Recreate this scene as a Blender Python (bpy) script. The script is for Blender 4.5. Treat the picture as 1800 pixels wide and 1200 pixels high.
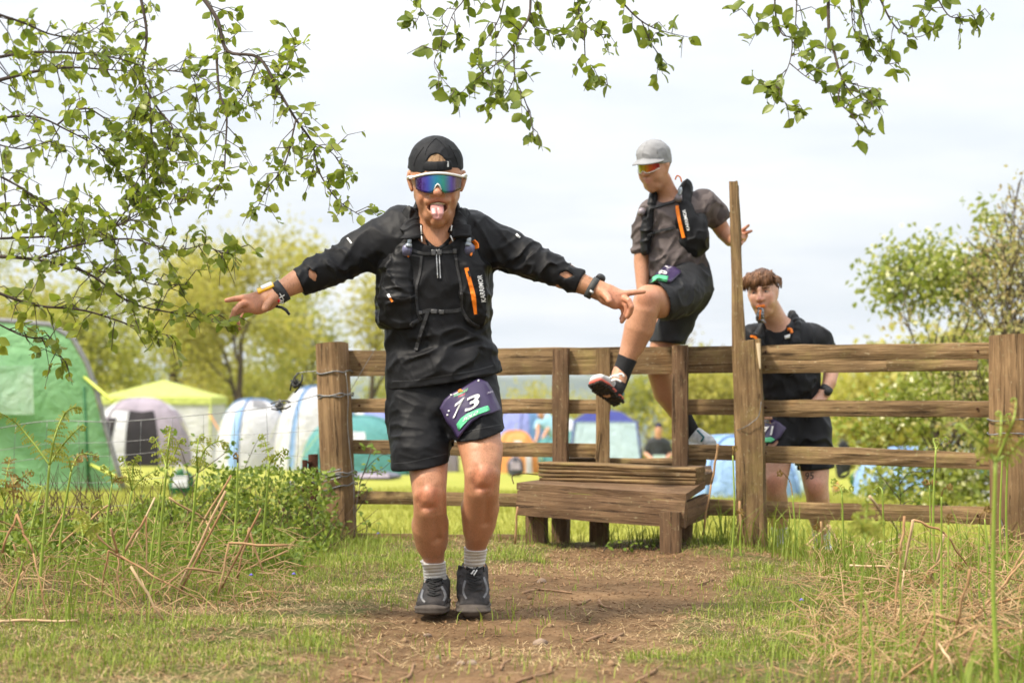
import bpy, bmesh, math, random
import numpy as np
from mathutils import Vector, Matrix
random.seed(7); RNG = np.random.default_rng(7)
for o in list(bpy.data.objects): bpy.data.objects.remove(o)
SC = bpy.context.scene
COL = SC.collection
# ------------------------------------------------------------------ camera, sky, sun, exposure
FPX = 3500.0; CAMZ = 0.81; HOR = 690.0          # focal length in photo pixels, eye height, horizon row
cam_d = bpy.data.cameras.new('camera'); cam = bpy.data.objects.new('camera', cam_d); COL.objects.link(cam)
cam.location = (0, 0, CAMZ); cam.rotation_euler = (math.pi/2, 0, 0)
cam_d.sensor_width = 36; cam_d.lens = 36*FPX/1800; cam_d.shift_y = (HOR-600)/1800
cam_d.clip_start = 0.05; cam_d.clip_end = 30000
cam_d.dof.use_dof = True; cam_d.dof.focus_distance = 8.1; cam_d.dof.aperture_fstop = 3.2
SC.camera = cam
SUN_EL = math.radians(52); SUN_AZ = math.radians(-118)  # azimuth from +Y towards +X: over the photographer's left shoulder
W = bpy.data.worlds.new('World'); SC.world = W; W.use_nodes = True
nt = W.node_tree; nt.nodes.clear()
def wn(t, **k):
    n = nt.nodes.new(t)
    for a, b in k.items(): setattr(n, a, b)
    return n
wo = wn('ShaderNodeOutputWorld'); wb = wn('ShaderNodeBackground'); wb.inputs[1].default_value = 0.12
sky = wn('ShaderNodeTexSky', sky_type='NISHITA', sun_disc=False, sun_elevation=SUN_EL, sun_rotation=SUN_AZ)
tc = wn('ShaderNodeTexCoord'); sep = wn('ShaderNodeSeparateXYZ'); nt.links.new(tc.outputs['Generated'], sep.inputs[0])
def wmath(op, a, b=None):
    n = wn('ShaderNodeMath', operation=op)
    for i, v in enumerate((a, b)):
        if v is None: continue
        if isinstance(v, (int, float)): n.inputs[i].default_value = v
        else: nt.links.new(v, n.inputs[i])
    return n.outputs[0]
zc = wmath('MAXIMUM', sep.outputs[2], 0.0)
zz = wmath('ADD', zc, 0.10)
vx = wmath('DIVIDE', sep.outputs[0], zz); vy = wmath('DIVIDE', sep.outputs[1], zz)
cv = wn('ShaderNodeCombineXYZ'); nt.links.new(vx, cv.inputs[0]); nt.links.new(vy, cv.inputs[1])
nz = wn('ShaderNodeTexNoise'); nz.inputs['Scale'].default_value = 0.55; nz.inputs['Detail'].default_value = 7; nz.inputs['Roughness'].default_value = 0.55
nt.links.new(cv.outputs[0], nz.inputs['Vector'])
cr = wn('ShaderNodeValToRGB'); cr.color_ramp.elements[0].position = 0.36; cr.color_ramp.elements[1].position = 0.62
cr.color_ramp.elements[0].color = (0.72, 0.765, 0.83, 1); cr.color_ramp.elements[1].color = (0.99, 0.99, 1.0, 1)
nt.links.new(nz.outputs['Fac'], cr.inputs[0])
# overcast sky: brighter overhead than at the horizon (CIE overcast law, 1 + 2 sin(elevation))
ce = wmath('MULTIPLY_ADD', zc, 2.0); ce.node.inputs[2].default_value = 1.0
ce7 = wmath('MULTIPLY', ce, 5.7)
vm = wn('ShaderNodeVectorMath', operation='SCALE'); nt.links.new(cr.outputs[0], vm.inputs[0]); nt.links.new(ce7, vm.inputs['Scale'])
mx = wn('ShaderNodeMixRGB'); mx.inputs[0].default_value = 0.9
nt.links.new(sky.outputs[0], mx.inputs[1]); nt.links.new(vm.outputs[0], mx.inputs[2])
nt.links.new(mx.outputs[0], wb.inputs[0]); nt.links.new(wb.outputs[0], wo.inputs[0])
sd = bpy.data.lights.new('sun', 'SUN'); sd.energy = 4.8; sd.angle = math.radians(7); sd.color = (1.0, 0.91, 0.77)
sun = bpy.data.objects.new('sun', sd); COL.objects.link(sun)
sdir = Vector((math.sin(SUN_AZ)*math.cos(SUN_EL), math.cos(SUN_AZ)*math.cos(SUN_EL), math.sin(SUN_EL)))
sun.rotation_euler = sdir.to_track_quat('Z', 'Y').to_euler()
vs = SC.view_settings; vs.view_transform = 'Standard'; vs.look = 'None'; vs.gamma = 1; vs.exposure = 0.46
vs.use_curve_mapping = False
SC.cycles.use_denoising = True
SC.cycles.max_bounces = 6; SC.cycles.diffuse_bounces = 3; SC.cycles.glossy_bounces = 2; SC.cycles.transmission_bounces = 4
SC.cycles.transparent_max_bounces = 8; SC.cycles.volume_bounces = 0
SC.cycles.caustics_reflective = False; SC.cycles.caustics_refractive = False

# ------------------------------------------------------------------ helpers
def P(px, py, D):                       # photo pixel + distance -> point in the place
    return Vector(((px-900)*D/FPX, D, CAMZ-(py-HOR)*D/FPX))
def tag(o, label=None, cat=None, group=None, kind=None):
    if label: o['label'] = label
    if cat: o['category'] = cat
    if group: o['group'] = group
    if kind: o['kind'] = kind
    return o
def empty(name, loc, label, cat, group=None):
    o = bpy.data.objects.new(name, None); COL.objects.link(o); o.location = loc; o.empty_display_size = 0.1
    return tag(o, label, cat, group)
def par(o, parent):
    if parent is not None:
        o.parent = parent
        o.matrix_parent_inverse = WM(parent).inverted()
    return o
def WM(o):
    if o.parent is None: return o.matrix_basis.copy()
    return WM(o.parent) @ o.matrix_parent_inverse @ o.matrix_basis
def mesh_np(name, V, F, mat, parent=None, smooth=True, cols=None):
    V = np.asarray(V, dtype=np.float32); me = bpy.data.meshes.new(name)
    if isinstance(F, np.ndarray):
        n, k = F.shape
        me.vertices.add(len(V)); me.vertices.foreach_set('co', V.ravel())
        me.loops.add(n*k); me.loops.foreach_set('vertex_index', F.astype(np.int32).ravel())
        me.polygons.add(n); me.polygons.foreach_set('loop_start', np.arange(0, n*k, k, dtype=np.int32))
        me.polygons.foreach_set('loop_total', np.full(n, k, dtype=np.int32))
        me.update(calc_edges=True); me.validate()
    else:
        me.from_pydata([tuple(map(float, v)) for v in V], [], F); me.update()
    if cols is not None:
        a = me.color_attributes.new('Col', 'FLOAT_COLOR', 'POINT')
        c = np.ones((len(V), 4), dtype=np.float32); c[:, :3] = cols; a.data.foreach_set('color', c.ravel())
    if smooth: me.polygons.foreach_set('use_smooth', np.ones(len(me.polygons), dtype=bool))
    if mat is not None: me.materials.append(mat)
    o = bpy.data.objects.new(name, me); COL.objects.link(o)
    return par(o, parent)
def dup(o, parent, mw):
    c = o.copy(); COL.objects.link(c); c.parent = parent
    c.matrix_parent_inverse = WM(parent).inverted() if parent else Matrix.Identity(4)
    c.matrix_basis = mw
    return c
# --- value noise on arrays
def _h(i, j, k, s):
    n = (i*374761393 + j*668265263 + k*2147483647 + s*1274126177).astype(np.int64) & 0x7fffffff
    n = ((n ^ (n >> 13))*1274126177) & 0x7fffffff
    n = (n ^ (n >> 16)) & 0xffff
    return n.astype(np.float32)/65535.0
def vnoise(Pn, scale=1.0, seed=0):
    q = np.asarray(Pn, dtype=np.float64)*scale; b = np.floor(q); f = (q-b).astype(np.float32); f = f*f*(3-2*f)
    i, j, k = (b[..., a].astype(np.int64) for a in range(3))
    def c(x, y, z): return _h(i+x, j+y, k+z, seed)
    fx, fy, fz = f[..., 0], f[..., 1], f[..., 2]
    a = (c(0,0,0)*(1-fx)+c(1,0,0)*fx)*(1-fy)+(c(0,1,0)*(1-fx)+c(1,1,0)*fx)*fy
    d = (c(0,0,1)*(1-fx)+c(1,0,1)*fx)*(1-fy)+(c(0,1,1)*(1-fx)+c(1,1,1)*fx)*fy
    return (a*(1-fz)+d*fz)*2-1
def fbm(Pn, scale, oct=3, seed=0):
    r = 0; a = 1.0
    for o in range(oct): r = r+a*vnoise(Pn, scale*2**o, seed+o); a *= .5
    return r
def sstep(a, b, x): t = np.clip((x-a)/(b-a), 0, 1); return t*t*(3-2*t)
# --- materials
class NT:
    def __init__(s, name):
        s.m = bpy.data.materials.new(name); s.m.use_nodes = True; s.t = s.m.node_tree
        s.b = next(n for n in s.t.nodes if n.type == 'BSDF_PRINCIPLED'); s.out = next(n for n in s.t.nodes if n.type == 'OUTPUT_MATERIAL')
    def n(s, t, **k):
        q = s.t.nodes.new(t)
        for a, b in k.items(): setattr(q, a, b)
        return q
    def l(s, a, b): s.t.links.new(a, b)
    def coord(s, kind='Object', scale=(1, 1, 1)):
        c = s.n('ShaderNodeTexCoord'); mp = s.n('ShaderNodeMapping'); mp.inputs['Scale'].default_value = scale
        s.l(c.outputs[kind], mp.inputs[0]); return mp.outputs[0]
    def noise(s, vec, scale, detail=5, rough=.55, dist=0):
        q = s.n('ShaderNodeTexNoise'); q.inputs['Scale'].default_value = scale; q.inputs['Detail'].default_value = detail
        q.inputs['Roughness'].default_value = rough; q.inputs['Distortion'].default_value = dist
        s.l(vec, q.inputs['Vector']); return q.outputs['Fac']
    def ramp(s, fac, stops):
        r = s.n('ShaderNodeValToRGB'); e = r.color_ramp.elements
        while len(e) < len(stops): e.new(0.5)
        for q, (p, c) in zip(e, stops): q.position = p; q.color = (*c, 1) if len(c) == 3 else c
        s.l(fac, r.inputs[0]); return r.outputs[0]
    def mix(s, fac, a, b, mode='MIX'):
        q = s.n('ShaderNodeMixRGB', blend_type=mode)
        for i, v in enumerate((fac, a, b)):
            if isinstance(v, (int, float)): q.inputs[i].default_value = v
            elif isinstance(v, tuple): q.inputs[i].default_value = (*v, 1)
            else: s.l(v, q.inputs[i])
        return q.outputs[0]
    def bump(s, h, strength=.3, dist=.01):
        q = s.n('ShaderNodeBump'); q.inputs['Strength'].default_value = strength; q.inputs['Distance'].default_value = dist
        s.l(h, q.inputs['Height']); s.l(q.outputs[0], s.b.inputs['Normal'])
    def set(s, rough=.7, spec=.3, metal=0, **k):
        s.b.inputs['Roughness'].default_value = rough; s.b.inputs['Specular IOR Level'].default_value = spec
        s.b.inputs['Metallic'].default_value = metal
        for a, v in k.items(): s.b.inputs[a.replace('_', ' ')].default_value = v
        return s.m
    def col(s, c):
        if isinstance(c, tuple): s.b.inputs['Base Color'].default_value = (*c, 1)
        else: s.l(c, s.b.inputs['Base Color'])
def simple(name, c, c2=None, scale=20, rough=.7, spec=.3, metal=0, bump=0, bscale=60, bdist=.004, stretch=(1, 1, 1), **k):
    s = NT(name); v = s.coord(scale=stretch)
    if c2 is None: c2 = tuple(x*.8 for x in c)
    f = s.noise(v, scale); s.col(s.ramp(f, [(.35, c), (.68, c2)]))
    if bump: s.bump(s.noise(v, bscale), bump, bdist)
    return s.set(rough, spec, metal, **k)
def leafmat(name, c, c2, trans=.35, rough=.5, scale=3.0, spec=.3):
    s = NT(name); oi = s.n('ShaderNodeObjectInfo'); v = s.coord('Object')
    geo = s.n('ShaderNodeNewGeometry'); f = s.n('ShaderNodeMath', operation='FRACT'); ad = s.n('ShaderNodeMath', operation='ADD')
    s.l(geo.outputs['Random Per Island'], ad.inputs[0]); s.l(oi.outputs['Random'], ad.inputs[1]); s.l(ad.outputs[0], f.inputs[0])
    base = s.ramp(f.outputs[0], [(0.0, c), (1.0, c2)]); s.col(base); s.set(rough, spec)
    tr = s.n('ShaderNodeBsdfTranslucent'); s.l(s.mix(.35, base, (1, 1, .25), 'MULTIPLY'), tr.inputs[0])
    ms = s.n('ShaderNodeMixShader'); ms.inputs[0].default_value = trans
    s.l(s.b.outputs[0], ms.inputs[1]); s.l(tr.outputs[0], ms.inputs[2]); s.l(ms.outputs[0], s.out.inputs[0])
    return s.m
def woodmat(name, dark, light, moss=(.13, .12, .035), mossa=.5, orange=.25):
    s = NT(name); v = s.coord('Object'); oi = s.n('ShaderNodeObjectInfo')
    off = s.n('ShaderNodeVectorMath', operation='ADD'); cx = s.n('ShaderNodeCombineXYZ')
    ml = s.n('ShaderNodeMath', operation='MULTIPLY'); ml.inputs[1].default_value = 37.0; s.l(oi.outputs['Random'], ml.inputs[0])
    for i in range(3): s.l(ml.outputs[0], cx.inputs[i])
    s.l(v, off.inputs[0]); s.l(cx.outputs[0], off.inputs[1]); v = off.outputs[0]
    mp = s.n('ShaderNodeMapping'); mp.inputs['Scale'].default_value = (1.2, 26, 26); s.l(v, mp.inputs[0]); g = mp.outputs[0]
    grain = s.noise(g, 2.2, 8, .65, .6); fine = s.noise(g, 9, 4, .7)
    base = s.ramp(grain, [(.30, dark), (.52, tuple(.5*(a+b) for a, b in zip(dark, light))), (.72, light)])
    base = s.mix(s.ramp(fine, [(.3, (0, 0, 0)), (.7, (.5, .5, .5))]), base, tuple(x*.55 for x in dark))
    pm = s.noise(v, 6.5, 6, .65); base = s.mix(s.ramp(pm, [(.52, (0, 0, 0)), (.70, (mossa,)*3)]), base, moss)
    po = s.noise(v, 4.1, 5, .6); base = s.mix(s.ramp(po, [(.60, (0, 0, 0)), (.74, (orange,)*3)]), base, (.26, .11, .025))
    mp2 = s.n('ShaderNodeMapping'); mp2.inputs['Scale'].default_value = (1, 2.2, 2.2); s.l(v, mp2.inputs[0])
    chip = s.noise(mp2.outputs[0], 24, 4, .7); base = s.mix(s.ramp(chip, [(.63, (0, 0, 0)), (.70, (.75,)*3)]), base, (.46, .37, .23))
    pd = s.noise(v, 2.6, 4); base = s.mix(s.ramp(pd, [(.35, (.55,)*3), (.6, (0, 0, 0))]), base, tuple(x*.5 for x in dark))
    mp3 = s.n('ShaderNodeMapping'); mp3.inputs['Scale'].default_value = (.7, 17, 17); s.l(v, mp3.inputs[0]); crk = s.noise(mp3.outputs[0], 3.1, 6, .75, .4)
    ck = s.ramp(crk, [(.60, (0, 0, 0)), (.64, (.85,)*3)]); base = s.mix(ck, base, tuple(x*.28 for x in dark))
    lich = s.noise(v, 34, 6, .75); base = s.mix(s.ramp(lich, [(.60, (0, 0, 0)), (.68, (.55,)*3)]), base, (.33, .30, .16))
    s.col(base); h = s.mix(.5, grain, s.mix(.5, chip, s.ramp(crk, [(.58, (1, 1, 1)), (.66, (0, 0, 0))]))); s.bump(h, .9, .012)
    return s.set(.85, .2)
# --- simple shapes
def box_vf(sx, sy, sz):
    V = [(x*sx/2, y*sy/2, z*sz/2) for x in (-1, 1) for y in (-1, 1) for z in (-1, 1)]
    return V, [(0, 1, 3, 2), (4, 6, 7, 5), (0, 4, 5, 1), (2, 3, 7, 6), (0, 2, 6, 4), (1, 5, 7, 3)]
def plank(name, a, b, width, thick, mat, parent=None, up=(0, 0, 1), rough=.0026, seg=None, seed=None, bev=.006, w2=None, endcut=0.0):
    """weathered board from a to b, width along up, built along its own X axis"""
    a, b = Vector(a), Vector(b); L = (b-a).length; x = (b-a).normalized(); z = Vector(up); z = (z-x*z.dot(x)).normalized(); y = z.cross(x)
    seed = seed if seed is not None else random.randint(0, 9999)
    n = seg or max(2, int(L/.12)); w2 = w2 or width
    bx = min(bev, thick*.3, width*.3); V = []; F = []; nw = 3
    prof = []
    zs = np.linspace(-1, 1, nw+1)
    for q in zs: prof.append((-1, q))
    for q in zs[::-1]: prof.append((1, q))
    m = len(prof)
    rn = np.random.default_rng(seed)
    for i in range(n+1):
        t = i/n; w = width*(1-t)+w2*t
        for (py_, pz_) in prof:
            zz = pz_*w/2; yy = py_*thick/2
            if abs(pz_) == 1: yy *= 1-bx/(thick/2)
            q = np.array([[t*L*7, py_*3, pz_*1.7+seed]])
            zz += (rough*2.2)*float(vnoise(q*.5, 1, seed)[0])+rough*.5*float(rn.normal()); yy += rough*.6*float(rn.normal())
            xx = t*L
            if i == 0 or i == n: xx += (rn.normal()*rough*.8)+(endcut*pz_ if i == n else 0)
            V.append((xx, yy, zz))
    for i in range(n):
        for k in range(m):
            k2 = (k+1) % m; F.append((i*m+k, i*m+k2, (i+1)*m+k2, (i+1)*m+k))
    F.append(tuple(range(m-1, -1, -1))); F.append(tuple(n*m+k for k in range(m)))
    o = mesh_np(name, V, F, mat, None, smooth=False)
    bm = bmesh.new(); bm.from_mesh(o.data); bmesh.ops.recalc_face_normals(bm, faces=bm.faces); bm.to_mesh(o.data); bm.free()
    M = Matrix((x, y, z)).transposed().to_4x4(); M.translation = a
    par(o, parent); o.matrix_basis = M
    return o
def tube_vf(pts, r, sides=6, cap=True, V=None, F=None):
    V = [] if V is None else V; F = [] if F is None else F
    pts = [Vector(p) for p in pts]; n = len(pts); rr = r if hasattr(r, '__len__') else [r]*n
    base = len(V); ref = None
    for i, p in enumerate(pts):
        t = (pts[min(i+1, n-1)]-pts[max(i-1, 0)])
        if t.length < 1e-9: t = Vector((0, 0, 1))
        t.normalize()
        if ref is None: ref = t.orthogonal().normalized()
        ref = (ref-t*ref.dot(t))
        if ref.length < 1e-6: ref = t.orthogonal()
        ref.normalize(); bn = t.cross(ref)
        for k in range(sides):
            a = 2*math.pi*k/sides; V.append(tuple(p+(ref*math.cos(a)+bn*math.sin(a))*rr[i]))
    for i in range(n-1):
        for k in range(sides):
            k2 = (k+1) % sides; F.append((base+i*sides+k, base+i*sides+k2, base+(i+1)*sides+k2, base+(i+1)*sides+k))
    if cap:
        F.append(tuple(base+k for k in range(sides-1, -1, -1))); F.append(tuple(base+(n-1)*sides+k for k in range(sides)))
    return V, F
def tube(name, pts, r, mat, parent=None, sides=6):
    V, F = tube_vf(pts, r, sides); return mesh_np(name, V, F, mat, parent)
def crv(pts, n=8):                      # Catmull-Rom through points
    pts = [Vector(p) for p in pts]; out = []
    for i in range(len(pts)-1):
        p0, p1, p2, p3 = pts[max(i-1, 0)], pts[i], pts[i+1], pts[min(i+2, len(pts)-1)]
        for k in range(n):
            t = k/n; out.append(.5*((2*p1)+(p2-p0)*t+(2*p0-5*p1+4*p2-p3)*t*t+(3*p1-p0-3*p2+p3)*t**3))
    out.append(pts[-1]); return out

# ------------------------------------------------------------------ implicit-surface kit for bodies and clothes
class Prim:
    def __init__(s, f, lo, hi): s.f = f; s.lo = np.array(lo, dtype=np.float32); s.hi = np.array(hi, dtype=np.float32)
def loft(nodes, right=(1, 0, 0)):
    """tapered limb through nodes (pos, w, d): w half width along right, d half depth"""
    N = [(np.array(p, dtype=np.float32), float(w), float(d)) for p, w, d in nodes]
    right = np.array(right, dtype=np.float32); segs = []
    for (a, wa, da), (b, wb_, db) in zip(N[:-1], N[1:]):
        u = b-a; L = float(np.linalg.norm(u))+1e-9; uh = u/L; r = right-uh*float(right@uh)
        if np.linalg.norm(r) < 1e-3: r = np.cross(uh, (0, 0, 1.0))
        r = r/np.linalg.norm(r); f = np.cross(uh, r); segs.append((a, uh, L, r.astype(np.float32), f.astype(np.float32), wa, wb_, da, db))
    def fn(X):
        best = None
        for a, uh, L, r, f, wa, wb_, da, db in segs:
            q = X-a; s = q@uh; t = np.clip(s/L, 0, 1); w = wa+(wb_-wa)*t; d = da+(db-da)*t
            m = np.minimum(w, d); du = (s-t*L)/m
            v = (np.sqrt(((q@r)/w)**2+((q@f)/d)**2+du**2)-1)*m
            best = v if best is None else np.minimum(best, v)
        return best
    R = max(max(w, d) for _, w, d in N); A = np.array([n[0] for n in N])
    return Prim(fn, A.min(0)-R, A.max(0)+R)
def ell(c, r, rot=None):
    c = np.array(c, dtype=np.float32); r = np.array(r, dtype=np.float32)
    Rm = None if rot is None else np.array(Matrix.Rotation(rot[1], 3, rot[0]), dtype=np.float32)
    def fn(X):
        q = X-c
        if Rm is not None: q = q@Rm
        k0 = np.sqrt((q/r)**2 @ np.ones(3, dtype=np.float32)); k1 = np.sqrt((q/(r*r))**2 @ np.ones(3, dtype=np.float32))
        return k0*(k0-1)/np.maximum(k1, 1e-6)
    R = float(r.max()) if rot is not None else r
    return Prim(fn, c-R, c+R)
def plane(pt, n):
    n = np.array(n, dtype=np.float32); n = n/np.linalg.norm(n); pt = np.array(pt, dtype=np.float32)
    return Prim(lambda X: (X-pt)@n, (-1e3,)*3, (1e3,)*3)
def smin(a, b, k):
    if k <= 0: return np.minimum(a, b)
    h = np.maximum(k-np.abs(a-b), 0)/k; return np.minimum(a, b)-h*h*k*.25
class Sdf:
    def __init__(s, both=None): s.ops = []; s.both = both
    def add(s, p, k=.02): s.ops.append(('u', p, k)); return s
    def sub(s, p, k=.004): s.ops.append(('s', p, k)); return s
    def cut(s, p, k=.003): s.ops.append(('i', p, k)); return s
    def disp(s, fn): s.ops.append(('d', fn, 0)); return s
    def ev(s, X, blo=None, bhi=None, nb=1, nd=False):
        if s.both: return np.minimum(s.both[0].ev(X, nd=nd), s.both[1].ev(X, nd=nd))
        d = np.full(len(X), 1e3, dtype=np.float32)
        for op, p, k in s.ops:
            if op == 'd':
                if not nd: d = d+p(X)
                continue
            if blo is not None:
                m = np.all((p.lo-k-.002 <= bhi) & (p.hi+k+.002 >= blo), axis=1)
                if not m.any():
                    continue
                idx = (np.nonzero(m)[0][:, None]*nb+np.arange(nb)[None, :]).ravel(); Xi = X[idx]; v = p.f(Xi); di = d[idx]
            else: v = p.f(X); di = d
            if op == 'u': r = smin(di, v, k)
            elif op == 's': r = -smin(-di, v, k)
            else: r = -smin(-di, -v, k)
            if blo is not None: d[idx] = r
            else: d = r
        return d
    def bounds(s):
        ps = [p for op, p, k in s.ops if op == 'u']; return np.min([p.lo for p in ps], 0), np.max([p.hi for p in ps], 0)
    def mesh(s, h, smooth=2, pad=.012):
        B = 8; bs = B*h; lo, hi = s.bounds(); lo = lo-pad-h; n = np.ceil((hi+pad+h-lo)/bs).astype(int)
        g = np.stack(np.meshgrid(*[np.arange(k) for k in n], indexing='ij'), -1).reshape(-1, 3)
        cen = (lo+(g+.5)*bs).astype(np.float32)
        dc = np.concatenate([s.ev(c) for c in np.array_split(cen, max(1, len(cen)//200000))])
        keep = np.abs(dc) < bs*.87+pad; g = g[keep]
        nb = (B+1)**3; loc = np.stack(np.meshgrid(*[np.arange(B+1)]*3, indexing='ij'), -1).reshape(-1, 3)
        VV = []; KK = []; FQ = []
        N = (n*B+2).astype(np.int64)
        key = lambda c: (c[..., 0].astype(np.int64)*N[1]+c[..., 1])*N[2]+c[..., 2]
        for gc in np.array_split(g, max(1, len(g)//1500)):
            gi = gc[:, None, :]*B+loc[None]; X = (lo+gi*h).astype(np.float32).reshape(-1, 3)
            blo = (lo+gc*bs).astype(np.float32); d = s.ev(X, blo, blo+np.float32(bs), nb).reshape(-1, B+1, B+1, B+1)
            ins = d < 0
            cnt = sum(ins[:, a:a+B, b:b+B, c:c+B].astype(np.int8) for a in (0, 1) for b in (0, 1) for c in (0, 1))
            bi, i, j, k = np.nonzero((cnt > 0) & (cnt < 8))
            if len(bi) == 0: continue
            acc = np.zeros((len(bi), 3), dtype=np.float32); num = np.zeros(len(bi), dtype=np.float32)
            for ax in range(3):
                o1, o2 = [q for q in range(3) if q != ax]
                for u in (0, 1):
                    for v in (0, 1):
                        p0 = [0, 0, 0]; p0[o1] = u; p0[o2] = v; p1 = list(p0); p1[ax] = 1
                        d0 = d[bi, i+p0[0], j+p0[1], k+p0[2]]; d1 = d[bi, i+p1[0], j+p1[1], k+p1[2]]
                        cr_ = (d0 < 0) != (d1 < 0); t = np.where(cr_, d0/np.where(cr_, d0-d1, 1), 0)
                        pos = np.array(p0, dtype=np.float32)[None]+t[:, None]*(np.array(p1)-np.array(p0)).astype(np.float32)[None]
                        acc += np.where(cr_[:, None], pos, 0); num += cr_
            ci = gc[bi]*B+np.stack([i, j, k], -1)
            VV.append(lo+(ci+acc/num[:, None])*h); KK.append(key(ci))
            for ax in range(3):
                o1, o2 = [(1, 2), (2, 0), (0, 1)][ax]
                sl0 = [slice(0, B)]*3; sl1 = list(sl0); sl1[ax] = slice(1, B+1)
                a_ = ins[(slice(None), *sl0)]; b_ = ins[(slice(None), *sl1)]
                ei = np.nonzero(a_ != b_)
                if len(ei[0]) == 0: continue
                c = gc[ei[0]]*B+np.stack(ei[1:], -1); flip = ~a_[ei]
                q = []
                for u, v in ((0, 0), (-1, 0), (-1, -1), (0, -1)):
                    cc = c.copy(); cc[:, o1] += u; cc[:, o2] += v; q.append(key(cc))
                q = np.stack(q, -1); q[flip] = q[flip][:, ::-1]; FQ.append(q)
        V = np.concatenate(VV); K = np.concatenate(KK); Q = np.concatenate(FQ)
        od = np.argsort(K); K = K[od]; V = V[od]; ix = np.searchsorted(K, Q); ix = np.minimum(ix, len(K)-1)
        ok = np.all(K[ix] == Q, axis=1); Fq = ix[ok]
        for _ in range(smooth):
            S = np.zeros_like(V, dtype=np.float64); C = np.zeros(len(V))
            for a, b in ((0, 1), (1, 2), (2, 3), (3, 0)):
                for x, y in ((a, b), (b, a)):
                    for ax in range(3): S[:, ax] += np.bincount(Fq[:, x], V[Fq[:, y], ax], len(V))
                    C += np.bincount(Fq[:, x], minlength=len(V))
            m = C > 0; V = V.copy(); V[m] = .5*V[m]+.5*(S[m]/C[m, None])
        return V, Fq
    def build(s, name, h, mat, parent, smooth=2, colf=None, pad=.012):
        V, F = s.mesh(h, smooth, pad); return mesh_np(name, V, F, mat, parent, True, None if colf is None else colf(V))
    def cast(s, px, py, near, far):
        """where the sight line through a photo pixel meets this surface"""
        px = np.asarray(px, dtype=np.float32).ravel(); py = np.asarray(py, dtype=np.float32).ravel()
        dv = np.stack([(px-900)/FPX, np.ones_like(px), -(py-HOR)/FPX], -1); o = np.array([0, 0, CAMZ], dtype=np.float32)
        t = np.full(len(px), near, dtype=np.float32)
        for it in range(34):
            d = s.ev(o+dv*t[:, None], nd=it < 29); t = np.where(t < far, t+np.clip(d, -.02, .3)*.85-(.012 if it == 28 else 0), t)
        X = o+dv*t[:, None]; hit = (t < far)
        if not hit.all() and hit.any():
            t = np.where(hit, t, np.interp(np.arange(len(t)), np.nonzero(hit)[0], t[hit])); X = o+dv*t[:, None]
        e = .004; n = np.stack([s.ev(X+np.eye(3, dtype=np.float32)[a]*e, nd=True)-s.ev(X-np.eye(3, dtype=np.float32)[a]*e, nd=True) for a in range(3)], -1)
        n /= np.linalg.norm(n, axis=1, keepdims=True)+1e-9
        return X, n
def ribbon(name, pts, wpx, sdf, near, far, mat, parent, off=.002, th=.003, step=5, scale=1.0):
    """strap lying on a surface, its course given along the photo's sight lines"""
    c = crv([(x, y, 0) for x, y in pts], 6); d = [0]
    for a, b in zip(c[:-1], c[1:]): d.append(d[-1]+(b-a).length)
    n = max(3, int(d[-1]/step)+1); tt = np.linspace(0, d[-1], n)
    px = np.interp(tt, d, [q.x for q in c]); py = np.interp(tt, d, [q.y for q in c])
    tx = np.gradient(px); ty = np.gradient(py); L = np.hypot(tx, ty)+1e-9; nx, ny = -ty/L, tx/L
    wp = wpx if np.ndim(wpx) == 0 else np.interp(np.linspace(0, 1, n), np.linspace(0, 1, len(wpx)), wpx)
    A, na = sdf.cast(px+nx*wp/2, py+ny*wp/2, near, far); B_, nb = sdf.cast(px-nx*wp/2, py-ny*wp/2, near, far)
    Cc, nc = sdf.cast(px, py, near, far)
    V = []; F = []
    for i in range(n):
        V += [A[i]-nc[i]*.002, A[i]+nc[i]*(off+th), Cc[i]+nc[i]*(off+th), B_[i]+nc[i]*(off+th), B_[i]-nc[i]*.002]
    for i in range(n-1):
        for k in range(4): F.append((i*5+k, i*5+k+1, (i+1)*5+k+1, (i+1)*5+k))
    F.append((0, 1, 2, 3, 4)); F.append(tuple((n-1)*5+k for k in (4, 3, 2, 1, 0)))
    return mesh_np(name, V, F, mat, parent, False)
def patch(name, poly, sdf, near, far, mat, parent, off=.003, rings=7, th=.003, curve=True, wav=0):
    """thin sheet lying on a surface, outline given along the photo's sight lines"""
    pl = [Vector((x, y, 0)) for x, y in poly]; c = []
    for a, b in zip(pl, pl[1:]+pl[:1]):
        k = max(2, int((b-a).length/5)); c += [a+(b-a)*(i/k) for i in range(k)]
    m = len(c); cen = sum(pl, Vector())/len(pl); px = []; py = []
    for r in range(rings, 0, -1):
        for q in c: z = cen+(q-cen)*(r/rings); px.append(z.x); py.append(z.y)
    px.append(cen.x); py.append(cen.y); X, nn = sdf.cast(px, py, near, far)
    k = np.abs(X[:, 1]-np.median(X[:, 1])) < .2
    w = wav*vnoise(X, 28, 5)[:, None]+wav*.6*vnoise(X, 60, 9)[:, None] if wav else 0
    nrm = nn; T = X+nrm*(off+th+w); V = list(T)+list(X[:m]-nrm[:m]*.003); F = []
    for r in range(rings-1):
        for i in range(m): j = (i+1) % m; F.append((r*m+i, r*m+j, (r+1)*m+j, (r+1)*m+i))
    for i in range(m): F.append(((rings-1)*m+i, (rings-1)*m+(i+1) % m, rings*m))
    b0 = rings*m+1
    for i in range(m): j = (i+1) % m; F.append((b0+i, b0+j, j, i))
    return mesh_np(name, V, F, mat, parent, True)
_fonts = {}
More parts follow.
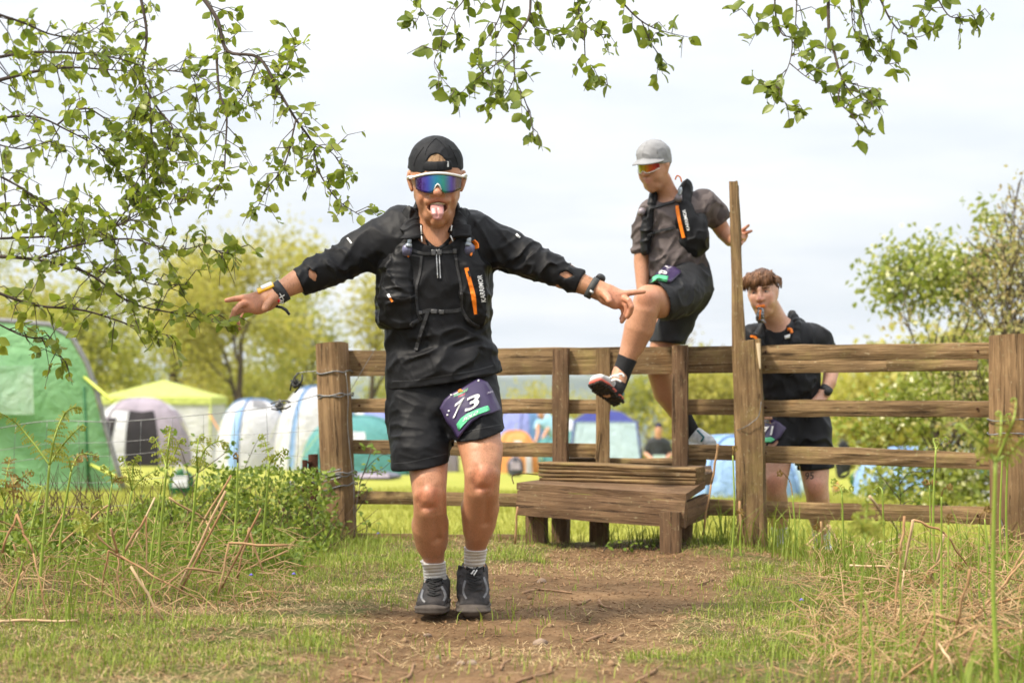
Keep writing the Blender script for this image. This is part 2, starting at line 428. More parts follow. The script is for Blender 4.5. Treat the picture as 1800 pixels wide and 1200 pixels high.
def text_vf(s, bold=True):
    cu = bpy.data.curves.new('t', 'FONT'); cu.body = s; cu.align_x = 'CENTER'; cu.align_y = 'CENTER'; cu.resolution_u = 3
    if bold: cu.offset = .018
    ob = bpy.data.objects.new('t', cu); COL.objects.link(ob); dg = bpy.context.evaluated_depsgraph_get(); me = ob.evaluated_get(dg).to_mesh()
    V = np.array([v.co[:] for v in me.vertices]); F = [tuple(p.vertices) for p in me.polygons]
    bpy.data.objects.remove(ob); bpy.data.curves.remove(cu)
    w = V[:, 0].max()-V[:, 0].min(); hh = V[:, 1].max()-V[:, 1].min(); V[:, 0] -= (V[:, 0].max()+V[:, 0].min())/2; V[:, 1] -= (V[:, 1].max()+V[:, 1].min())/2
    return V/np.array([w, hh, 1]), F          # unit box
def decal_text(name, s, c, right, up, sdf, near, far, mat, parent, off=.007, bend=0, bold=True):
    """lettering printed on a surface; c centre, right/up: full width/height vectors in photo pixels (y down)"""
    V, F = text_vf(s, bold); u, v = V[:, 0], V[:, 1]
    px = c[0]+u*right[0]+v*up[0]; py = c[1]+u*right[1]+v*up[1]+bend*(u*2)**2
    X, n = sdf.cast(px, py, near, far); 
    return mesh_np(name, X+n*off, F, mat, parent, False)
# ------------------------------------------------------------------ the ground
FA = Vector((-1.02, 11.33, 0)); FB = Vector((2.54, 10.2, 0)); FDIR = (FB-FA).normalized(); FNRM = Vector((-FDIR.y, FDIR.x, 0))  # FNRM points away from the camera
def fence_t(px): k = (px-900)/FPX; return (k*11.33+1.02)/(3.56+1.13*k)
def fence_D(px): return 11.33-1.13*fence_t(px)
def behind(x, y): return (x-FA.x)*FNRM.x+(y-FA.y)*FNRM.y
def path_c(y): return np.interp(y, [4.5, 5.6, 6.9, 8.1, 9.4, 11], [-.28, -.18, .0, .28, .52, .5])
def path_w(y): return np.interp(y, [4.5, 5.6, 6.9, 8.1, 9.2, 9.8, 10.4, 11], [.5, .54, .64, .66, .62, .5, .35, .2])
def dirt_mask(x, y):
    q = np.stack([x, y, 0*x], -1); e = np.abs(x-path_c(y))/path_w(y)+.42*fbm(q, 1.6, 3, 3)+.25*vnoise(q, 9, 8)
    return 1-sstep(.75, 1.2, e)
def gz(x, y):
    x = np.asarray(x, dtype=np.float64); y = np.asarray(y, dtype=np.float64); f = behind(x, y)
    q = np.stack([x, y, 0*x], -1)
    z = -.10*sstep(-.1, 1.2, f)-.028*np.clip(f-.5, 0, 110)-.09*np.clip(f-110, 0, 450)
    near = 1-sstep(20, 60, y)
    z = z+near*(.035*vnoise(q, .9, 21)+.012*vnoise(q, 3.1, 22)+.006*vnoise(q, 11, 23))
    z = z+.10*sstep(.9, 2.2, np.abs(x-path_c(y)))*(1-sstep(-1.2, -.4, f))*.45-.10*np.exp(-((x-1.75)/.5)**2-((y-10.5)/.9)**2)           # low banks either side of the trodden path
    return z-.02*dirt_mask(x, y)*(1-sstep(-.3, .3, f))
def gz1(x, y): return float(gz(np.array([x]), np.array([y]))[0])
def onground(px, py):                   # point of the near ground that shows at a photo pixel
    Ds = np.concatenate([np.arange(4.5, 13, .02), np.arange(13, 40, .2)]); z = CAMZ-(py-HOR)*Ds/FPX; k = np.nonzero(z <= gz((px-900)*Ds/FPX, Ds))[0]
    return P(px, py, float(Ds[k[0]]) if len(k) else 40.0)
ys = np.concatenate([np.arange(-3, 4.4, .4), np.arange(4.4, 12.6, .035), 12.6*1.035**np.arange(0, 190)])
ys = ys[ys < 7000]; us = np.concatenate([-np.geomspace(6, .61, 20), np.linspace(-.6, .6, 240), np.geomspace(.61, 6, 20)])
GX = us[None, :]*np.maximum(ys, 4.4)[:, None]; GY = np.repeat(ys[:, None], len(us), 1)
GZ = gz(GX.ravel(), GY.ravel()).reshape(GX.shape); nr, nc_ = GX.shape
V = np.stack([GX, GY, GZ], -1).reshape(-1, 3)
idx = np.arange(nr*nc_).reshape(nr, nc_); F = np.stack([idx[:-1, :-1], idx[:-1, 1:], idx[1:, 1:], idx[1:, :-1]], -1).reshape(-1, 4)
dm = dirt_mask(V[:, 0], V[:, 1])*(1-sstep(-.5, .2, behind(V[:, 0], V[:, 1]))); fm = sstep(-.1, .8, behind(V[:, 0], V[:, 1])); far = sstep(110, 170, V[:, 1])
s = NT('ground'); at = s.n('ShaderNodeAttribute', attribute_name='Col'); sp = s.n('ShaderNodeSeparateColor'); s.l(at.outputs[0], sp.inputs[0]); v = s.coord()
n1 = s.noise(v, 9, 8, .65); n2 = s.noise(v, 70, 5, .7); n3 = s.noise(v, 2.2, 4)
dirt = s.mix(s.ramp(n2, [(.35, (0, 0, 0)), (.75, (.7,)*3)]), s.ramp(n1, [(.3, (.055, .029, .013)), (.5, (.135, .074, .034)), (.72, (.23, .138, .072))]), (.31, .21, .115))
dirt = s.mix(s.ramp(s.noise(v, 1.7, 5, .6), [(.42, (.75,)*3), (.62, (0, 0, 0))]), dirt, s.mix(.5, dirt, (.05, .027, .013)))
litter = s.ramp(n2, [(.3, (.028, .020, .009)), (.5, (.11, .077, .035)), (.7, (.34, .25, .13))])
nearg = s.mix(s.ramp(n1, [(.4, (0, 0, 0)), (.6, (.8,)*3)]), litter, (.065, .095, .016))
field = s.mix(s.ramp(n3, [(.35, (0, 0, 0)), (.7, (1, 1, 1))]), (.25, .27, .045), (.32, .31, .065))
farc = s.ramp(s.noise(v, .012, 4), [(.35, (.10, .13, .045)), (.6, (.15, .15, .06))])
c = s.mix(sp.outputs[0], nearg, dirt); c = s.mix(sp.outputs[1], c, field); c = s.mix(sp.outputs[2], c, farc); s.col(c)
s.bump(s.mix(.5, n1, n2), .8, .02); gm = s.set(.95, .1)
o = mesh_np('ground', V, F, gm, None, True, np.stack([dm, fm, far], -1)); tag(o, 'brown trodden path through rough grass, sloping to bright camp field', 'ground', kind='structure')
# far hills across the valley
def hills(name, D, h0, h1, seed, mat, lab):
    xs = np.linspace(-1.1*D, 1.1*D, 260); r = []
    for i, t in enumerate(np.linspace(0, 1, 14)):
        y = D*(1+.55*t); q = np.stack([xs/D*6, 0*xs+t*1.5, 0*xs+seed], -1)
        top = h0+(h1-h0)*(.5+.5*fbm(q, .7, 4, seed)); r.append(np.stack([xs*(1+.2*t), 0*xs+y, -55+(top+55)*math.sin(t*math.pi*.5)**1.3+6*fbm(q, 6, 2, seed)*t], -1))
    V = np.concatenate(r); idx = np.arange(len(V)).reshape(14, 260)
    F = np.stack([idx[:-1, :-1], idx[:-1, 1:], idx[1:, 1:], idx[1:, :-1]], -1).reshape(-1, 4)
    return tag(mesh_np(name, V, F, mat), lab, 'hills', kind='structure')
hm = simple('hill_woods', (.035, .055, .03), (.09, .11, .05), .02, .95, .05)
hills('hills', 1500, 2, 26, 5, hm, 'low blue hazy wooded hills across the valley')
hills('hills', 2600, 26, 64, 11, hm, 'higher blue hazy ridge on the skyline')

# ------------------------------------------------------------------ post and rail fence
WD = woodmat('fence_wood', (.115, .066, .030), (.46, .305, .15), moss=(.29, .235, .075), mossa=.45, orange=.45)
WP = woodmat('post_wood', (.14, .078, .036), (.46, .295, .15), mossa=.15, orange=.12)
WS = woodmat('step_wood', (.10, .056, .03), (.34, .21, .115), moss=(.10, .09, .04), mossa=.25, orange=.1)
WIRE = simple('galvanised_wire', (.22, .22, .22), (.12, .12, .12), 60, .5, .5, .6)
RUST = simple('rusty_iron', (.10, .04, .022), (.05, .022, .014), 40, .9, .2, .2, bump=.5, bscale=90)
BLK = simple('black_plastic', (.02, .02, .021), (.035, .035, .035), 20, .5, .4)
def F3(px, py, off=0.0):                # on a plane parallel to the fence, off metres towards the camera
    k = (px-900)/FPX; A = FA-FNRM*off
    t = (k*A.y-A.x)/(FDIR.x-k*FDIR.y); D = A.y+FDIR.y*t; return P(px, py, D)
fence = empty('post_and_rail_fence', F3(1320, 960), 'weathered brown timber post and rail fence behind the front runner', 'fence')
def rail(x0, yt0, yb0, x1, yt1, yb1, off=0, th=.042, mat=WD, par_=None, name='rail', **k):
    a = F3(x0, (yt0+yb0)/2, off); b = F3(x1, (yt1+yb1)/2, off); wa = (yb0-yt0)*a.y/FPX; wb_ = (yb1-yt1)*b.y/FPX
    return plank(name, a, b, wa, th, mat, par_ or fence, w2=wb_, **k)
rail(602, 616, 661, 1296, 608, 655); rail(606, 700, 725, 1072, 702, 727); rail(1196, 702, 727, 1306, 702, 728)
rail(612, 773, 797, 1060, 780, 805); rail(1196, 781, 806, 1308, 783, 809); rail(616, 862, 885, 960, 868, 892); rail(1205, 877, 904, 1312, 880, 906)
rail(1000, 804, 815, 1240, 806, 818, off=-.03); rail(622, 936, 962, 930, 940, 968)
# right bay: the top board has split, its lower half broken off short
rail(1330, 607, 634, 1750, 602, 630, endcut=0); rail(1330, 634.5, 656, 1560, 632, 653); rail(1560, 634, 653, 1718, 633, 650, rough=.003)
rail(1332, 703, 731, 1752, 705, 733); rail(1334, 783, 811, 1752, 796, 825); rail(1338, 880, 908, 1752, 891, 921); rail(1400, 966, 985, 1752, 972, 992)
def post(px, w, ytop, ybot, dep, off=0, lean=0, mat=WP, rnd=False, parent=None, name='post', seed=1):
    a = F3(px+lean, ybot+30, off); b = F3(px, ytop, off); wm = w*a.y/FPX
    if not rnd:
        return plank(name, a, b, wm, dep, mat, parent or fence, up=FDIR, rough=.004)
    L = (b-a).length; n = 14; m = 18; V = []; Fc = []
    for i in range(n+1):
        t = i/n
        for k in range(m):
            an = 2*math.pi*k/m; r = wm/2*(1.04-.05*t); c_, s_ = math.cos(an), math.sin(an); e = 3.2
            rr = r/((abs(c_)**e+abs(s_)**e)**(1/e)); rr *= 1+.03*float(vnoise(np.array([[c_*2, s_*2, t*3+seed]]), 1)[0])+(-.05 if k in (5, 13) else 0)
            V.append((t*L+(.006*c_+.004*s_ if i == n else 0), c_*rr, s_*rr))
    for i in range(n):
        for k in range(m): Fc.append((i*m+k, i*m+(k+1) % m, (i+1)*m+(k+1) % m, (i+1)*m+k))
    Fc.append(tuple(range(m-1, -1, -1))); Fc.append(tuple(n*m+k for k in range(m)))
    o = mesh_np(name, V, Fc, mat, None, False); x = (b-a).normalized(); z = (FDIR-x*FDIR.dot(x)).normalized(); y = z.cross(x)
    M = Matrix((x, y, z)).transposed().to_4x4(); M.translation = a; par(o, parent or fence); o.matrix_basis = M; return o
post(584, 54, 604, 945, .1, off=.07, lean=15, rnd=True); post(1776, 74, 590, 985, .1, off=.07, lean=4, rnd=True, seed=4)
post(1319, 36, 598, 958, .11, off=.085, lean=10, mat=WD)
PALEW = simple('split_pale_wood', (.62, .50, .33), (.50, .38, .23), 30, .85, .1, stretch=(.3, 1, 1))
plank('split_edge', F3(1336, 648, .139), F3(1332.5, 603, .139), .006, .012, PALEW, fence, up=FDIR, w2=.022, rough=.001)
for px, rows in ((1322, (618, 644, 716, 796, 893)), (592, (640, 712, 786, 874)), (1746, (616, 718, 810, 905))):
    for yy in rows:
        q = F3(px+(24 if px > 1300 and px < 1400 else 40 if px < 700 else -28), yy, .0225); tube('nail', [q, q-FNRM*.006], .006, RUST, fence, 7)
# tall hand pole of the stile, split at its top
a = F3(1312, 985, .095); b = F3(1289, 320, .095)
plank('hand_pole', a, b, .086, .05, WD, fence, up=FDIR, w2=.046, rough=.003)
plank('pole_splinter', F3(1297, 420, .10), F3(1295.5, 326, .10), .012, .03, WD, fence, up=FDIR, rough=.002)
for px in (1310,): 
    w = [F3(1296, 756, .125), F3(1310, 750, .16), F3(1322, 742, .16), F3(1334, 730, .155), F3(1338, 706, .15)]
    tube('tie_wire', crv(w, 5), .0022, WIRE, fence, 5)
# ------------------------------------------------------------------ the stile
stile = empty('wooden_stile', F3(1080, 960), 'wooden stile with plank step and ribbed tread in the fence', 'stile')
plank('upright', F3(985, 960, .05), F3(986, 612, .05), .084, .05, WS, stile, up=FDIR)
plank('upright', F3(1196, 960, .05), F3(1196, 607, .05), .082, .05, WS, stile, up=FDIR)
plank('splinter', F3(1047, 806, .052), F3(1053, 756, .056), .016, .008, WD, stile, up=FDIR, w2=.006, rough=.001)
plank('upright', F3(1060, 960, .035), F3(1060, 612, .035), .074, .02, WD, stile, up=FDIR)
FL = P(908, 848, 10.50); FR = P(1206, 868, 10.10); bk = Vector((FNRM.x, FNRM.y, 0))
def sq(name, c8, mat):
    V = np.array([tuple(c) for c in c8]); return V
def slab(name, p00, p10, p11, p01, th, mat, rough=.003):   # thick board over four top corners
    n = 10; V = []; F_ = []; rn = np.random.default_rng(len(name)+int(p00.x*100) % 97)
    for lay in (0, 1):
        for i in range(n+1):
            for j in range(4):
                u, w = i/n, j/3; q = p00*(1-u)*(1-w)+p10*u*(1-w)+p11*u*w+p01*(1-u)*w
                q = q+Vector((0, 0, -th*lay+rn.normal()*rough*.5)); 
                if j == 0: q = q+bk*(rn.normal()*rough)
                V.append(q)
    N_ = (n+1)*4
    for i in range(n):
        for j in range(3):
            a_, b_, c_, d_ = i*4+j, (i+1)*4+j, (i+1)*4+j+1, i*4+j+1; F_ += [(a_, b_, c_, d_), (N_+d_, N_+c_, N_+b_, N_+a_)]
        for j in (0, 3):
            a_, b_ = i*4+j, (i+1)*4+j; F_.append((a_, N_+a_, N_+b_, b_) if j == 0 else (b_, N_+b_, N_+a_, a_))
    for i in (0, n):
        for j in range(3):
            a_, b_ = i*4+j, i*4+j+1; F_.append((b_, N_+b_, N_+a_, a_) if i == 0 else (a_, N_+a_, N_+b_, b_))
    x = (p10-p00).normalized(); z = Vector((0, 0, 1)); y = z.cross(x).normalized(); z = x.cross(y)
    M = Matrix((x, y, z)).transposed().to_4x4(); M.translation = p00; Mi = M.inverted()
    o = mesh_np(name, [Mi@v for v in V], F_, mat, None, False); par(o, stile); o.matrix_basis = M; return o
dz = Vector((0, 0, 1))
BL = FL+bk*.46+FDIR*.02; BR = FR+bk*.46+FDIR*.0
slab('tread', FL, FR, BR+dz*.045, BL+dz*.004, .036, WS)
plank('front_board', FL+bk*.012-dz*.105+FDIR*.006, FR+bk*.012-dz*.105-FDIR*.004, .135, .045, WS, stile)
plank('side_board', FR+bk*.036-dz*.105-FDIR*.02, BR+bk*.12-dz*.09-FDIR*.02, .125, .04, WS, stile)
plank('side_board', FL+bk*.036-dz*.105+FDIR*.03, BL-dz*.1+FDIR*.03, .125, .04, WS, stile)
# ribbed tread boards stacked at the back of the step
S0 = P(957, 842, 10.80); S1 = P(1231, 850, 10.47)
for i in range(5):
    a = S0+dz*(.006+i*.0205)+bk*(.004*(i % 2))+FDIR*random.uniform(-.004, .006); b = S1+dz*(.006+i*.0205-(.003*i if i > 3 else 0))+bk*(.004*(i % 2))+FDIR*random.uniform(-.008, .004)
    plank('ribbed_strip', a, b, .0192, .17, WD, stile, rough=.0016)
slab('far_tread', P(1226, 838, 10.55), P(1253, 830, 10.75), P(1250, 818, 11.2), P(1180, 818, 11.1), .06, WS)
for px, py, D, w in ((944, 950, 10.62, .10), (1179, 985, 10.12, .10), (986, 948, 10.95, .085), (1046, 945, 11.0, .05), (1205, 960, 10.5, .06)):
    a = P(px, py, D); a.z = gz1(a.x, a.y)-.12; b = Vector((a.x, a.y, FL.z-.09 if px < 1000 else FR.z-.09 if px > 1100 else .2)); plank('leg', a, b, w, .09, WS, stile, up=FDIR)
tube('wire_loop', crv([P(903, 850, 10.52), P(901, 836, 10.55), P(920, 832, 10.6), P(945, 834, 10.7)], 4), .003, RUST, stile, 5)
# ------------------------------------------------------------------ stock wire fence left of the post, its stake and strainers
wf = empty('wire_fence', P(300, 960, 11.6), 'thin grey wire stock fence in front of the green tent', 'fence')
pA = F3(580, 700, .0); DW = lambda px: 11.33+(575-px)*.0010
def wl(pts, n=6): return crv([P(x, y, DW(x)) for x, y in pts], n)
tube('strand', wl([(-30, 758), (80, 740), (200, 741), (330, 731), (470, 716), (560, 694)]), .0026, WIRE, wf, 5)
for dy0, dy1 in ((38, 62), (62, 110), (108, 165), (150, 215), (190, 245)):
    tube('strand', wl([(-30, 758+dy0), (80, 742+dy0), (200, 739+dy0), (330, 729+dy0*1.0), (470, 712+(dy0+dy1)/2), (560, 694+dy1)]), .0018, WIRE, wf, 4)
for px in range(28, 560, 55):
    yt = float(np.interp(px, [-30, 80, 200, 330, 470, 560], [758, 740, 741, 731, 716, 694])); j = random.uniform(-4, 4)
    tube('stay_wire', wl([(px, yt), (px+j, yt+70), (px-j, yt+140), (px+j, yt+215)], 3), .0016, WIRE, wf, 4)
tube('strand', wl([(521, 656), (540, 653), (566, 652)], 4), .0030, WIRE, wf, 5)
for yy in (655, 694, 697, 831, 836, 856):
    c0 = F3(586+(yy-604)*.045, yy, .07); r = .092; pts = []
    for k in range(25):
        an = 2*math.pi*k/24; q = c0+FDIR*(r*math.copysign(abs(math.cos(an))**.62, math.cos(an)))-FNRM*(r*math.copysign(abs(math.sin(an))**.62, math.sin(an))); q.z += .006*math.sin(an*5+yy)+(.025*math.cos(an) if yy == 856 else .008*math.cos(an)); pts.append(q)
    tube('wire_wrap', pts, .0042 if yy not in (697, 836) else .003, WIRE, wf, 5)
for yy in (738, 778, 815, 900):
    pass
tube('tail_wire', crv([F3(608, 655, .17), F3(612, 700, .18), F3(611, 745, .18), F3(616, 800, .18), F3(622, 855, .18), F3(622, 905, .18)], 5), .0022, WIRE, wf, 5)
tube('strand', crv([F3(660, 612, .16), F3(640, 645, .16), F3(614, 690, .17)], 4), .002, WIRE, wf, 4)
def strainer(cx, cy, D, ang, mat, lab):
    t = empty('wire_strainer', P(cx, cy, D), lab, 'wire strainer', 'wire strainers on the stock fence')
    c0 = P(cx, cy, D); ca, sa = math.cos(ang), math.sin(ang); ax = Vector((ca, 0, sa)); uz = Vector((-sa, 0, ca)); fy = Vector((0, 1, 0))
    for s_ in (-1, 1):
        tube('side_bar', [c0-ax*.055+uz*.014*s_, c0-ax*.02+uz*.024*s_, c0+ax*.03+uz*.022*s_, c0+ax*.06+uz*.01*s_], .0055, mat, t, 6)
    dr = tube('drum', [c0-fy*.022, c0+fy*.022], .016, mat, t, 10)
    tube('spindle', [c0-uz*.04, c0+uz*.036], .005, mat, t, 6); tube('wire_coil', [c0-ax*.014-fy*.012, c0-ax*.01+fy*.012], .019, WIRE, t, 9)
    V = []; Fc = []
    for k in range(10):
        an = k*.628; tube_vf([c0-fy*.026+ (ax*math.cos(an)+uz*math.sin(an))*.010, c0-fy*.026+(ax*math.cos(an)+uz*math.sin(an))*.025], .004, 4, True, V, Fc)
    mesh_np('ratchet_wheel', V, Fc, mat, t)
strainer(521, 673, 11.35, 1.15, BLK, 'black ratchet strainer hanging from the topmost fence wire')
strainer(493, 712, 11.4, .12, simple('grey_cast', (.09, .09, .092), (.15, .15, .15), 50, .6, .4, .5), 'grey ratchet strainer on the wire left of the fence post')
strainer(513, 855, 11.4, .2, simple('zinc_cast', (.2, .2, .2), (.12, .12, .12), 50, .55, .4, .6), 'silvery ratchet strainer low down beside the rusty stake')
st = empty('rusty_stake', P(551, 940, 11.2), 'rusty iron straining stake with bolts wired to fence post', 'stake')
plank('stake_bar', P(552, 945, 11.2), P(551, 798, 11.2), .055, .02, RUST, st, up=(1, 0, 0), rough=.002); plank('flange', P(552, 945, 11.22), P(551, 800, 11.22), .012, .06, RUST, st, up=(1, 0, 0), rough=.001)
for yy in (812, 832, 893, 911):
    tube('bolt', [P(533, yy, 11.18), P(548, yy, 11.18)], .008, RUST, st, 6)
plank('tie_plate', P(536, 808, 11.17), P(536, 836, 11.17), .03, .012, RUST, st, up=(1, 0, 0), rough=.001); plank('tie_plate', P(536, 889, 11.17), P(537, 915, 11.17), .03, .012, RUST, st, up=(1, 0, 0), rough=.001)
plank('brace', P(548, 845, 11.25), P(498, 895, 11.5), .03, .02, RUST, st, rough=.002)
for yy in (832, 840, 846): tube('binding_wire', crv([P(540, yy-6, 11.14), P(556, yy+3, 11.13), P(575, yy-2, 11.14), P(600, yy-8, 11.12)], 4), .004, WIRE, st, 5)
# right-hand end post wires
wr = empty('wire_fence', P(1790, 960, 10.15), 'wire strands tied round the thick right-hand fence post', 'fence')
for yy in (738, 762, 962, 965):
    c0 = F3(1776+(yy-604)*.012, yy, .07); r = .118; pts = []
    for k in range(25):
        an = 2*math.pi*k/24; q = c0+FDIR*(r*math.copysign(abs(math.cos(an))**.62, math.cos(an)))-FNRM*(r*math.copysign(abs(math.sin(an))**.62, math.sin(an))); q.z += .005*math.sin(an*4+yy); pts.append(q)
    tube('wire_wrap', pts, .0042, WIRE, wr, 5)
tube('tail_wire', crv([F3(1757, 905, .19), F3(1764, 930, .2), F3(1766, 950, .2), F3(1756, 975, .19)], 5), .0024, WIRE, wr, 5)
for yy in (735, 760, 960): tube('strand', [F3(1800, yy, .06), F3(2100, yy+6, .0)], .0028, WIRE, wr, 5)
# ------------------------------------------------------------------ materials for people
def skinmat(name):
    s = NT(name); at = s.n('ShaderNodeAttribute', attribute_name='Col'); v = s.coord()
    n = s.noise(v, 38, 5, .6); c = s.mix(s.ramp(n, [(.38, (0, 0, 0)), (.7, (.25,)*3)]), at.outputs[0], (.46, .18, .10))
    mp = s.n('ShaderNodeMapping'); mp.inputs['Scale'].default_value = (1, 1, .22); mp.inputs['Rotation'].default_value = (0, .35, 0); s.l(v, mp.inputs[0])
    n2 = s.noise(mp.outputs[0], 330, 4, .7); n3 = s.noise(v, 14, 4, .6)
    c = s.mix(s.ramp(n2, [(.50, (0, 0, 0)), (.66, (.55,)*3)]), c, (.16, .075, .038)); c = s.mix(s.ramp(n3, [(.4, (0, 0, 0)), (.7, (.22,)*3)]), c, (.42, .18, .10)); s.col(c)
    s.bump(s.mix(.55, s.noise(v, 55, 5, .7), n2), .35, .006)
    s.b.inputs['Subsurface Weight'].default_value = .08; s.b.inputs['Subsurface Radius'].default_value = (.01, .004, .002); s.b.inputs['Subsurface Scale'].default_value = .5
    return s.set(.42, .45)
SKIN = skinmat('skin')
def fabric(name, c, c2=None, rough=.75, scale=14, weave=420, bump=.25, spec=.25, sheen=.15):
    s = NT(name); v = s.coord(); c2 = c2 or tuple(x*1.5 for x in c)
    f = s.noise(v, scale, 4); s.col(s.ramp(f, [(.35, c), (.7, c2)]))
    s.bump(s.mix(.45, s.noise(v, 45, 5, .6), s.noise(v, weave, 2)), bump, .006)
    s.b.inputs['Sheen Weight'].default_value = sheen; s.b.inputs['Sheen Roughness'].default_value = .4
    return s.set(rough, spec)
F_SHIRT = fabric('black_jersey', (.0050, .0050, .0060), (.0085, .0085, .0098), .55, spec=.2, sheen=.0)
F_SHORT = fabric('black_shorts', (.0038, .0038, .0045), (.007, .007, .0082), .55, spec=.18, sheen=.0)
F_VEST = fabric('black_ripstop', (.0045, .0045, .0052), (.0085, .0085, .0095), .5, spec=.22, sheen=.0)
F_MESH = fabric('black_mesh', (.014, .014, .015), (.028, .028, .03), .8, weave=700, bump=.5)
F_STRAP = simple('black_webbing', (.013, .013, .014), (.028, .028, .03), 80, .6, .35)
F_CAP = fabric('cap_cloth', (.012, .0125, .0145), (.019, .0195, .022), .7, spec=.2, sheen=0)
F_SOCK = fabric('white_sock', (.55, .54, .52), (.68, .67, .64), .9, weave=200, bump=.5)
ORANGE = simple('orange_zip', (.85, .22, .01), (.75, .17, .01), 40, .5, .3)
WHITEP = simple('white_print', (.75, .75, .74), (.68, .68, .67), 30, .6, .3)
SILVER = simple('silver_zip', (.5, .5, .5), (.35, .35, .35), 60, .35, .5, .7)
PURPLE = simple('bib_purple', (.030, .018, .062), (.05, .034, .09), 9, .3, .5)
GREENB = simple('bib_green', (.10, .50, .24), (.12, .55, .27), 8, .4, .4)
CLEAR = simple('clear_bottle', (.55, .62, .68), (.42, .50, .58), 60, .2, .6, Transmission_Weight=.4)
LENS_FRAME = simple('white_frame', (.75, .74, .71), (.66, .65, .62), 20, .35, .5)
def iridescent(name, stops, axis=0, scale=1.0, off=0.0):
    s = NT(name); v = s.coord('Generated'); sp = s.n('ShaderNodeSeparateXYZ'); s.l(v, sp.inputs[0])
    s.col(s.ramp(sp.outputs[axis], stops)); s.b.inputs['Coat Weight'].default_value = .6; return s.set(.08, .6, .55)
LENS_A = iridescent('mirror_lens', [(.0, (.03, .015, .02)), (.14, (.06, .012, .17)), (.28, (.025, .03, .28)), (.48, (.0, .19, .27)), (.62, (.01, .22, .15)), (.78, (.07, .03, .26)), (.9, (.10, .05, .03)), (1., (.05, .03, .02))])
LENS_B = iridescent('fire_lens', [(.0, (.08, .2, .02)), (.25, (.6, .42, .02)), (.5, (.6, .12, .02)), (.75, (.5, .03, .02)), (1., (.35, .02, .03))])

class Man:                               # pixel-space posing: (px, py, depth offset, radius in px)
    def __init__(s, D): s.D = D; s.k = FPX/D
    def p(s, x, y, dd=0.0): return P(x, y, s.D+dd)
    def loft(s, nodes, right=(1, 0, 0)):
        return loft([(s.p(n[0], n[1], n[2]), n[3]/s.k, (n[4] if len(n) > 4 else n[3])/s.k) for n in nodes], right)
    def ell(s, x, y, dd, rx, rz, ry, rot=None): return ell(s.p(x, y, dd), (rx/s.k, ry/s.k, rz/s.k), rot)
    def plane(s, x, y, dd, n): return plane(s.p(x, y, dd), n)
def nod(S_, off):
    q = Sdf(); q.ops = [o for o in S_.ops if o[0] != 'd']+[('d', lambda X: np.float32(-off), 0)]; return q
def body_cols(base, spots):
    """skin colour: base with local tints (centre, radius, colour, strength)"""
    def f(V):
        c = np.tile(np.array(base, dtype=np.float32), (len(V), 1))
        for ctr, r, colr, a in spots:
            q = (V-np.array(ctr, dtype=np.float32))/np.array(r, dtype=np.float32); w = (a*np.clip(1.25-np.sqrt((q*q).sum(1)), 0, .5)*2)[:, None]; c = c*(1-w)+np.array(colr, dtype=np.float32)*w
        return c
    return f
def folds(sc, seed, amp, center=None, rad=None, stretch=(1, 1, 1), rot=None, power=1.7):
    """cloth folds: ridged noise, stretched along one direction, optionally only near a place"""
    Rm = np.eye(3) if rot is None else np.array(Matrix.Rotation(rot[1], 3, rot[0]))
    def f(X):
        if center is not None:
            w = np.clip(1-(((X-np.array(center))/np.array(rad))**2).sum(1), 0, 1)
            if not (w > 0).any(): return np.zeros(len(X), dtype=np.float32)
        else: w = 1.0
        Xs = X if center is None else X[w > 0]
        Q = ((Xs@Rm)*np.array(stretch)); n = vnoise(Q+.3*vnoise(Q, sc*.6, seed+7)[:, None]/sc, sc, seed)
        r = np.clip(1-np.abs(n)*1.9, 0, 1)**power-.3
        if center is None: return (-amp*r).astype(np.float32)
        out = np.zeros(len(X), dtype=np.float32); out[w > 0] = -amp*w[w > 0]*r; return out
    return f

# ================================================================== the front runner
M1 = Man(7.30)
man = empty('person', P(800, 1078, 7.30), 'person in black with backwards cap leaping with arms spread, tongue out', 'person')
p, L = M1.p, M1.loft
B = Sdf()
B.add(M1.ell(767, 299, -.11, 43, 52, 50))                                        # skull
B.add(L([(767, 312, -.135, 40, 38), (768, 345, -.150, 34, 33), (769, 372, -.158, 22, 26), (769, 388, -.170, 12.5, 16)]), .03)   # face and jaw
B.add(L([(734, 346, -.10, 6, 14), (753, 384, -.14, 6, 10)]), .025).add(L([(802, 344, -.10, 6, 14), (785, 384, -.14, 6, 10)]), .025)  # jaw line
B.add(L([(768, 312, -.208, 5.5, 6), (769, 328, -.228, 6.8, 7.2), (769, 338.5, -.244, 7.4, 7.2)]), .018)   # nose
B.add(M1.ell(760, 341, -.222, 5, 4, 5), .01).add(M1.ell(778.5, 341, -.222, 5, 4, 5), .01)
B.add(L([(746, 333, -.178, 11, 10), (747, 348, -.182, 7, 8)]), .02).add(L([(792, 332, -.178, 11, 10), (791, 347, -.182, 7, 8)]), .02)
B.sub(L([(748, 347, -.222, 2, 5), (742, 362, -.198, 2.2, 5), (744, 374, -.19, 2, 4)]), .014).sub(L([(790, 346, -.222, 2, 5), (796, 361, -.198, 2.2, 5), (794, 373, -.19, 2, 4)]), .014)  # cheeks
B.add(L([(752, 354, -.203, 4.5, 4.5), (769, 350.5, -.213, 5, 5), (786, 353, -.203, 4.5, 4.5)]), .014)   # upper lip
B.add(L([(755, 366, -.192, 4, 4), (769, 380, -.200, 5, 5), (784, 365, -.192, 4, 4)]), .014); B.sub(M1.ell(764.5, 345, -.232, 2.2, 1.6, 3), .003).sub(M1.ell(774, 345, -.232, 2.2, 1.6, 3), .003)         # lower lip
B.sub(M1.ell(769, 364.5, -.205, 17, 9, 16), .005)                                 # open mouth
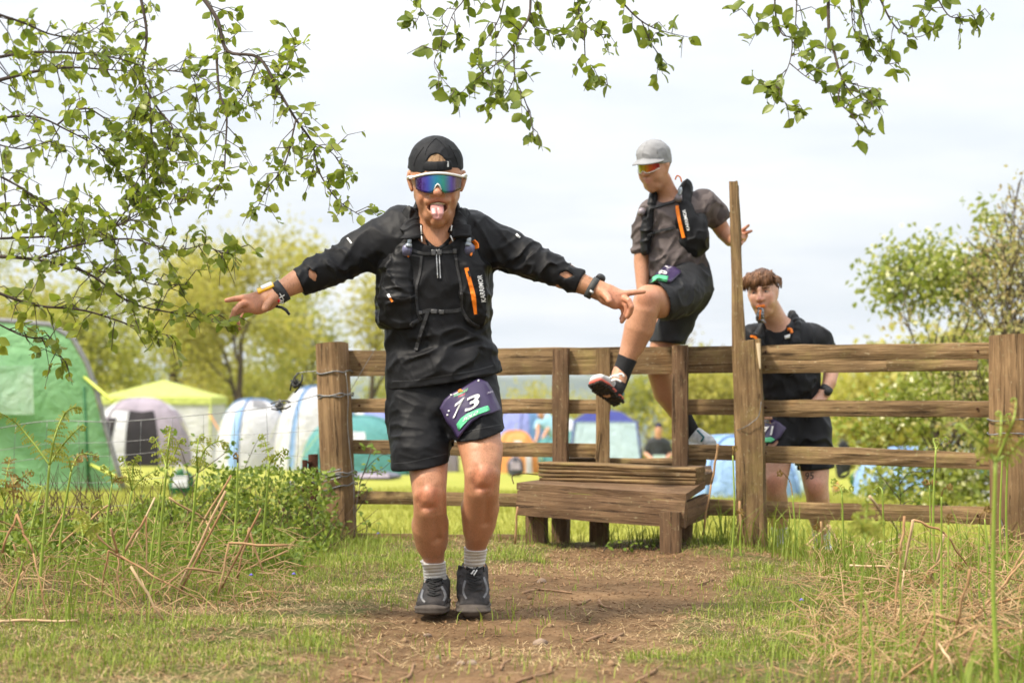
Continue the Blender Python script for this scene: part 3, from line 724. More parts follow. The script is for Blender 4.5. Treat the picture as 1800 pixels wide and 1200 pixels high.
for ex, s_ in ((721, -1), (814, 1)):
    B.add(L([(ex+s_*1, 303, -.085, 4, 8), (ex+s_*2, 314, -.08, 4.5, 10), (ex-s_*1, 328, -.092, 3.5, 6), (ex-s_*3, 334, -.097, 3, 4.5)]), .008)
B.add(L([(768, 365, -.075, 29, 30), (768, 405, -.045, 30, 33), (768, 440, -.03, 42, 40)]), .025)
B.add(L([(758, 385, -.115, 7, 7), (766, 432, -.115, 6, 6)]), .02).add(L([(786, 385, -.115, 7, 7), (774, 432, -.115, 6, 6)]), .02)  # neck tendons
B.add(L([(705, 412, 0, 30, 30), (768, 420, -.02, 44, 38), (836, 412, 0, 30, 30)], (0, 0, 1)), .05)
B.add(L([(766, 440, -.02, 78, 44), (769, 520, -.02, 74, 42), (774, 600, 0, 72, 42), (777, 670, .02, 74, 46)]), .05)
B.add(L([(700, 408, 0, 30), (640, 438, -.04, 26), (585, 466, -.08, 23), (552, 481, -.112, 25), (522, 495, -.14, 20.5), (502, 506, -.16, 17), (488, 516, -.17, 15.5, 12.5)], (0, 0, 1)), .03)
B.add(L([(490, 515, -.17, 16, 12), (470, 526, -.18, 18, 11), (448, 533, -.18, 19, 10), (434, 535, -.18, 17, 9)], (0, 0, 1)), .012)
B.add(L([(474, 530, -.19, 12, 10), (455, 540, -.185, 10, 9)]), .014)
B.add(L([(440, 524, -.185, 6.2), (427, 523.5, -.19, 5.7), (412, 525.5, -.195, 5.0), (398, 528, -.195, 4.0)]), .006)
B.add(L([(434, 533, -.19, 6), (423, 535, -.215, 5.6), (413, 545, -.225, 5.2), (408, 560, -.215, 5), (408, 574, -.20, 4.2)]), .006)
B.add(L([(436, 540, -.18, 6), (425, 544, -.19, 5.4), (417, 553, -.19, 5), (415, 566, -.18, 4.6), (420, 577, -.175, 4.1)]), .004)
B.add(L([(442, 546, -.165, 5.5), (432, 550, -.16, 5), (426, 558, -.15, 4.4), (424, 567, -.14, 3.8)]), .004)
B.add(L([(484, 521, -.19, 9), (474, 529, -.215, 7.6), (468, 537, -.235, 6.6), (465, 543, -.245, 5.4)]), .010)   # thumb
# left arm and hand
B.add(L([(838, 408, 0, 30), (895, 436, -.03, 26), (950, 464, -.06, 23), (990, 484, -.084, 23.5), (1016, 496, -.10, 18.5), (1038, 505, -.115, 16), (1052, 510, -.12, 15, 12)], (0, 0, 1)), .03)
B.add(L([(1050, 509, -.12, 15.5, 12), (1068, 516, -.13, 17, 11), (1086, 524, -.135, 16, 10), (1096, 526, -.135, 14, 9)], (0, 0, 1)), .012)
B.add(L([(1064, 524, -.135, 11, 10), (1082, 534, -.135, 9, 8)]), .014)
B.add(L([(1088, 517, -.14, 6.2), (1101, 515.5, -.145, 5.6), (1117, 513.5, -.15, 5), (1132, 512.5, -.15, 4)]), .006)
B.add(L([(1096, 524, -.145, 6), (1105, 528, -.175, 5.4), (1110, 539, -.18, 5), (1108, 549, -.17, 4.7), (1103, 557, -.16, 4.1)]), .006)
B.add(L([(1094, 531, -.135, 5.7), (1101, 536, -.155, 5.2), (1102, 546, -.155, 4.8), (1098, 557, -.145, 4.4), (1093, 565, -.14, 4)]), .004)
B.add(L([(1088, 536, -.12, 5.2), (1095, 543, -.13, 4.6), (1096, 552, -.125, 4.2), (1092, 560, -.115, 3.7)]), .004)
B.add(L([(1056, 512, -.135, 9), (1064, 518, -.165, 7.6), (1069, 524, -.185, 6.5), (1071, 529, -.195, 5.3)]), .010)
# legs: knees forward, feet trailing
B.add(L([(742, 690, .03, 44, 46), (748, 770, -.04, 38, 40), (753, 835, -.12, 32, 34), (755, 868, -.155, 29, 29), (756, 892, -.13, 28.5, 28), (756, 922, -.065, 29.5, 31), (759, 958, .01, 23.5, 27), (764, 990, .07, 16.5, 20), (766, 1020, .12, 17, 20)]), .02)
B.add(L([(750, 868, -.195, 13, 9), (755, 884, -.185, 11, 9)]), .02); B.add(L([(748, 840, -.165, 9, 9), (742, 812, -.11, 12, 10)]), .03); B.add(L([(765, 846, -.155, 10, 9), (768, 815, -.10, 12, 10)]), .03); B.add(L([(755, 896, -.16, 7, 7), (753, 950, -.03, 6, 8), (762, 985, .045, 6, 8)]), .03)
B.add(L([(744, 922, -.04, 12.5, 16), (747, 950, .01, 11, 14)]), .05).add(L([(768, 915, -.04, 12.5, 16), (771, 945, .01, 10, 14)]), .05)
B.add(L([(820, 690, .03, 46, 46), (838, 750, -.07, 41, 42), (846, 800, -.15, 35, 36), (848, 832, -.19, 31, 31), (847, 858, -.17, 30, 29), (844, 892, -.095, 30.5, 32), (841, 930, -.03, 24, 28), (836, 962, .04, 18, 21), (834, 995, .10, 16.5, 19)]), .02)
B.add(L([(852, 833, -.235, 13, 9), (849, 849, -.225, 11, 9)]), .02); B.add(L([(866, 808, -.19, 9, 9), (868, 785, -.14, 12, 10)]), .03); B.add(L([(838, 812, -.19, 10, 9), (832, 785, -.14, 12, 10)]), .03); B.add(L([(848, 862, -.20, 7, 7), (845, 915, -.07, 6, 8), (836, 958, .02, 6, 8)]), .03)
B.add(L([(831, 892, -.07, 12.5, 16), (832, 922, -.02, 11, 14)]), .05).add(L([(857, 885, -.07, 12.5, 16), (855, 915, -.02, 11, 14)]), .05)
for g in ([(737, 860, -.208, 3.5, 5), (738, 884, -.195, 3.5, 5)], [(772, 860, -.208, 3.5, 5), (772, 884, -.195, 3.5, 5)], [(745, 893, -.205, 9, 2.5), (766, 893, -.205, 9, 2.5)], [(766, 908, -.172, 3, 5), (769, 950, -.078, 3, 5)],           [(834, 825, -.248, 3.5, 5), (834, 850, -.236, 3.5, 5)], [(868, 825, -.248, 3.5, 5), (867, 850, -.236, 3.5, 5)], [(840, 859, -.246, 9, 2.5), (860, 859, -.246, 9, 2.5)], [(857, 876, -.212, 3, 5), (854, 922, -.118, 3, 5)]): B.sub(L([(q[0], q[1], q[2]-.012, q[3], q[4]) for q in g]), .026)
B.add(L([(766, 1020, .11, 18, 20), (762, 1050, .03, 22, 12), (759, 1064, -.05, 20, 8)]), .02)
B.add(L([(834, 995, .10, 17, 20), (834, 1030, .05, 22, 13), (834, 1062, .0, 20, 9)]), .02)
tan = (.45, .215, .115)
BIG = (.56, .22, .13)
bodyo = B.build('body', .0034, SKIN, man, 1, body_cols(tan, [

    (p(769, 352, -.21), (.030, .06, .008), (.52, .16, .12), .55), (p(769, 384, -.2), (.022, .06, .010), (.5, .16, .12), .5),
    (p(769, 338, -.23), (.020, .05, .018), (.62, .25, .16), .5), (p(741, 342, -.18), (.03, .05, .03), (.60, .24, .15), .4), (p(797, 341, -.18), (.03, .05, .03), (.60, .24, .15), .4),
    (p(769, 362, -.18), (.034, .05, .022), (.16, .03, .025), .9),
    (p(754, 876, -.2), (.045, .08, .05), (.55, .19, .11), .6), (p(850, 842, -.24), (.045, .08, .05), (.56, .2, .115), .6),
    (p(420, 545, -.2), (.10, .1, .08), (.60, .26, .17), .5), (p(1100, 535, -.15), (.10, .1, .08), (.60, .26, .17), .5),
    (p(757, 960, -.0), (.09, .3, .16), (.50, .25, .14), .5)]))
def body_hair(bo, parent, zones, n, rad=.0005, ln=.012, mat=None, seed=1):
    me = bo.data; co = np.empty(len(me.vertices)*3, dtype=np.float32); me.vertices.foreach_get('co', co); co = co.reshape(-1, 3); no = np.empty(len(me.vertices)*3, dtype=np.float32); me.vertices.foreach_get('normal', no); no = no.reshape(-1, 3); r_ = np.random.default_rng(seed); V = []; F_ = []
    for (lo, hi, dn) in zones:
        k = np.nonzero(np.all((co > np.array(lo)) & (co < np.array(hi)), axis=1) & (no[:, 1] < .35))[0]
        k = r_.choice(k, min(n, len(k)), replace=False); a = co[k]; nn = no[k]; t = np.array(dn)+r_.normal(size=(len(k), 3))*.45; t -= nn*(t*nn).sum(1, keepdims=True); t /= np.linalg.norm(t, axis=1, keepdims=True); s_ = np.cross(t, nn)*rad; L_ = ln*r_.uniform(.5, 1.2, (len(k), 1)); b = len(V)
        q = np.stack([a-s_, a+s_, a+t*L_+nn*L_*.28], 1).reshape(-1, 3); V.extend(q.tolist()); F_.extend((b+3*i, b+3*i+1, b+3*i+2) for i in range(len(k)))
    return tag(mesh_np('body_hair', V, F_, mat, parent, False), kind='stuff')
HRM = simple('limb_hair', (.24, .13, .06), (.38, .23, .11), 60, .6, .3)
xz = lambda x0, y0, x1, y1, d0=-.5, d1=.6: (tuple(min(a, b) for a, b in zip(p(x0, y1, d0), p(x1, y0, d0))), tuple(max(a, b) for a, b in zip(p(x0, y1, d1), p(x1, y0, d1))))
body_hair(bodyo, man, [(*xz(715, 830, 795, 1000), (.1, 0, -1)), (*xz(800, 765, 890, 975), (.1, 0, -1)), (*xz(495, 470, 550, 520), (-.9, 0, -.4)), (*xz(1005, 480, 1040, 520), (.9, 0, -.4))], 1100, rad=.00038, mat=HRM)
# tongue, teeth, hair
T = Sdf(); T.add(L([(768, 361, -.195, 11.5, 5), (768.5, 369, -.226, 11.5, 5), (769, 376, -.238, 10.5, 4.5), (769, 383, -.236, 7.5, 4)]), .01); T.sub(L([(768.5, 364, -.235, 1.4, 2), (769, 380, -.246, 1.2, 2)]), .005)
T.build('tongue', .002, simple('tongue', (.50, .25, .23), (.42, .19, .18), 120, .35, .5), man, 1)
T = Sdf(); T.add(L([(757, 358.5, -.196, 2.2, 2.2), (769, 357.6, -.209, 2.4, 2.2), (782, 358, -.196, 2.2, 2.2)]), .004); T.build('teeth', .0022, simple('teeth', (.62, .52, .34), (.55, .46, .30), 40, .3, .5), man, 1)
HAIR1 = simple('fair_hair', (.22, .12, .055), (.36, .22, .11), 60, .55, .4, stretch=(3, 1, .6), bump=.6, bscale=120)
H = Sdf(); H.add(M1.ell(767, 298, -.112, 44.5, 53.5, 51.5)); H.cut(plane(p(767, 311, -.11), (0, .55, -1)), .004); H.disp(folds(170, 3, .0025, stretch=(1, 1, .25)))
H.build('hair', .003, HAIR1, man, 1)
# ---- cap worn back to front
C = Sdf(); C.add(M1.ell(766, 297, -.105, 47.5, 56, 56)); C.add(L([(766, 288, -.10, 47, 55), (766, 305, -.10, 46.5, 54)]), .01)
C.cut(plane(p(766, 306, -.22), (0, .30, -1)), .003)
C.sub(M1.ell(767, 292, -.235, 20.5, 25, 24), .003)
C.disp(folds(30, 5, .0022)); C.add(M1.ell(765, 241, -.105, 3.2, 2.4, 3.2), .003)
capo = C.build('cap', .003, F_CAP, man, 1)
BD = Sdf(); BD.add(L([(744, 292, -.205, 8.5, 3), (757, 292.5, -.226, 8.5, 3), (768, 292.5, -.231, 8.5, 3), (780, 292, -.226, 8.5, 3), (792, 290, -.206, 8.5, 3)], (0, 0, 1)), .003)
bs = BD.build('cap_strap', .0022, F_CAP, capo, 1)
decal_text('cap_mark', 'i', (787, 289), (3, 0), (0, -9), BD, 6.6, 7.4, WHITEP, bs, .002)
for q in ([(766, 243), (757, 252), (750, 262), (747, 272)], [(766, 243), (777, 252), (786, 264), (789, 274)], [(745, 258), (733, 275), (727, 292)], [(789, 256), (799, 272), (805, 290)]):
    ribbon('seam', q, 1.0, C, 6.7, 7.6, F_CAP, capo, .0005, .0012, 3)
# ---- sunglasses: white top frame, one mirrored shield
sg = empty('sunglasses', p(769, 322, -.23), None, None); del_ = None
sg.parent = man; sg.matrix_parent_inverse = WM(man).inverted()
def shield(name, cx, cy, dd, wpx, top, bot, mat, parent, yaw=0, notch=8, curve=.055, th=.003, man_=M1, inset=0.0, roll=0):
    V = []; Fc = []; n = 26; m = 8; c0 = man_.p(cx, cy, dd); ky = math.cos(yaw), math.sin(yaw); cr_, sr_ = math.cos(roll), math.sin(roll)
    for lay in (0, 1):
        for i in range(n+1):
            u = -1+2*i/n; up = top*(1-.22*u*u)-inset; dn = bot*(1-.55*abs(u)**2.6)-notch*math.exp(-(u/.17)**2)-inset
            for j in range(m+1):
                t = j/m; zz = up*(1-t)-dn*t; x = u*wpx*(1-.03*t); yy = curve*u*u+th*lay+.004*((t-.5)**2)
                xm, zm = x/man_.k, zz/man_.k; xm, zm = xm*cr_-zm*sr_, xm*sr_+zm*cr_
                V.append((c0.x+xm*ky[0]+yy*ky[1], c0.y-xm*ky[1]+yy*ky[0], c0.z+zm))
    N_ = (n+1)*(m+1); ix = lambda l, i, j: l*N_+i*(m+1)+j
    for i in range(n):
        for j in range(m):
            Fc += [(ix(0, i, j), ix(0, i, j+1), ix(0, i+1, j+1), ix(0, i+1, j)), (ix(1, i, j), ix(1, i+1, j), ix(1, i+1, j+1), ix(1, i, j+1))]
        for j in (0, m): Fc.append((ix(0, i, j), ix(0, i+1, j), ix(1, i+1, j), ix(1, i, j)) if j == 0 else (ix(0, i, j), ix(1, i, j), ix(1, i+1, j), ix(0, i+1, j)))
    return mesh_np(name, V, Fc, mat, parent), lambda u, t: Vector(V[ix(0, int(round((u+1)/2*n)), int(round(t*m)))])
lens, lp = shield('lens', 769.5, 321, -.250, 40, 14, 18.5, LENS_A, sg, notch=13)
top = [lp(-1+2*i/26, 0) for i in range(27)]
lt = Vector((0, -.002, 0))
tube('top_frame', [p(717, 312, -.11), p(720, 311, -.17)]+[q+Vector((0, -.0015, .004)) for q in top]+[p(818, 307, -.17), p(820, 309, -.11)], .0048, LENS_FRAME, sg, 8)
tube('nose_piece', [lp(-.16, 1)+lt, lp(-.08, .95)+Vector((-.0, -.004, .006)), lp(0, 1)+Vector((0, -.006, .006)), lp(.08, .95)+Vector((0, -.004, .006)), lp(.16, 1)+lt], .0028, LENS_FRAME, sg, 6)
tube('temple_arm', [p(723, 313, -.20), p(719, 312, -.13), p(717, 315, -.07)], .0052, LENS_FRAME, sg, 6); tube('temple_arm', [p(814, 310, -.20), p(818, 310, -.13), p(819, 314, -.07)], .0052, LENS_FRAME, sg, 6)
# ---- long-sleeved half-zip top, cuffs pushed up
S = Sdf()
S.add(L([(716, 408, .0, 40, 44), (768, 418, -.01, 46, 50), (824, 414, 0, 38, 43)], (0, 0, 1)), .05)
S.add(L([(764, 448, -.015, 96, 58), (765, 500, -.02, 97, 60), (768, 560, -.01, 95, 58), (772, 610, .0, 95, 58), (777, 650, .0, 102, 70), (781, 700, .0, 104, 74)]), .05)
S.add(L([(705, 408, 0, 41), (655, 430, -.03, 37), (604, 458, -.07, 31), (572, 474, -.095, 28.5), (545, 486, -.12, 25.5), (515, 500, -.145, 23)], (0, 0, 1)), .05)
S.add(L([(832, 416, 0, 38), (885, 435, -.025, 34.5), (935, 457, -.05, 31), (970, 474, -.075, 27.5), (1000, 488, -.09, 23.5), (1035, 504, -.11, 19.5)], (0, 0, 1)), .05)
S.disp(folds(30, 33, .0022, stretch=(1.5, 1, .5), rot=((0, 1, 0), -.45))); S.disp(folds(9, 31, .008, stretch=(1.6, 1, .75), rot=((0, 1, 0), .5)))
S.disp(folds(22, 41, .015, p(585, 468, -.07), (.17, .3, .14), stretch=(1.5, .8, .5), rot=((0, 1, 0), -.75)))
S.disp(folds(22, 43, .015, p(930, 460, -.05), (.20, .3, .14), stretch=(1.5, .8, .5), rot=((0, 1, 0), .75)))
S.disp(folds(15, 47, .017, p(790, 625, -.02), (.24, .4, .14), stretch=(.45, 1, 1.5), rot=((0, 1, 0), -.35)))
S.disp(folds(15, 51, .010, p(690, 430, -.02), (.16, .4, .14), stretch=(1.1, 1, .5), rot=((0, 1, 0), .6)))
S.disp(folds(15, 53, .010, p(850, 430, -.02), (.16, .4, .14), stretch=(1.1, 1, .5), rot=((0, 1, 0), -.6)))
S.cut(plane(p(523, 494, -.14), (-.83, -.2, -.42)), .004); S.cut(plane(p(1021, 497, -.10), (.90, -.15, -.42)), .004)
HEMP = plane(p(690, 682, 0), (.15, .10, -1)); S.cut(HEMP, .004)
S.sub(M1.ell(768, 402, -.10, 40, 34, 55), .006)          # neck opening
S.sub(L([(545, 474, -.165, 2, 6), (549, 483, -.165, 6.5, 11), (553, 492, -.165, 1.5, 6)]), .002)       # thumb loops: diamond holes
S.sub(L([(985, 482, -.135, 2, 6), (995, 482.5, -.137, 6.5, 11), (1006, 484, -.139, 1.5, 6)], (0, 0, 1)), .002)
shirt = S.build('top', .0045, F_SHIRT, man, 1)
SKP = simple('skin_patch', tan, tuple(x*.9 for x in tan), 60, .5, .35)
# stand-up collar opened out to both sides
for s_, nn in ((-1, [(733, 360, -.045, 4, 14), (728, 384, -.085, 10, 5.5), (724, 404, -.125, 17, 5.5), (728, 416, -.145, 20, 5)]), (1, [(803, 364, -.045, 4, 14), (807, 384, -.085, 10, 5.5), (810, 402, -.125, 16, 5.5), (807, 414, -.145, 19, 5)])):
    K = Sdf(); K.add(L(nn), .012); K.cut(plane(p(750, 423, -.1), (0, 0, -1)), .004); K.disp(folds(26, 12+s_, .005)); K.build('collar', .003, F_SHIRT, shirt, 1)
K = Sdf(); K.add(L([(730, 392, .03, 8, 12), (768, 380, .075, 10, 12), (806, 392, .03, 8, 12)], (0, 0, 1)), .02); K.build('collar', .004, F_SHIRT, shirt, 1)
K = Sdf(); K.add(L([(746, 414, -.105, 5, 5), (758, 434, -.128, 5, 5), (769, 440, -.133, 5, 5), (780, 433, -.128, 5, 5), (794, 412, -.105, 5, 5)]), .01); K.build('inner_neckline', .003, F_SHORT, shirt, 1)
for a_, b_ in (((740, 396), (741, 412)), ((741, 415), (742, 425)), ((794, 396), (793, 406)), ((792, 414), (796, 424))):
    tube('collar_trim', [p(*a_, -.158), p(*b_, -.162)], .0022, WHITEP, shirt, 5)
near1, far1 = 6.4, 7.9
ribbon('zip_tape', [(769.5, 425), (770.5, 460), (772, 492)], 9, S, near1, far1, F_SHORT, shirt, .001, .002)
for dx in (-2.6, 2.2): ribbon('zip_teeth', [(769.5+dx, 438), (770.5+dx, 462), (772+dx, 489)], 1.5, S, near1, far1, SILVER, shirt, .003, .002)
ribbon('zip_pull', [(769, 422), (770, 433)], 4, S, near1, far1, SILVER, shirt, .004, .004)
ribbon('hem_band', [(690, 670), (730, 668), (780, 660), (830, 652), (868, 642)], 2.0, S, near1, far1, F_STRAP, shirt, -.001, .0015)
ribbon('sleeve_mark', [(611, 419), (618, 428)], 2.5, S, near1, far1, WHITEP, shirt, .001, .0015, 2); ribbon('sleeve_mark', [(907, 412), (914, 418)], 3.0, S, near1, far1, WHITEP, shirt, .001, .0015, 2)
# ---- shorts
Q = Sdf()
Q.add(L([(777, 640, .015, 91, 55), (778, 690, .01, 94, 58), (779, 715, 0, 94, 61)]), .03)
Q.add(L([(735, 690, .0, 54, 56), (736, 750, -.03, 54, 56), (740, 790, -.07, 53.5, 54), (744, 850, -.10, 54, 53)]), .03)
Q.add(L([(822, 690, .0, 56, 58), (834, 735, -.06, 51, 54), (845, 770, -.10, 45, 49), (850, 800, -.13, 42, 47)]), .03)
Q.sub(L([(796, 780, -.10, 8, 40), (795, 850, -.10, 12, 70)]), .012)
Q.disp(folds(26, 67, .0022, stretch=(.6, 1, 1.5), rot=((0, 1, 0), .3))); Q.disp(folds(9, 61, .009, stretch=(1.2, 1, .5), rot=((0, 1, 0), .2))); Q.disp(folds(17, 63, .007, p(800, 720, -.1), (.12, .3, .16), stretch=(1.4, 1, .5), rot=((0, 1, 0), -.7)))
Q.disp(folds(17, 65, .010, p(720, 730, -.1), (.14, .3, .14), stretch=(.5, 1, 1.4)))
# hems: each leg has its own
Q.cut(Prim(lambda X: np.where(X[:, 0] < p(797, 0, -.1).x, (X-np.array(p(688, 825, -.1)))@np.array((.15, .15, -.977)), (X-np.array(p(802, 776, -.15)))@np.array((.20, .16, -.966))).astype(np.float32), (-1e3,)*3, (1e3,)*3), .003)
Q.sub(L([(745, 838, -.095, 46, 44), (747, 900, -.12, 46, 44)]), .004); Q.sub(L([(849, 782, -.115, 36, 40), (851, 830, -.14, 36, 40)]), .004)
shorts = Q.build('shorts', .0045, F_SHORT, man, 1)
ribbon('hem_stitch', [(692, 814), (720, 812), (760, 803), (790, 796)], 1.4, Q, near1, far1, F_STRAP, shorts, .0, .0012); ribbon('hem_stitch', [(810, 763), (830, 756), (860, 750), (884, 745)], 1.4, Q, near1, far1, F_STRAP, shorts, .0, .0012)
# ---- race bib pinned round the thigh of the shorts
bib = patch('race_bib', [(773, 717), (781, 703), (792, 693), (812, 683), (840, 665.5), (856, 672), (866, 688), (880, 720), (868, 725), (845, 731), (830, 741), (815, 757), (805, 771), (797, 756), (786, 742)], nod(Q, .013), near1, far1, PURPLE, man, .001, 9, .003, wav=.0012)
BQ = nod(Q, .0175)
band = patch('category_band', [(803.5, 745.5), (811, 735), (822, 727), (840, 719), (857, 713), (861, 721), (844, 727), (828, 735), (815, 746), (807, 757)], BQ, near1, far1, GREENB, bib, .003, 4, .001)
decal_text('race_number', '7', (806.5, 718), (16, -12), (6, -27), BQ, near1, far1, WHITEP, bib, .006)
decal_text('race_number', '3', (831, 707.5), (23, -10), (4, -25), BQ, near1, far1, WHITEP, bib, .006)
decal_text('category_word', 'SOLO', (828, 731.5), (24, -13), (3, -7), BQ, near1, far1, WHITEP, band, .0075)
decal_text('event_name', 'WYCHWOOD', (810.5, 692), (24, -11), (1.6, -4.5), BQ, near1, far1, simple('logo_green', (.12, .62, .3), (.3, .6, .2), 90, .5), bib, .006, -1.5)
decal_text('event_word', 'TRAIL', (812.5, 695.5), (13, -6), (1, -2.6), BQ, near1, far1, simple('logo_red', (.7, .03, .07), (.6, .03, .06), 90, .5), bib, .006)
patch('event_emblem', [(805.5, 690), (806, 686), (810, 684), (813.5, 686.5), (814, 688.5), (809.5, 689)], BQ, near1, far1, simple('logo_orange', (.85, .30, .02), (.8, .1, .02), 300, .5), bib, .004, 3, .001)
decal_text('small_print', '7Hrs', (860, 690.5), (10, -4), (1.2, -4), BQ, near1, far1, simple('grey_print', (.4, .38, .45), (.3, .28, .34), 30, .6), bib, .006)
for q in ((793, 694), (841, 669), (789, 722), (786.5, 729)): patch('bib_hole', [(q[0]-1.3, q[1]-1.3), (q[0]+1.3, q[1]-1.3), (q[0]+1.3, q[1]+1.3), (q[0]-1.3, q[1]+1.3)], BQ, near1, far1, WHITEP, bib, .001, 2, .001)
# ---- running vest
Vt = Sdf()
Vt.add(L([(722, 395, -.02, 17, 40), (716, 430, -.095, 21, 16), (708, 470, -.10, 27, 22), (704, 520, -.10, 34, 30), (712, 560, -.085, 36, 26)]), .03)
Vt.add(L([(812, 395, -.02, 16, 40), (816, 430, -.095, 20, 16), (822, 470, -.10, 24, 22), (830, 520, -.10, 25, 28), (834, 555, -.085, 22, 24)]), .03)
Vt.add(L([(682, 470, .0, 20, 52), (682, 560, .0, 20, 52)]), .03); Vt.add(L([(848, 470, .0, 17, 52), (848, 555, .0, 17, 52)]), .03)
Vt.add(L([(740, 420, .12, 50, 20), (768, 480, .13, 70, 28), (768, 560, .12, 70, 24)]), .03); Vt.add(L([(800, 420, .12, 30, 20), (768, 480, .13, 60, 28)]), .03)
Vt.disp(folds(15, 71, .008, stretch=(1, 1, .6))); Vt.disp(folds(34, 73, .003)); Vt.disp(folds(20, 75, .009, p(700, 530, -.1), (.12, .3, .1), stretch=(.5, 1, 1.4)))
Vt.cut(plane(p(700, 579, -.1), (-.05, 0, -1)), .006)
vest = Vt.build('running_vest', .004, F_VEST, man, 1)
VS = Sdf((S, Vt))
ribbon('zip_binding', [(741, 450), (738, 480), (731, 510), (733, 545), (741, 563)], 4.5, VS, near1, far1, F_STRAP, vest, .001, .003); ribbon('zip_binding', [(800, 448), (806, 475), (812, 510), (814, 545), (828, 566), (842, 574)], 4.5, VS, near1, far1, F_STRAP, vest, .001, .003)
ribbon('chest_strap', [(722, 438), (745, 446), (768, 444), (790, 443), (803, 442)], 5, VS, near1, far1, F_STRAP, vest, .003, .003)
ribbon('waist_strap', [(738, 550), (755, 545), (775, 547), (800, 546), (814, 543)], 6, VS, near1, far1, F_STRAP, vest, .003, .003)
ribbon('strap_tail', [(752, 548), (746, 567), (738, 592), (732, 616)], 6, VS, near1, far1, F_STRAP, vest, .006, .003)
ribbon('strap_tail', [(738, 560), (728, 566), (722, 572)], 6, VS, near1, far1, F_STRAP, vest, .004, .003)
BUCK = simple('buckle', (.05, .05, .052), (.08, .08, .082), 40, .4, .5)
for (x, y, w, h) in ((762, 444, 7, 10), (772, 444, 8, 9), (799, 442, 6, 8), (763, 547, 10, 7), (776, 548, 8, 7), (739, 549, 6, 6)):
    patch('buckle', [(x-w/2, y-h/2), (x+w/2, y-h/2), (x+w/2, y+h/2), (x-w/2, y+h/2)], VS, near1, far1, BUCK, vest, .005, 3, .004)
ribbon('pocket_zip', [(820, 471), (826, 495), (832, 520), (836, 552)], [7, 7, 8, 5], VS, near1, far1, ORANGE, vest, .001, .003)
ribbon('zip_pull', [(823, 477), (827, 486)], 3.5, VS, near1, far1, F_STRAP, vest, .005, .003, 2)
decal_text('brand_lettering', 'KARRIMOR', (846, 507), (-7, -47), (-8, 0), Sdf((nod(S, .004), nod(Vt, .008))), near1, far1, WHITEP, vest, .003)
ribbon('pocket_edge', [(672, 505), (690, 522), (712, 525), (732, 518)], 2, VS, near1, far1, F_STRAP, vest, .001, .002); ribbon('pocket_edge', [(704, 440), (716, 447), (733, 450), (742, 452)], 3, VS, near1, far1, F_STRAP, vest, .001, .002)
ribbon('cord', [(684, 520), (690, 530)], 3, VS, near1, far1, ORANGE, vest, .001, .003, 2); ribbon('cord', [(683, 517), (686, 523)], 4, VS, near1, far1, WHITEP, vest, .003, .002, 2)
for bx, by, tx in ((716, 436, 719), (826, 434, 824)):
    X, _ = VS.cast([bx], [by+3], near1, far1); Db = float(X[0][1])-.012; fl = tube('soft_flask', [P(bx-1, by+10, Db+.02), P(bx, by, Db+.008), P(tx-1, by-3, Db)], [.021, .018, .013], simple('flask', (.16, .16, .26), (.10, .10, .17), 50, .3, .5), vest, 10)
    tube('flask_cap', [P(tx-1, by-2, Db), P(tx, by-7, Db)], [.0125, .0115], CLEAR, fl, 10); tube('bite_valve', [P(tx, by-6, Db), P(tx+.5, by-14, Db), P(tx+1, by-17, Db)], [.009, .0085, .0065], CLEAR, fl, 10)
    ribbon('flask_tag', [(bx+4, by+4), (bx+1, by+16)], 3, VS, near1, far1, ORANGE, vest, .006, .002, 2)
ribbon('whistle', [(830, 424), (835, 430), (836, 438)], 2, VS, near1, far1, ORANGE, vest, .012, .003, 2)
# ---- wrist wear
def cuff(name, a, b, ra, rb, mat, parent, dep=.9, sides=20, right=None):
    a, b = Vector(a), Vector(b); t = (b-a).normalized(); r = Vector((0, -1, 0)); r = (r-t*r.dot(t)).normalized(); u = t.cross(r); V = []; Fc = []
    for i, (c_, rr, g) in enumerate(((a, ra-.004, 0), (a, ra, 0), (b, rb, 0), (b, rb-.004, 0))):
        for k in range(sides):
            an = 2*math.pi*k/sides; V.append(c_+r*(math.cos(an)*rr*dep)+u*(math.sin(an)*rr))
    for i in range(3):
        for k in range(sides): k2 = (k+1) % sides; Fc.append((i*sides+k, i*sides+k2, (i+1)*sides+k2, (i+1)*sides+k))
    return mesh_np(name, V, Fc, mat, parent)
wb_ = cuff('timing_wristband', p(499, 509, -.165), p(485, 518.5, -.172), .042, .040, F_STRAP, man, .86)
tube('strap_end', [p(481, 538, -.175), p(495, 540, -.195), p(503, 545, -.20), p(509, 553, -.20)], [.006, .007, .007, .006], F_STRAP, wb_, 4)
yl = simple('yellow_case', (.85, .50, .01), (.8, .44, .01), 20, .4, .5)
case = plank('timing_chip', p(453, 512, -.185), p(481, 500.5, -.18), .014, .036, yl, wb_, up=(.35, -.25, 1), rough=.0005); plank('chip_screen', p(459, 506, -.187), p(478, 498.5, -.182), .010, .03, simple('pale_screen', (.7, .72, .74), (.6, .62, .64), 20, .25), wb_, up=(.35, -.25, 1), rough=.0003)
WBs = Sdf(); WBs.add(loft([(p(499, 509, -.165), .042, .036), (p(485, 518.5, -.172), .040, .034)], (0, 0, 1)))
decal_text('band_print', '8X', (494.5, 524), (2.5, -17), (-8.5, -3), WBs, near1, far1, WHITEP, wb_, .003); patch('band_dot', [(487, 527), (491, 525), (493, 529), (489, 531)], WBs, near1, far1, simple('red_dot', (.7, .02, .03), (.6, .02, .03), 20, .5), wb_, .002, 2, .001)
wt = cuff('watch_strap', p(1036, 503.5, -.115), p(1046, 509, -.118), .041, .040, simple('grey_strap', (.035, .038, .038), (.06, .062, .06), 60, .6, .3), man, .86)
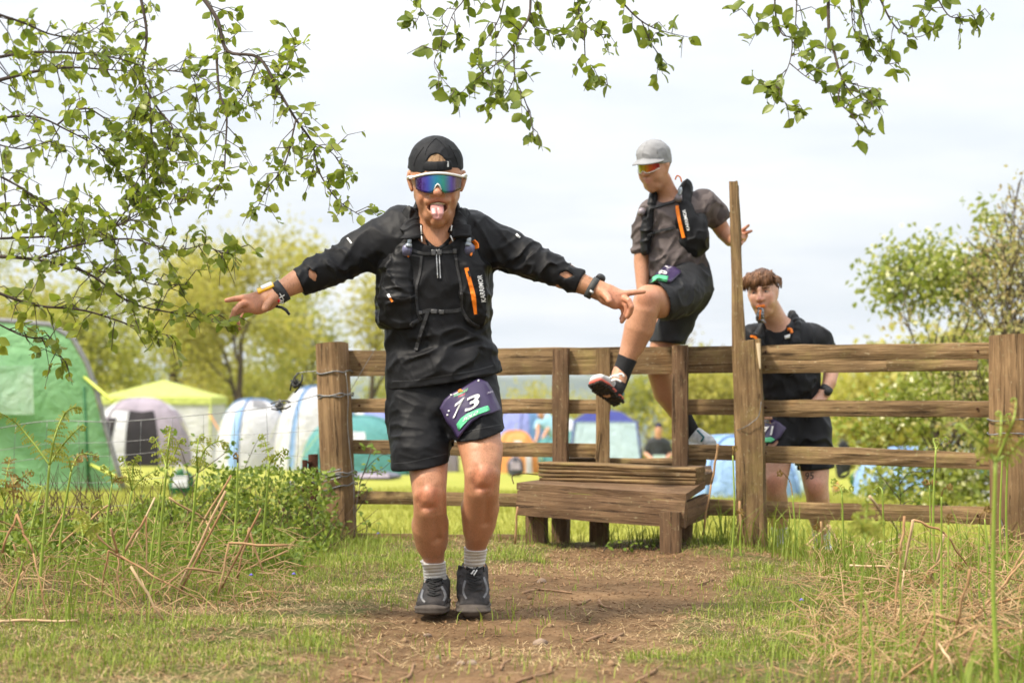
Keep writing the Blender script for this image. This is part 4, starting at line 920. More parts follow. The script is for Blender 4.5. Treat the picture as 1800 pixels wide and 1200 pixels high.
tube('watch_case', [p(1054, 492, -.10), p(1057, 487, -.09)], [.019, .017], BLK, wt, 14); tube('strap_keeper', [p(1037, 511, -.15), p(1043, 515, -.155)], .006, SILVER, wt, 6)
# ---- socks and shoes
for nodes, pl in (([(759, 968, .025, 26, 29), (763, 990, .07, 20.5, 23.5), (766, 1030, .12, 20, 22.5)], (762, 985)), ([(838, 945, .0, 24, 26), (836, 964, .045, 20.5, 23), (834, 990, .09, 18.5, 21.5), (834, 1015, .10, 19, 22)], (836, 961))):
    K = Sdf(); K.add(L(nodes), .01); K.cut(plane(p(pl[0], pl[1], .05), (.05, -.1, 1)), .004); K.disp(lambda X: (.0016*np.sin(X[:, 2]*520+4*vnoise(X, 14, 2))).astype(np.float32)); K.build('sock', .0032, F_SOCK, man, 1)
UPPER = simple('shoe_upper', (.020, .018, .018), (.048, .042, .04), 35, .7, .3, bump=.5, bscale=200); SOLE = simple('shoe_sole', (.06, .05, .042), (.10, .083, .07), 30, .8, .25, bump=.4, bscale=60); LACE = simple('lace', (.012, .012, .012), (.022, .022, .022), 80, .7)
GREYP = simple('reflective_grey', (.16, .16, .165), (.1, .1, .105), 30, .45, .4)
def shoe(nodes_sole, nodes_up, collar, lacepts, man_, parent, up, so, near, far, h=.0034, lace=LACE, cutp=None):
    l = man_.loft; K = Sdf()
    for nn in nodes_up: K.add(l(nn), .02)
    if collar: K.sub(l(collar), .008)
    K.disp(folds(40, 77, .0022))
    e = empty('shoe', man_.p(nodes_sole[0][0], nodes_sole[0][1], nodes_sole[0][2]), None, None); par(e, parent)
    K.build('upper', h, up, e, 1)
    Z = Sdf(); Z.add(l(nodes_sole), .01)
    if cutp: Z.cut(cutp, .004)
    Z.disp(lambda X: (.0014*np.sin(X[:, 2]*330)).astype(np.float32)); Z.build('sole', h, so, e, 1)
    U = Sdf(); U.ops = K.ops
    for q in lacepts: ribbon('lace', q, 2.2*man_.k/479, U, near, far, lace, e, .0015, .003, 3)
    return e, U
# viewer-left shoe lands flat-ish
e1, U1 = shoe([(770, 1056, .20, 24, 11), (766, 1064, .10, 25, 12), (760, 1068, -.02, 31, 12), (756, 1071, -.09, 28, 10)],
     [[(768, 1026, .14, 24, 26), (766, 1040, .08, 25, 24), (761, 1052, .0, 27, 18), (757, 1061, -.07, 25, 11)], [(770, 1035, .19, 22, 20), (771, 1052, .2, 21, 18)], [(765, 1022, .08, 14, 14), (762, 1042, .0, 15, 10)]],
     [(767, 1000, .115, 17, 19), (767, 1024, .13, 17.5, 19)],
     [[(752, 1020+i*8), (762, 1023+i*8), (774, 1019+i*8)] for i in range(4)]+[[(755, 1024+i*8), (771, 1029+i*8)] for i in range(3)]+[[(762, 1021), (753, 1017), (750, 1024)], [(764, 1021), (775, 1017), (778, 1025)]], M1, man, UPPER, SOLE, near1, far1)
e2, U2 = shoe([(834, 1030, .22, 23, 11), (832, 1048, .13, 26, 13), (832, 1066, .02, 31.5, 14), (833, 1073, -.04, 28, 10)],
     [[(834, 1002, .13, 24, 26), (833, 1022, .08, 26, 24), (833, 1044, .03, 28, 18), (834, 1061, -.01, 26, 11)], [(834, 1008, .19, 22, 20), (834, 1030, .21, 21, 18)], [(835, 998, .08, 14, 14), (835, 1026, .02, 16, 10)], [(808, 1010, .12, 5, 30), (812, 1050, .06, 7, 30)]],
     [(834, 975, .10, 17, 19), (834, 1000, .115, 17.5, 19)],
     [[(822, 998+i*9), (834, 1002+i*9), (847, 997+i*9)] for i in range(5)]+[[(825, 1003+i*9), (845, 1009+i*9)] for i in range(4)]+[[(834, 998), (824, 993), (821, 1001)], [(836, 998), (848, 995), (851, 1004)]], M1, man, UPPER, SOLE, near1, far1)
ribbon('lace_tip', [(829, 1010), (834, 1003)], 1.6, U2, near1, far1, WHITEP, e2, .006, .002, 2); ribbon('lace_tip', [(833, 1012), (838, 1003)], 1.6, U2, near1, far1, WHITEP, e2, .006, .002, 2)
for U_, e_, pts in ((U1, e1, [[(744, 1036), (741, 1050), (747, 1058)], [(776, 1030), (783, 1046), (779, 1056)]]), (U2, e2, [[(818, 1020), (814, 1038), (820, 1052)], [(850, 1014), (856, 1036), (850, 1050)]])):
    for q in pts: ribbon('overlay', q, 3.5, U_, near1, far1, GREYP, e_, .0005, .0015, 3)
# ================================================================== the runner climbing over the stile
M2 = Man(10.70); p, L = M2.p, M2.loft
man2 = empty('person', P(1200, 800, 10.8), 'person in grey cap and brown camo shirt swinging a leg over the fence', 'person')
TAN2 = (.47, .24, .14)
B = Sdf(); yaw = .62   # head turned to the viewer's left and bowed
hx = Vector((-math.sin(yaw), -math.cos(yaw), -.24)).normalized(); hr = Vector((math.cos(yaw), -math.sin(yaw), 0)); hu = hr.cross(-hx).normalized()
HC = p(1150, 291, -.10)
def hp(r, u, f): return HC+hr*r-(-hx*f)+hu*u if False else HC+hr*r+hx*f+hu*u     # right, up, forward in metres
def HL(n): return loft([(hp(*q[0]), q[1], q[2]) for q in n], tuple(hr))
def head(B, HL, hp, rot_prims):
    B.add(HL([((0, .035, -.03), .074, .088), ((0, .02, -.005), .073, .088)]), .02)
    B.add(HL([((0, .0, .02), .068, .07), ((0, -.05, .032), .060, .058), ((0, -.09, .04), .042, .05), ((0, -.112, .055), .026, .03)]), .03)
    B.add(HL([((-.058, -.05, .0), .012, .03), ((-.03, -.105, .04), .014, .02)]), .03).add(HL([((.058, -.05, .0), .012, .03), ((.03, -.105, .04), .014, .02)]), .03)
    B.add(HL([((0, .018, .088), .010, .012), ((0, -.02, .108), .012, .013), ((0, -.030, .114), .014, .012)]), .014)
    B.add(HL([((-.013, -.032, .100), .008, .008), ((.013, -.032, .100), .008, .008)]), .01)
    B.add(HL([((-.036, -.02, .066), .022, .02), ((-.036, -.045, .06), .02, .02)]), .03).add(HL([((.036, -.02, .066), .022, .02), ((.036, -.045, .06), .02, .02)]), .03)
    B.add(HL([((-.04, .03, .073), .012, .012), ((.0, .033, .085), .012, .012), ((.04, .03, .073), .012, .012)]), .02)   # brow
    B.add(HL([((-.024, -.063, .082), .007, .008), ((0, -.060, .094), .008, .009), ((.024, -.063, .082), .007, .008)]), .01)
    B.add(HL([((-.020, -.077, .080), .007, .008), ((0, -.080, .091), .008, .009), ((.020, -.077, .080), .007, .008)]), .01)
    for s_ in (-1, 1): B.add(HL([((s_*.078, .015, -.01), .008, .017), ((s_*.079, -.005, -.006), .009, .019), ((s_*.074, -.035, .0), .007, .012)]), .008)
    B.sub(HL([((-.022, -.0705, .10), .004, .012), ((0, -.070, .108), .0045, .012), ((.022, -.0705, .10), .004, .012)]), .004)
head(B, HL, hp, None)
B.add(L([(1163, 318, -.06, 17, 18), (1176, 348, -.01, 19, 20), (1182, 365, 0, 26, 24)]), .03)
B.add(L([(1148, 375, -.02, 20), (1185, 372, 0, 26), (1238, 362, .02, 20)], (0, 0, 1)), .05)
B.add(L([(1188, 385, 0, 48, 30), (1188, 430, 0, 46, 28), (1196, 480, .02, 44, 30)]), .05)
B.add(L([(1142, 378, -.02, 18), (1130, 430, .0, 15), (1128, 460, .0, 14), (1129, 500, -.03, 11), (1131, 530, -.06, 9)]), .03)      # right arm hanging
B.add(L([(1131, 528, -.06, 9, 6), (1133, 545, -.08, 9, 6)]), .02)
B.add(L([(1243, 365, .03, 19), (1262, 392, .07, 15.5), (1272, 408, .09, 14), (1284, 421, .04, 12.5), (1297, 424, -.02, 10)], (0, 0, 1)), .03)   # left arm to the pole
B.add(L([(1296, 424, -.02, 10, 8), (1302, 418, -.045, 11, 8), (1306, 412, -.05, 10, 8)], (0, 0, 1)), .01)
for n in ([(1304, 406, -.06, 3.6), (1310, 401, -.085, 3.2), (1316, 396, -.09, 2.6)], [(1307, 410, -.06, 3.6), (1315, 408, -.085, 3.2), (1321, 406, -.09, 2.6)], [(1306, 414, -.07, 3.6), (1300, 411, -.125, 3.4), (1293, 408, -.135, 3)],
          [(1307, 419, -.07, 3.6), (1302, 418, -.125, 3.4), (1294, 417, -.135, 3)], [(1305, 424, -.07, 3.4), (1303, 428, -.115, 3.2), (1296, 426, -.13, 2.8)]): B.add(L(n), .004)
# front leg: thigh raised over the top rail
B.add(L([(1195, 505, .02, 36, 38), (1175, 525, -.14, 32, 32), (1155, 530, -.26, 29, 29), (1140, 526, -.33, 25, 25), (1133, 545, -.34, 24, 24), (1124, 575, -.31, 26, 28), (1113, 605, -.29, 21, 23), (1100, 635, -.29, 14.5, 17), (1092, 655, -.29, 13.5, 16)]), .02)
B.add(M2.ell(1133, 522, -.39, 12, 13, 9), .03); B.add(L([(1133, 565, -.27, 12, 16), (1122, 590, -.25, 10, 14)]), .03)
# rear leg: behind the fence, foot on the third rail
B.add(L([(1200, 510, .08, 34, 36), (1178, 570, .12, 29, 30), (1162, 630, .16, 24, 24), (1160, 655, .18, 22, 22), (1170, 690, .24, 22, 24), (1193, 725, .30, 17, 19), (1212, 752, .34, 12, 14), (1220, 766, .36, 12, 14)]), .02)
B.add(L([(1218, 764, .36, 12, 12), (1240, 774, .28, 12, 8)]), .02)
B.add(L([(1092, 655, -.29, 14, 16), (1082, 680, -.34, 15, 11), (1064, 690, -.40, 13, 8)]), .02)
B.build('body', .0048, SKIN, man2, 1, body_cols(TAN2, [(hp(0, -.07, .09), (.032, .03, .014), (.5, .19, .15), .6), (hp(0, -.03, .11), (.02, .02, .02), (.6, .25, .17), .5), (p(1135, 520, -.36), (.07, .1, .07), (.55, .23, .14), .5), (p(1305, 412, -.08), (.06, .08, .06), (.6, .27, .18), .6),
   (hp(-.05, -.085, .06), (.05, .05, .04), (.40, .21, .14), .45), (hp(.05, -.085, .06), (.05, .05, .04), (.40, .21, .14), .45)]))
HAIR2 = simple('dark_hair', (.035, .022, .014), (.07, .045, .03), 60, .6, .3, bump=.5, bscale=150)
H = Sdf(); H.add(HL([((0, .035, -.03), .078, .092), ((0, .02, -.005), .077, .092)]), .02); H.cut(plane(hp(0, -.005, -.03), -hu+hx*.6), .004); H.build('hair', .004, HAIR2, man2, 1)
F_GCAP = fabric('grey_cap', (.20, .20, .205), (.27, .27, .275), .7, spec=.2, sheen=0)
C = Sdf(); C.add(HL([((0, .052, -.006), .086, .110), ((0, .02, -.006), .086, .110)]), .02); C.cut(plane(hp(0, .016, .06), -hu+hx*.12), .003); C.disp(folds(24, 15, .003))
cap2 = C.build('cap', .004, F_GCAP, man2, 1)
V = []; Fc = []; n_, m_ = 18, 7
for lay in (0, 1):
    for i in range(n_+1):
        a_ = -1.25+2.5*i/n_
        for j in range(m_+1):
            t_ = j/m_; r0, f0 = .083*math.sin(a_), -.006+.106*math.cos(a_); ext = .072*t_*max(.0, math.cos(a_*1.1))
            V.append(hp(r0*(1+.12*t_), 0.054-.016*abs(math.sin(a_))-ext*.30-.010*(1-math.cos(a_))*t_-.005*lay, f0+ext*.95))
N_ = (n_+1)*(m_+1); ix = lambda l, i, j: l*N_+i*(m_+1)+j
for i in range(n_):
    for j in range(m_): Fc += [(ix(0, i, j), ix(0, i, j+1), ix(0, i+1, j+1), ix(0, i+1, j)), (ix(1, i, j), ix(1, i+1, j), ix(1, i+1, j+1), ix(1, i, j+1))]
    Fc.append((ix(0, i, m_), ix(1, i, m_), ix(1, i+1, m_), ix(0, i+1, m_)))
mesh_np('cap_peak', V, Fc, F_GCAP, cap2)
for a_ in (-.9, 0, .9): tube('seam', [hp(math.sin(a_)*.0865*q, .054+.0835*math.sqrt(max(0, 1-q*q)), -.006+math.cos(a_)*.1105*q) for q in (0, .3, .55, .75, .9, .99)], .0018, F_S2 if False else F_GCAP, cap2, 5)
# glasses
sg = empty('sunglasses', hp(0, 0, .1), None, None); par(sg, man2)
def hshield(parent, lensmat, framemat):
    V = []; Fc = []; n = 18; m = 5
    for lay in (0, 1):
        for i in range(n+1):
            u = -1+2*i/n
            for j in range(m+1):
                t = j/m; up = .022*(1-.2*u*u)+.008; dn = .030*(1-.55*abs(u)**2.6)-.014*math.exp(-(u/.18)**2)-.004
                V.append(hp(u*.067, up*(1-t)-dn*t, .122-.062*u*u-.003*lay))
    N_ = (n+1)*(m+1); ix = lambda l, i, j: l*N_+i*(m+1)+j
    for i in range(n):
        for j in range(m): Fc += [(ix(0, i, j), ix(0, i+1, j), ix(0, i+1, j+1), ix(0, i, j+1)), (ix(1, i, j), ix(1, i, j+1), ix(1, i+1, j+1), ix(1, i+1, j))]
    mesh_np('lens', V, Fc, lensmat, parent); tube('top_frame', [V[ix(0, i, 0)]+hu*.002 for i in range(n+1)], .003, framemat, parent, 6)
    tube('lower_frame', [V[ix(0, i, m)] for i in range(n+1)], .0022, LENS_FRAME, parent, 6)
    for s_ in (-1, 1): tube('temple_arm', [hp(s_*.067, .022, .056), hp(s_*.078, .018, .0), hp(s_*.078, .008, -.03)], .0035, framemat, parent, 6)
hshield(sg, LENS_B, BLK)
# camo running shirt
s = NT('camo_shirt'); v = s.coord(); n = s.noise(v, 7, 3, .5, .8); s.col(s.ramp(n, [(.42, (.075, .060, .058)), (.47, (.105, .085, .082)), (.56, (.115, .094, .09)), (.60, (.062, .050, .049))])); s.bump(s.noise(v, 50, 5), .25, .006); CAMO = s.set(.75, .2)
S = Sdf()
S.add(L([(1152, 374, -.01, 24, 24), (1186, 366, 0, 28, 30), (1232, 360, .02, 24, 24)], (0, 0, 1)), .05)
S.add(L([(1187, 385, 0, 56, 37), (1186, 420, 0, 54, 36), (1186, 455, .0, 54, 37), (1192, 480, .02, 56, 39), (1196, 500, .03, 55, 40)]), .04)
S.add(L([(1146, 374, -.02, 25), (1132, 405, .0, 22), (1127, 435, .0, 17), (1126, 455, .0, 16)]), .03)
S.add(L([(1238, 362, .03, 26), (1256, 378, .06, 24.5), (1270, 394, .085, 20), (1280, 408, .09, 19)], (0, 0, 1)), .04)
S.disp(folds(13, 81, .010, stretch=(1.2, 1, .7), rot=((0, 1, 0), .5))); S.disp(folds(20, 83, .014, p(1175, 450, -.1), (.28, .4, .2), stretch=(1.3, 1, .45), rot=((0, 1, 0), .7)))
xs_ = p(1139, 0, 0).x; xr_ = p(1250, 0, .06).x; c1_, c2_, c3_ = np.array(p(1127, 446, 0)), np.array(p(1267, 393, .085)), np.array(p(1190, 493, 0))
S.cut(Prim(lambda X: np.where((X[:, 0] < xs_) & (X[:, 2] < p(0, 425).z), (X-c1_)@np.array((0, 0, -1.)), np.where(X[:, 0] > xr_, (X-c2_)@np.array((.62, .1, -.778)), (X-c3_)@np.array((.2, .1, -.97)))).astype(np.float32), (-1e3,)*3, (1e3,)*3), .003)
S.sub(M2.ell(1170, 338, -.05, 22, 20, 26), .006)
shirt2 = S.build('shirt', .0052, CAMO, man2, 1)
# shorts
F_S2 = fabric('charcoal_shorts', (.014, .0145, .016), (.022, .0225, .025), .6, spec=.25, sheen=0)
Q = Sdf()
Q.add(L([(1200, 478, .03, 50, 40), (1208, 505, .03, 44, 42)]), .03)
Q.add(L([(1210, 500, .02, 42, 44), (1188, 518, -.12, 42, 40), (1160, 528, -.24, 37, 38), (1140, 532, -.30, 36, 36)]), .04)
Q.add(L([(1204, 520, .08, 38, 38), (1182, 575, .11, 33, 35), (1170, 615, .13, 31, 33)]), .03)
Q.disp(folds(14, 91, .010, stretch=(1, 1, .6), rot=((0, 1, 0), -.5))); Q.disp(folds(22, 93, .008, p(1200, 500, -.1), (.2, .3, .15), rot=((0, 1, 0), .8), stretch=(.5, 1, 1.4)))
cp1 = np.array(p(1160, 531, -.24)); cn1 = np.array((-.86, -.35, -.40)); cp2 = np.array(p(1174, 603, .12))
Q.cut(Prim(lambda X: np.where(X[:, 1] < p(0, 0, -.02).y, (X-cp1)@(cn1/np.linalg.norm(cn1)), (X-cp2)@np.array((-.1, 0, -.995))).astype(np.float32), (-1e3,)*3, (1e3,)*3), .003)
Q.sub(L([(1150, 529, -.29, 30, 30), (1130, 532, -.36, 30, 30)]), .004)
shorts2 = Q.build('shorts', .0052, F_S2, man2, 1)
n2, f2 = 9.8, 11.6
VS2 = Sdf((nod(S, .006), nod(Q, .008))); bib2 = patch('race_bib', [(1144, 497), (1154, 480), (1170, 466), (1183, 468), (1197, 479), (1184, 492), (1178, 497), (1160, 490)], VS2, n2, f2, PURPLE, man2, .006, 5, .003)
patch('category_band', [(1146, 495), (1151, 486), (1174, 489), (1172, 495), (1158, 492)], VS2, n2, f2, GREENB, bib2, .012, 3, .001); decal_text('race_number', '6', (1165, 479), (13, 3), (-4, -13), VS2, n2, f2, WHITEP, bib2, .014)
# vest
Vt = Sdf()
Vt.add(L([(1205, 335, -.01, 12, 26), (1200, 360, -.07, 15, 14), (1206, 390, -.09, 22, 16), (1216, 420, -.085, 25, 18), (1220, 436, -.07, 20, 16)]), .03); Vt.add(L([(1232, 385, .0, 12, 32), (1236, 432, .0, 10, 32)]), .03)
Vt.add(L([(1150, 350, -.01, 9, 24), (1144, 372, -.075, 9, 12), (1136, 400, -.07, 11, 16), (1134, 440, -.05, 8, 18)]), .03); Vt.add(L([(1185, 380, .13, 40, 18), (1188, 430, .13, 44, 18)]), .03)
Vt.disp(folds(20, 95, .007)); vest2 = Vt.build('running_vest', .0052, F_VEST, man2, 1)
VA = Sdf((nod(S, .006), nod(Vt, .007)))
ribbon('chest_strap', [(1142, 366), (1160, 362), (1185, 355)], 4, VA, n2, f2, F_STRAP, vest2, .004, .004, 3); ribbon('waist_strap', [(1138, 414), (1160, 406), (1186, 400)], 4, VA, n2, f2, F_STRAP, vest2, .004, .004, 3)
ribbon('pocket_zip', [(1190, 362), (1194, 385), (1202, 418)], 5.5, VA, n2, f2, ORANGE, vest2, .003, .003, 3); decal_text('brand_lettering', 'KARRIMOR', (1206, 387), (-8, -36), (-5.2, 1.2), VA, n2, f2, WHITEP, vest2, .004)
for bx, by in ((1195, 343), (1130, 368)):
    X, _ = VA.cast([bx], [by+3], n2, f2); Db = float(X[0][1])-.02; fl = tube('soft_flask', [P(bx-3, by+8, Db+.02), P(bx-1, by, Db)], [.024, .016], simple('flask', (.26, .22, .24), (.18, .16, .18), 50, .3, .5), vest2, 10)
    if bx > 1150: tube('bite_valve', [P(bx-1, by, Db), P(bx+1, by-9, Db), P(bx+1, by-14, Db)], [.011, .011, .008], CLEAR, fl, 10)
tube('loop', crv([P(1187, 316, 10.62), P(1190, 309, 10.62), P(1196, 312, 10.62), P(1198, 320, 10.62)], 4), .004, ORANGE, vest2, 6)
# socks, shoes
DSOCK = fabric('dark_sock', (.012, .012, .013), (.02, .02, .021), .9, sheen=0, weave=200, bump=.5)
for nodes, pl, nrm in (([(1106, 622, -.29, 18, 19), (1098, 642, -.29, 16, 18), (1090, 662, -.29, 16, 18), (1085, 674, -.31, 16.5, 16), (1080, 682, -.345, 17.5, 14), (1070, 688, -.385, 16.5, 11)], (1103, 632), (.40, 0, .92)), ([(1200, 735, .31, 18, 19), (1213, 754, .34, 15, 17), (1222, 770, .36, 15, 16)], (1202, 735), (-.6, 0, .8))):
    K = Sdf(); K.add(L(nodes), .01); K.cut(plane(p(pl[0], pl[1], .0), nrm), .004); K.build('sock', .0045, DSOCK, man2, 1)
SW = simple('pale_upper', (.55, .56, .56), (.36, .38, .40), 40, .6, .3); RED = simple('coral_midsole', (.62, .13, .09), (.5, .1, .07), 30, .6); TREAD = simple('black_tread', (.015, .014, .013), (.05, .035, .022), 60, .75, .3, bump=.8, bscale=90, bdist=.01); TEAL = simple('teal_panel', (.02, .16, .17), (.02, .08, .12), 30, .5)
e = empty('shoe', p(1065, 690, -.40), None, None); par(e, man2)     # raised foot: sole turned to the camera
sd_ = Vector((-.62, -.70, .25)).normalized()
ax = (p(1047, 672, -.50)-p(1086, 704, -.34)).normalized(); sn = Vector((-.42, -.86, -.12)); sn = (sn-ax*sn.dot(ax)).normalized(); sr = ax.cross(sn)
c0 = (p(1047, 672, -.50)+p(1086, 704, -.34))/2
def fp(a_, r_, n_): return c0+ax*a_+sr*r_+sn*n_
K = Sdf(); K.add(loft([(fp(.095, 0, -.03), .044, .022), (fp(.02, 0, -.045), .042, .034), (fp(-.06, 0, -.055), .034, .045), (fp(-.1, 0, -.05), .03, .04)], tuple(sr)), .02); K.build('upper', .0045, SW, e, 1)
K2 = Sdf(); K2.add(loft([(fp(.115, 0, -.004), .040, .014), (fp(.05, 0, -.006), .050, .016), (fp(-.04, 0, -.006), .041, .017), (fp(-.115, 0, -.004), .036, .016)], tuple(sr)), .01); K2.build('midsole', .0045, RED, e, 1)
K3 = Sdf(); K3.add(loft([(fp(.115, 0, .008), .036, .008), (fp(.05, 0, .008), .047, .008), (fp(-.04, 0, .008), .037, .008), (fp(-.115, 0, .008), .033, .008)], tuple(sr)), .01); K3.disp(folds(70, 4, .004)); K3.build('outsole', .004, TREAD, e, 1)
V = []; Fc = []
for i in range(11):
    for j in range(5):
        a_ = -.115+i*.024; w = np.interp(a_, [-.115, -.04, .05, .115], [.032, .036, .046, .032]); r_ = (j-2)/2*w*.85
        if abs(j-2) < 2 and (i+j) % 3 == 0: continue
        v0 = [fp(a_+da, r_+dr, nn) for nn, q in ((.012, 1), (.021, .8)) for da, dr in ((-.009*q, -.007*q), (.009*q, -.007*q), (.009*q, .007*q), (-.009*q, .007*q))]; b0 = len(V); V += v0
        Fc += [(b0+4, b0+5, b0+6, b0+7), (b0, b0+1, b0+5, b0+4), (b0+1, b0+2, b0+6, b0+5), (b0+2, b0+3, b0+7, b0+6), (b0+3, b0, b0+4, b0+7)]
mesh_np('tread_lugs', V, Fc, TREAD, e, False)
KU = Sdf(); KU.ops = K.ops
for q in ([(1072, 664), (1080, 660), (1088, 663)], [(1074, 670), (1083, 667), (1092, 671)], [(1080, 662), (1092, 657), (1097, 662)]): tube('lace', crv([P(x, y, 10.27) for x, y in q], 4), .006, WHITEP, e, 6)
ribbon('side_panel', [(1084, 676), (1091, 684), (1094, 694)], 6, KU, n2, f2, TEAL, e, .001, .003, 2)
e = empty('shoe', p(1235, 780, .30), None, None); par(e, man2)
K = Sdf(); K.add(L([(1214, 765, .38, 15, 18), (1226, 768, .33, 16, 17), (1244, 775, .26, 15, 10), (1250, 778, .24, 12, 7)]), .02); K.build('upper', .0045, SW, e, 1)
K = Sdf(); K.add(L([(1208, 778, .40, 14, 7), (1230, 781, .31, 15, 7), (1252, 781, .24, 13, 6)]), .01); K.build('sole', .0045, simple('white_sole', (.6, .6, .58), (.5, .5, .48), 30, .6), e, 1)
tube('side_panel', [p(1226, 756, .27), p(1237, 768, .23), p(1232, 776, .23)], .006, TEAL, e, 6)

# ================================================================== the runner waiting behind the fence
M3 = Man(11.25); p, L = M3.p, M3.loft
man3 = empty('person', P(1395, 990, 11.25), 'person in black tee behind the fence with silver gel pouch in mouth', 'person')
PALE = (.58, .33, .23)
B = Sdf(); yaw = .30
hx = Vector((-math.sin(yaw), -math.cos(yaw), -.10)).normalized(); hr = Vector((math.cos(yaw), -math.sin(yaw), 0)); roll_u = hr.cross(-hx).normalized(); hr = (hr*math.cos(.10)+roll_u*math.sin(.10)).normalized(); hu = hr.cross(-hx).normalized()
HC = p(1341, 515, -.16)
head(B, HL, hp, None)
for s_ in (-1, 1): B.sub(HL([((s_*.033-.006, .011, .097), .010, .011), ((s_*.033+.006, .011, .097), .010, .011)]), .012)
B.add(L([(1352, 540, -.10, 19, 20), (1366, 572, -.02, 22, 23), (1376, 588, .0, 26, 26)]), .03)
B.add(L([(1328, 592, 0, 20), (1380, 590, 0, 26), (1436, 600, .02, 20)], (0, 0, 1)), .05)
B.add(L([(1385, 610, 0, 48, 28), (1390, 680, 0, 46, 28), (1398, 745, .03, 40, 28)]), .03)
B.add(L([(1438, 600, .02, 17), (1455, 630, .03, 14), (1461, 652, .02, 13.5), (1458, 672, -.03, 12), (1450, 690, -.06, 9.5)]), .03)
B.add(L([(1450, 690, -.06, 9.5, 8), (1441, 702, -.09, 11, 7), (1433, 712, -.115, 12, 6)]), .02)
for i in range(4): B.add(L([(1438-i*6, 712+i*1.5, -.12, 3.6), (1436-i*6.5, 723+i, -.14, 3.2), (1433-i*6.5, 730, -.135, 2.8)]), .004)
B.add(L([(1446, 708, -.09, 4), (1449, 718, -.10, 3.2)]), .006)
B.add(L([(1322, 600, .0, 17), (1312, 640, .0, 13), (1318, 680, -.03, 12), (1332, 712, -.06, 9)]), .03); B.add(L([(1332, 712, -.06, 9, 7), (1342, 726, -.08, 10, 6)]), .02)
for i in range(4): B.add(L([(1340+i*4, 726, -.09, 3.4), (1343+i*4, 735, -.095, 3)]), .004)
B.add(L([(1376, 745, .02, 27, 30), (1366, 790, -.05, 29, 30), (1362, 840, -.10, 23, 24), (1361, 862, -.10, 21, 22), (1366, 895, -.03, 21, 23), (1371, 925, .02, 14, 16), (1374, 950, .05, 12, 14)]), .02)
B.add(L([(1422, 745, .02, 27, 30), (1430, 800, -.04, 29, 30), (1434, 850, -.10, 22, 23), (1437, 872, -.10, 20, 21), (1440, 905, -.04, 20, 22), (1444, 938, .0, 13, 15), (1446, 965, .02, 11.5, 14)]), .02)
B.add(M3.ell(1432, 858, -.155, 11, 13, 7), .03); B.add(M3.ell(1360, 848, -.15, 11, 13, 7), .03)
B.build('body', .005, SKIN, man3, 1, body_cols(PALE, [(hp(0, -.07, .09), (.030, .03, .014), (.56, .2, .17), .7), (hp(0, -.03, .11), (.022, .022, .022), (.66, .28, .21), .6), (hp(-.045, -.03, .06), (.03, .03, .03), (.64, .28, .21), .5), (hp(.045, -.03, .06), (.03, .03, .03), (.64, .28, .21), .5),
   (hp(0, -.1, .05), (.06, .05, .03), (.42, .22, .13), .55), (hp(.05, -.075, .03), (.03, .04, .03), (.42, .21, .13), .45), (hp(-.05, -.075, .03), (.03, .04, .03), (.42, .21, .13), .45), (p(1432, 858, -.15), (.05, .07, .06), (.60, .26, .18), .7), (p(1361, 850, -.15), (.05, .07, .06), (.60, .26, .18), .7)]))
EYEW = simple('eye_white', (.7, .68, .65), (.66, .64, .6), 20, .3); IRIS = simple('iris', (.05, .06, .06), (.03, .04, .04), 90, .2); BROW = simple('eyebrow', (.12, .06, .03), (.17, .09, .045), 200, .8)
for s_ in (-1, 1):
    K = Sdf(); K.add(loft([(hp(s_*.033-.009, .011, .078), .0055, .0075), (hp(s_*.033+.009, .011, .078), .0055, .0075)], tuple(hu)), .004); ey = K.build('eye', .0024, EYEW, man3, 1)
    K = Sdf(); K.add(loft([(hp(s_*.033-.003, .0105, .0835), .005, .0045), (hp(s_*.033-.001, .0105, .0835), .005, .0045)], tuple(hu)), .002); K.build('iris', .002, IRIS, ey, 1)
    tube('eyelid', [hp(s_*.033-.015, .014, .084), hp(s_*.033, .0185, .09), hp(s_*.033+.015, .014, .084)], .0032, simple('eyelid', (.45, .22, .15), (.38, .18, .12), 30, .6), ey, 6)
    tube('eyebrow', [hp(s_*.014, .030, .096), hp(s_*.034, .035, .094), hp(s_*.055, .029, .078)], [.0045, .005, .003], BROW, man3, 6)
tube('teeth', [hp(-.016, -.0695, .088), hp(0, -.069, .0935), hp(.016, -.0695, .088)], .0045, simple('teeth', (.75, .7, .6), (.7, .65, .55), 30, .3), man3, 6)
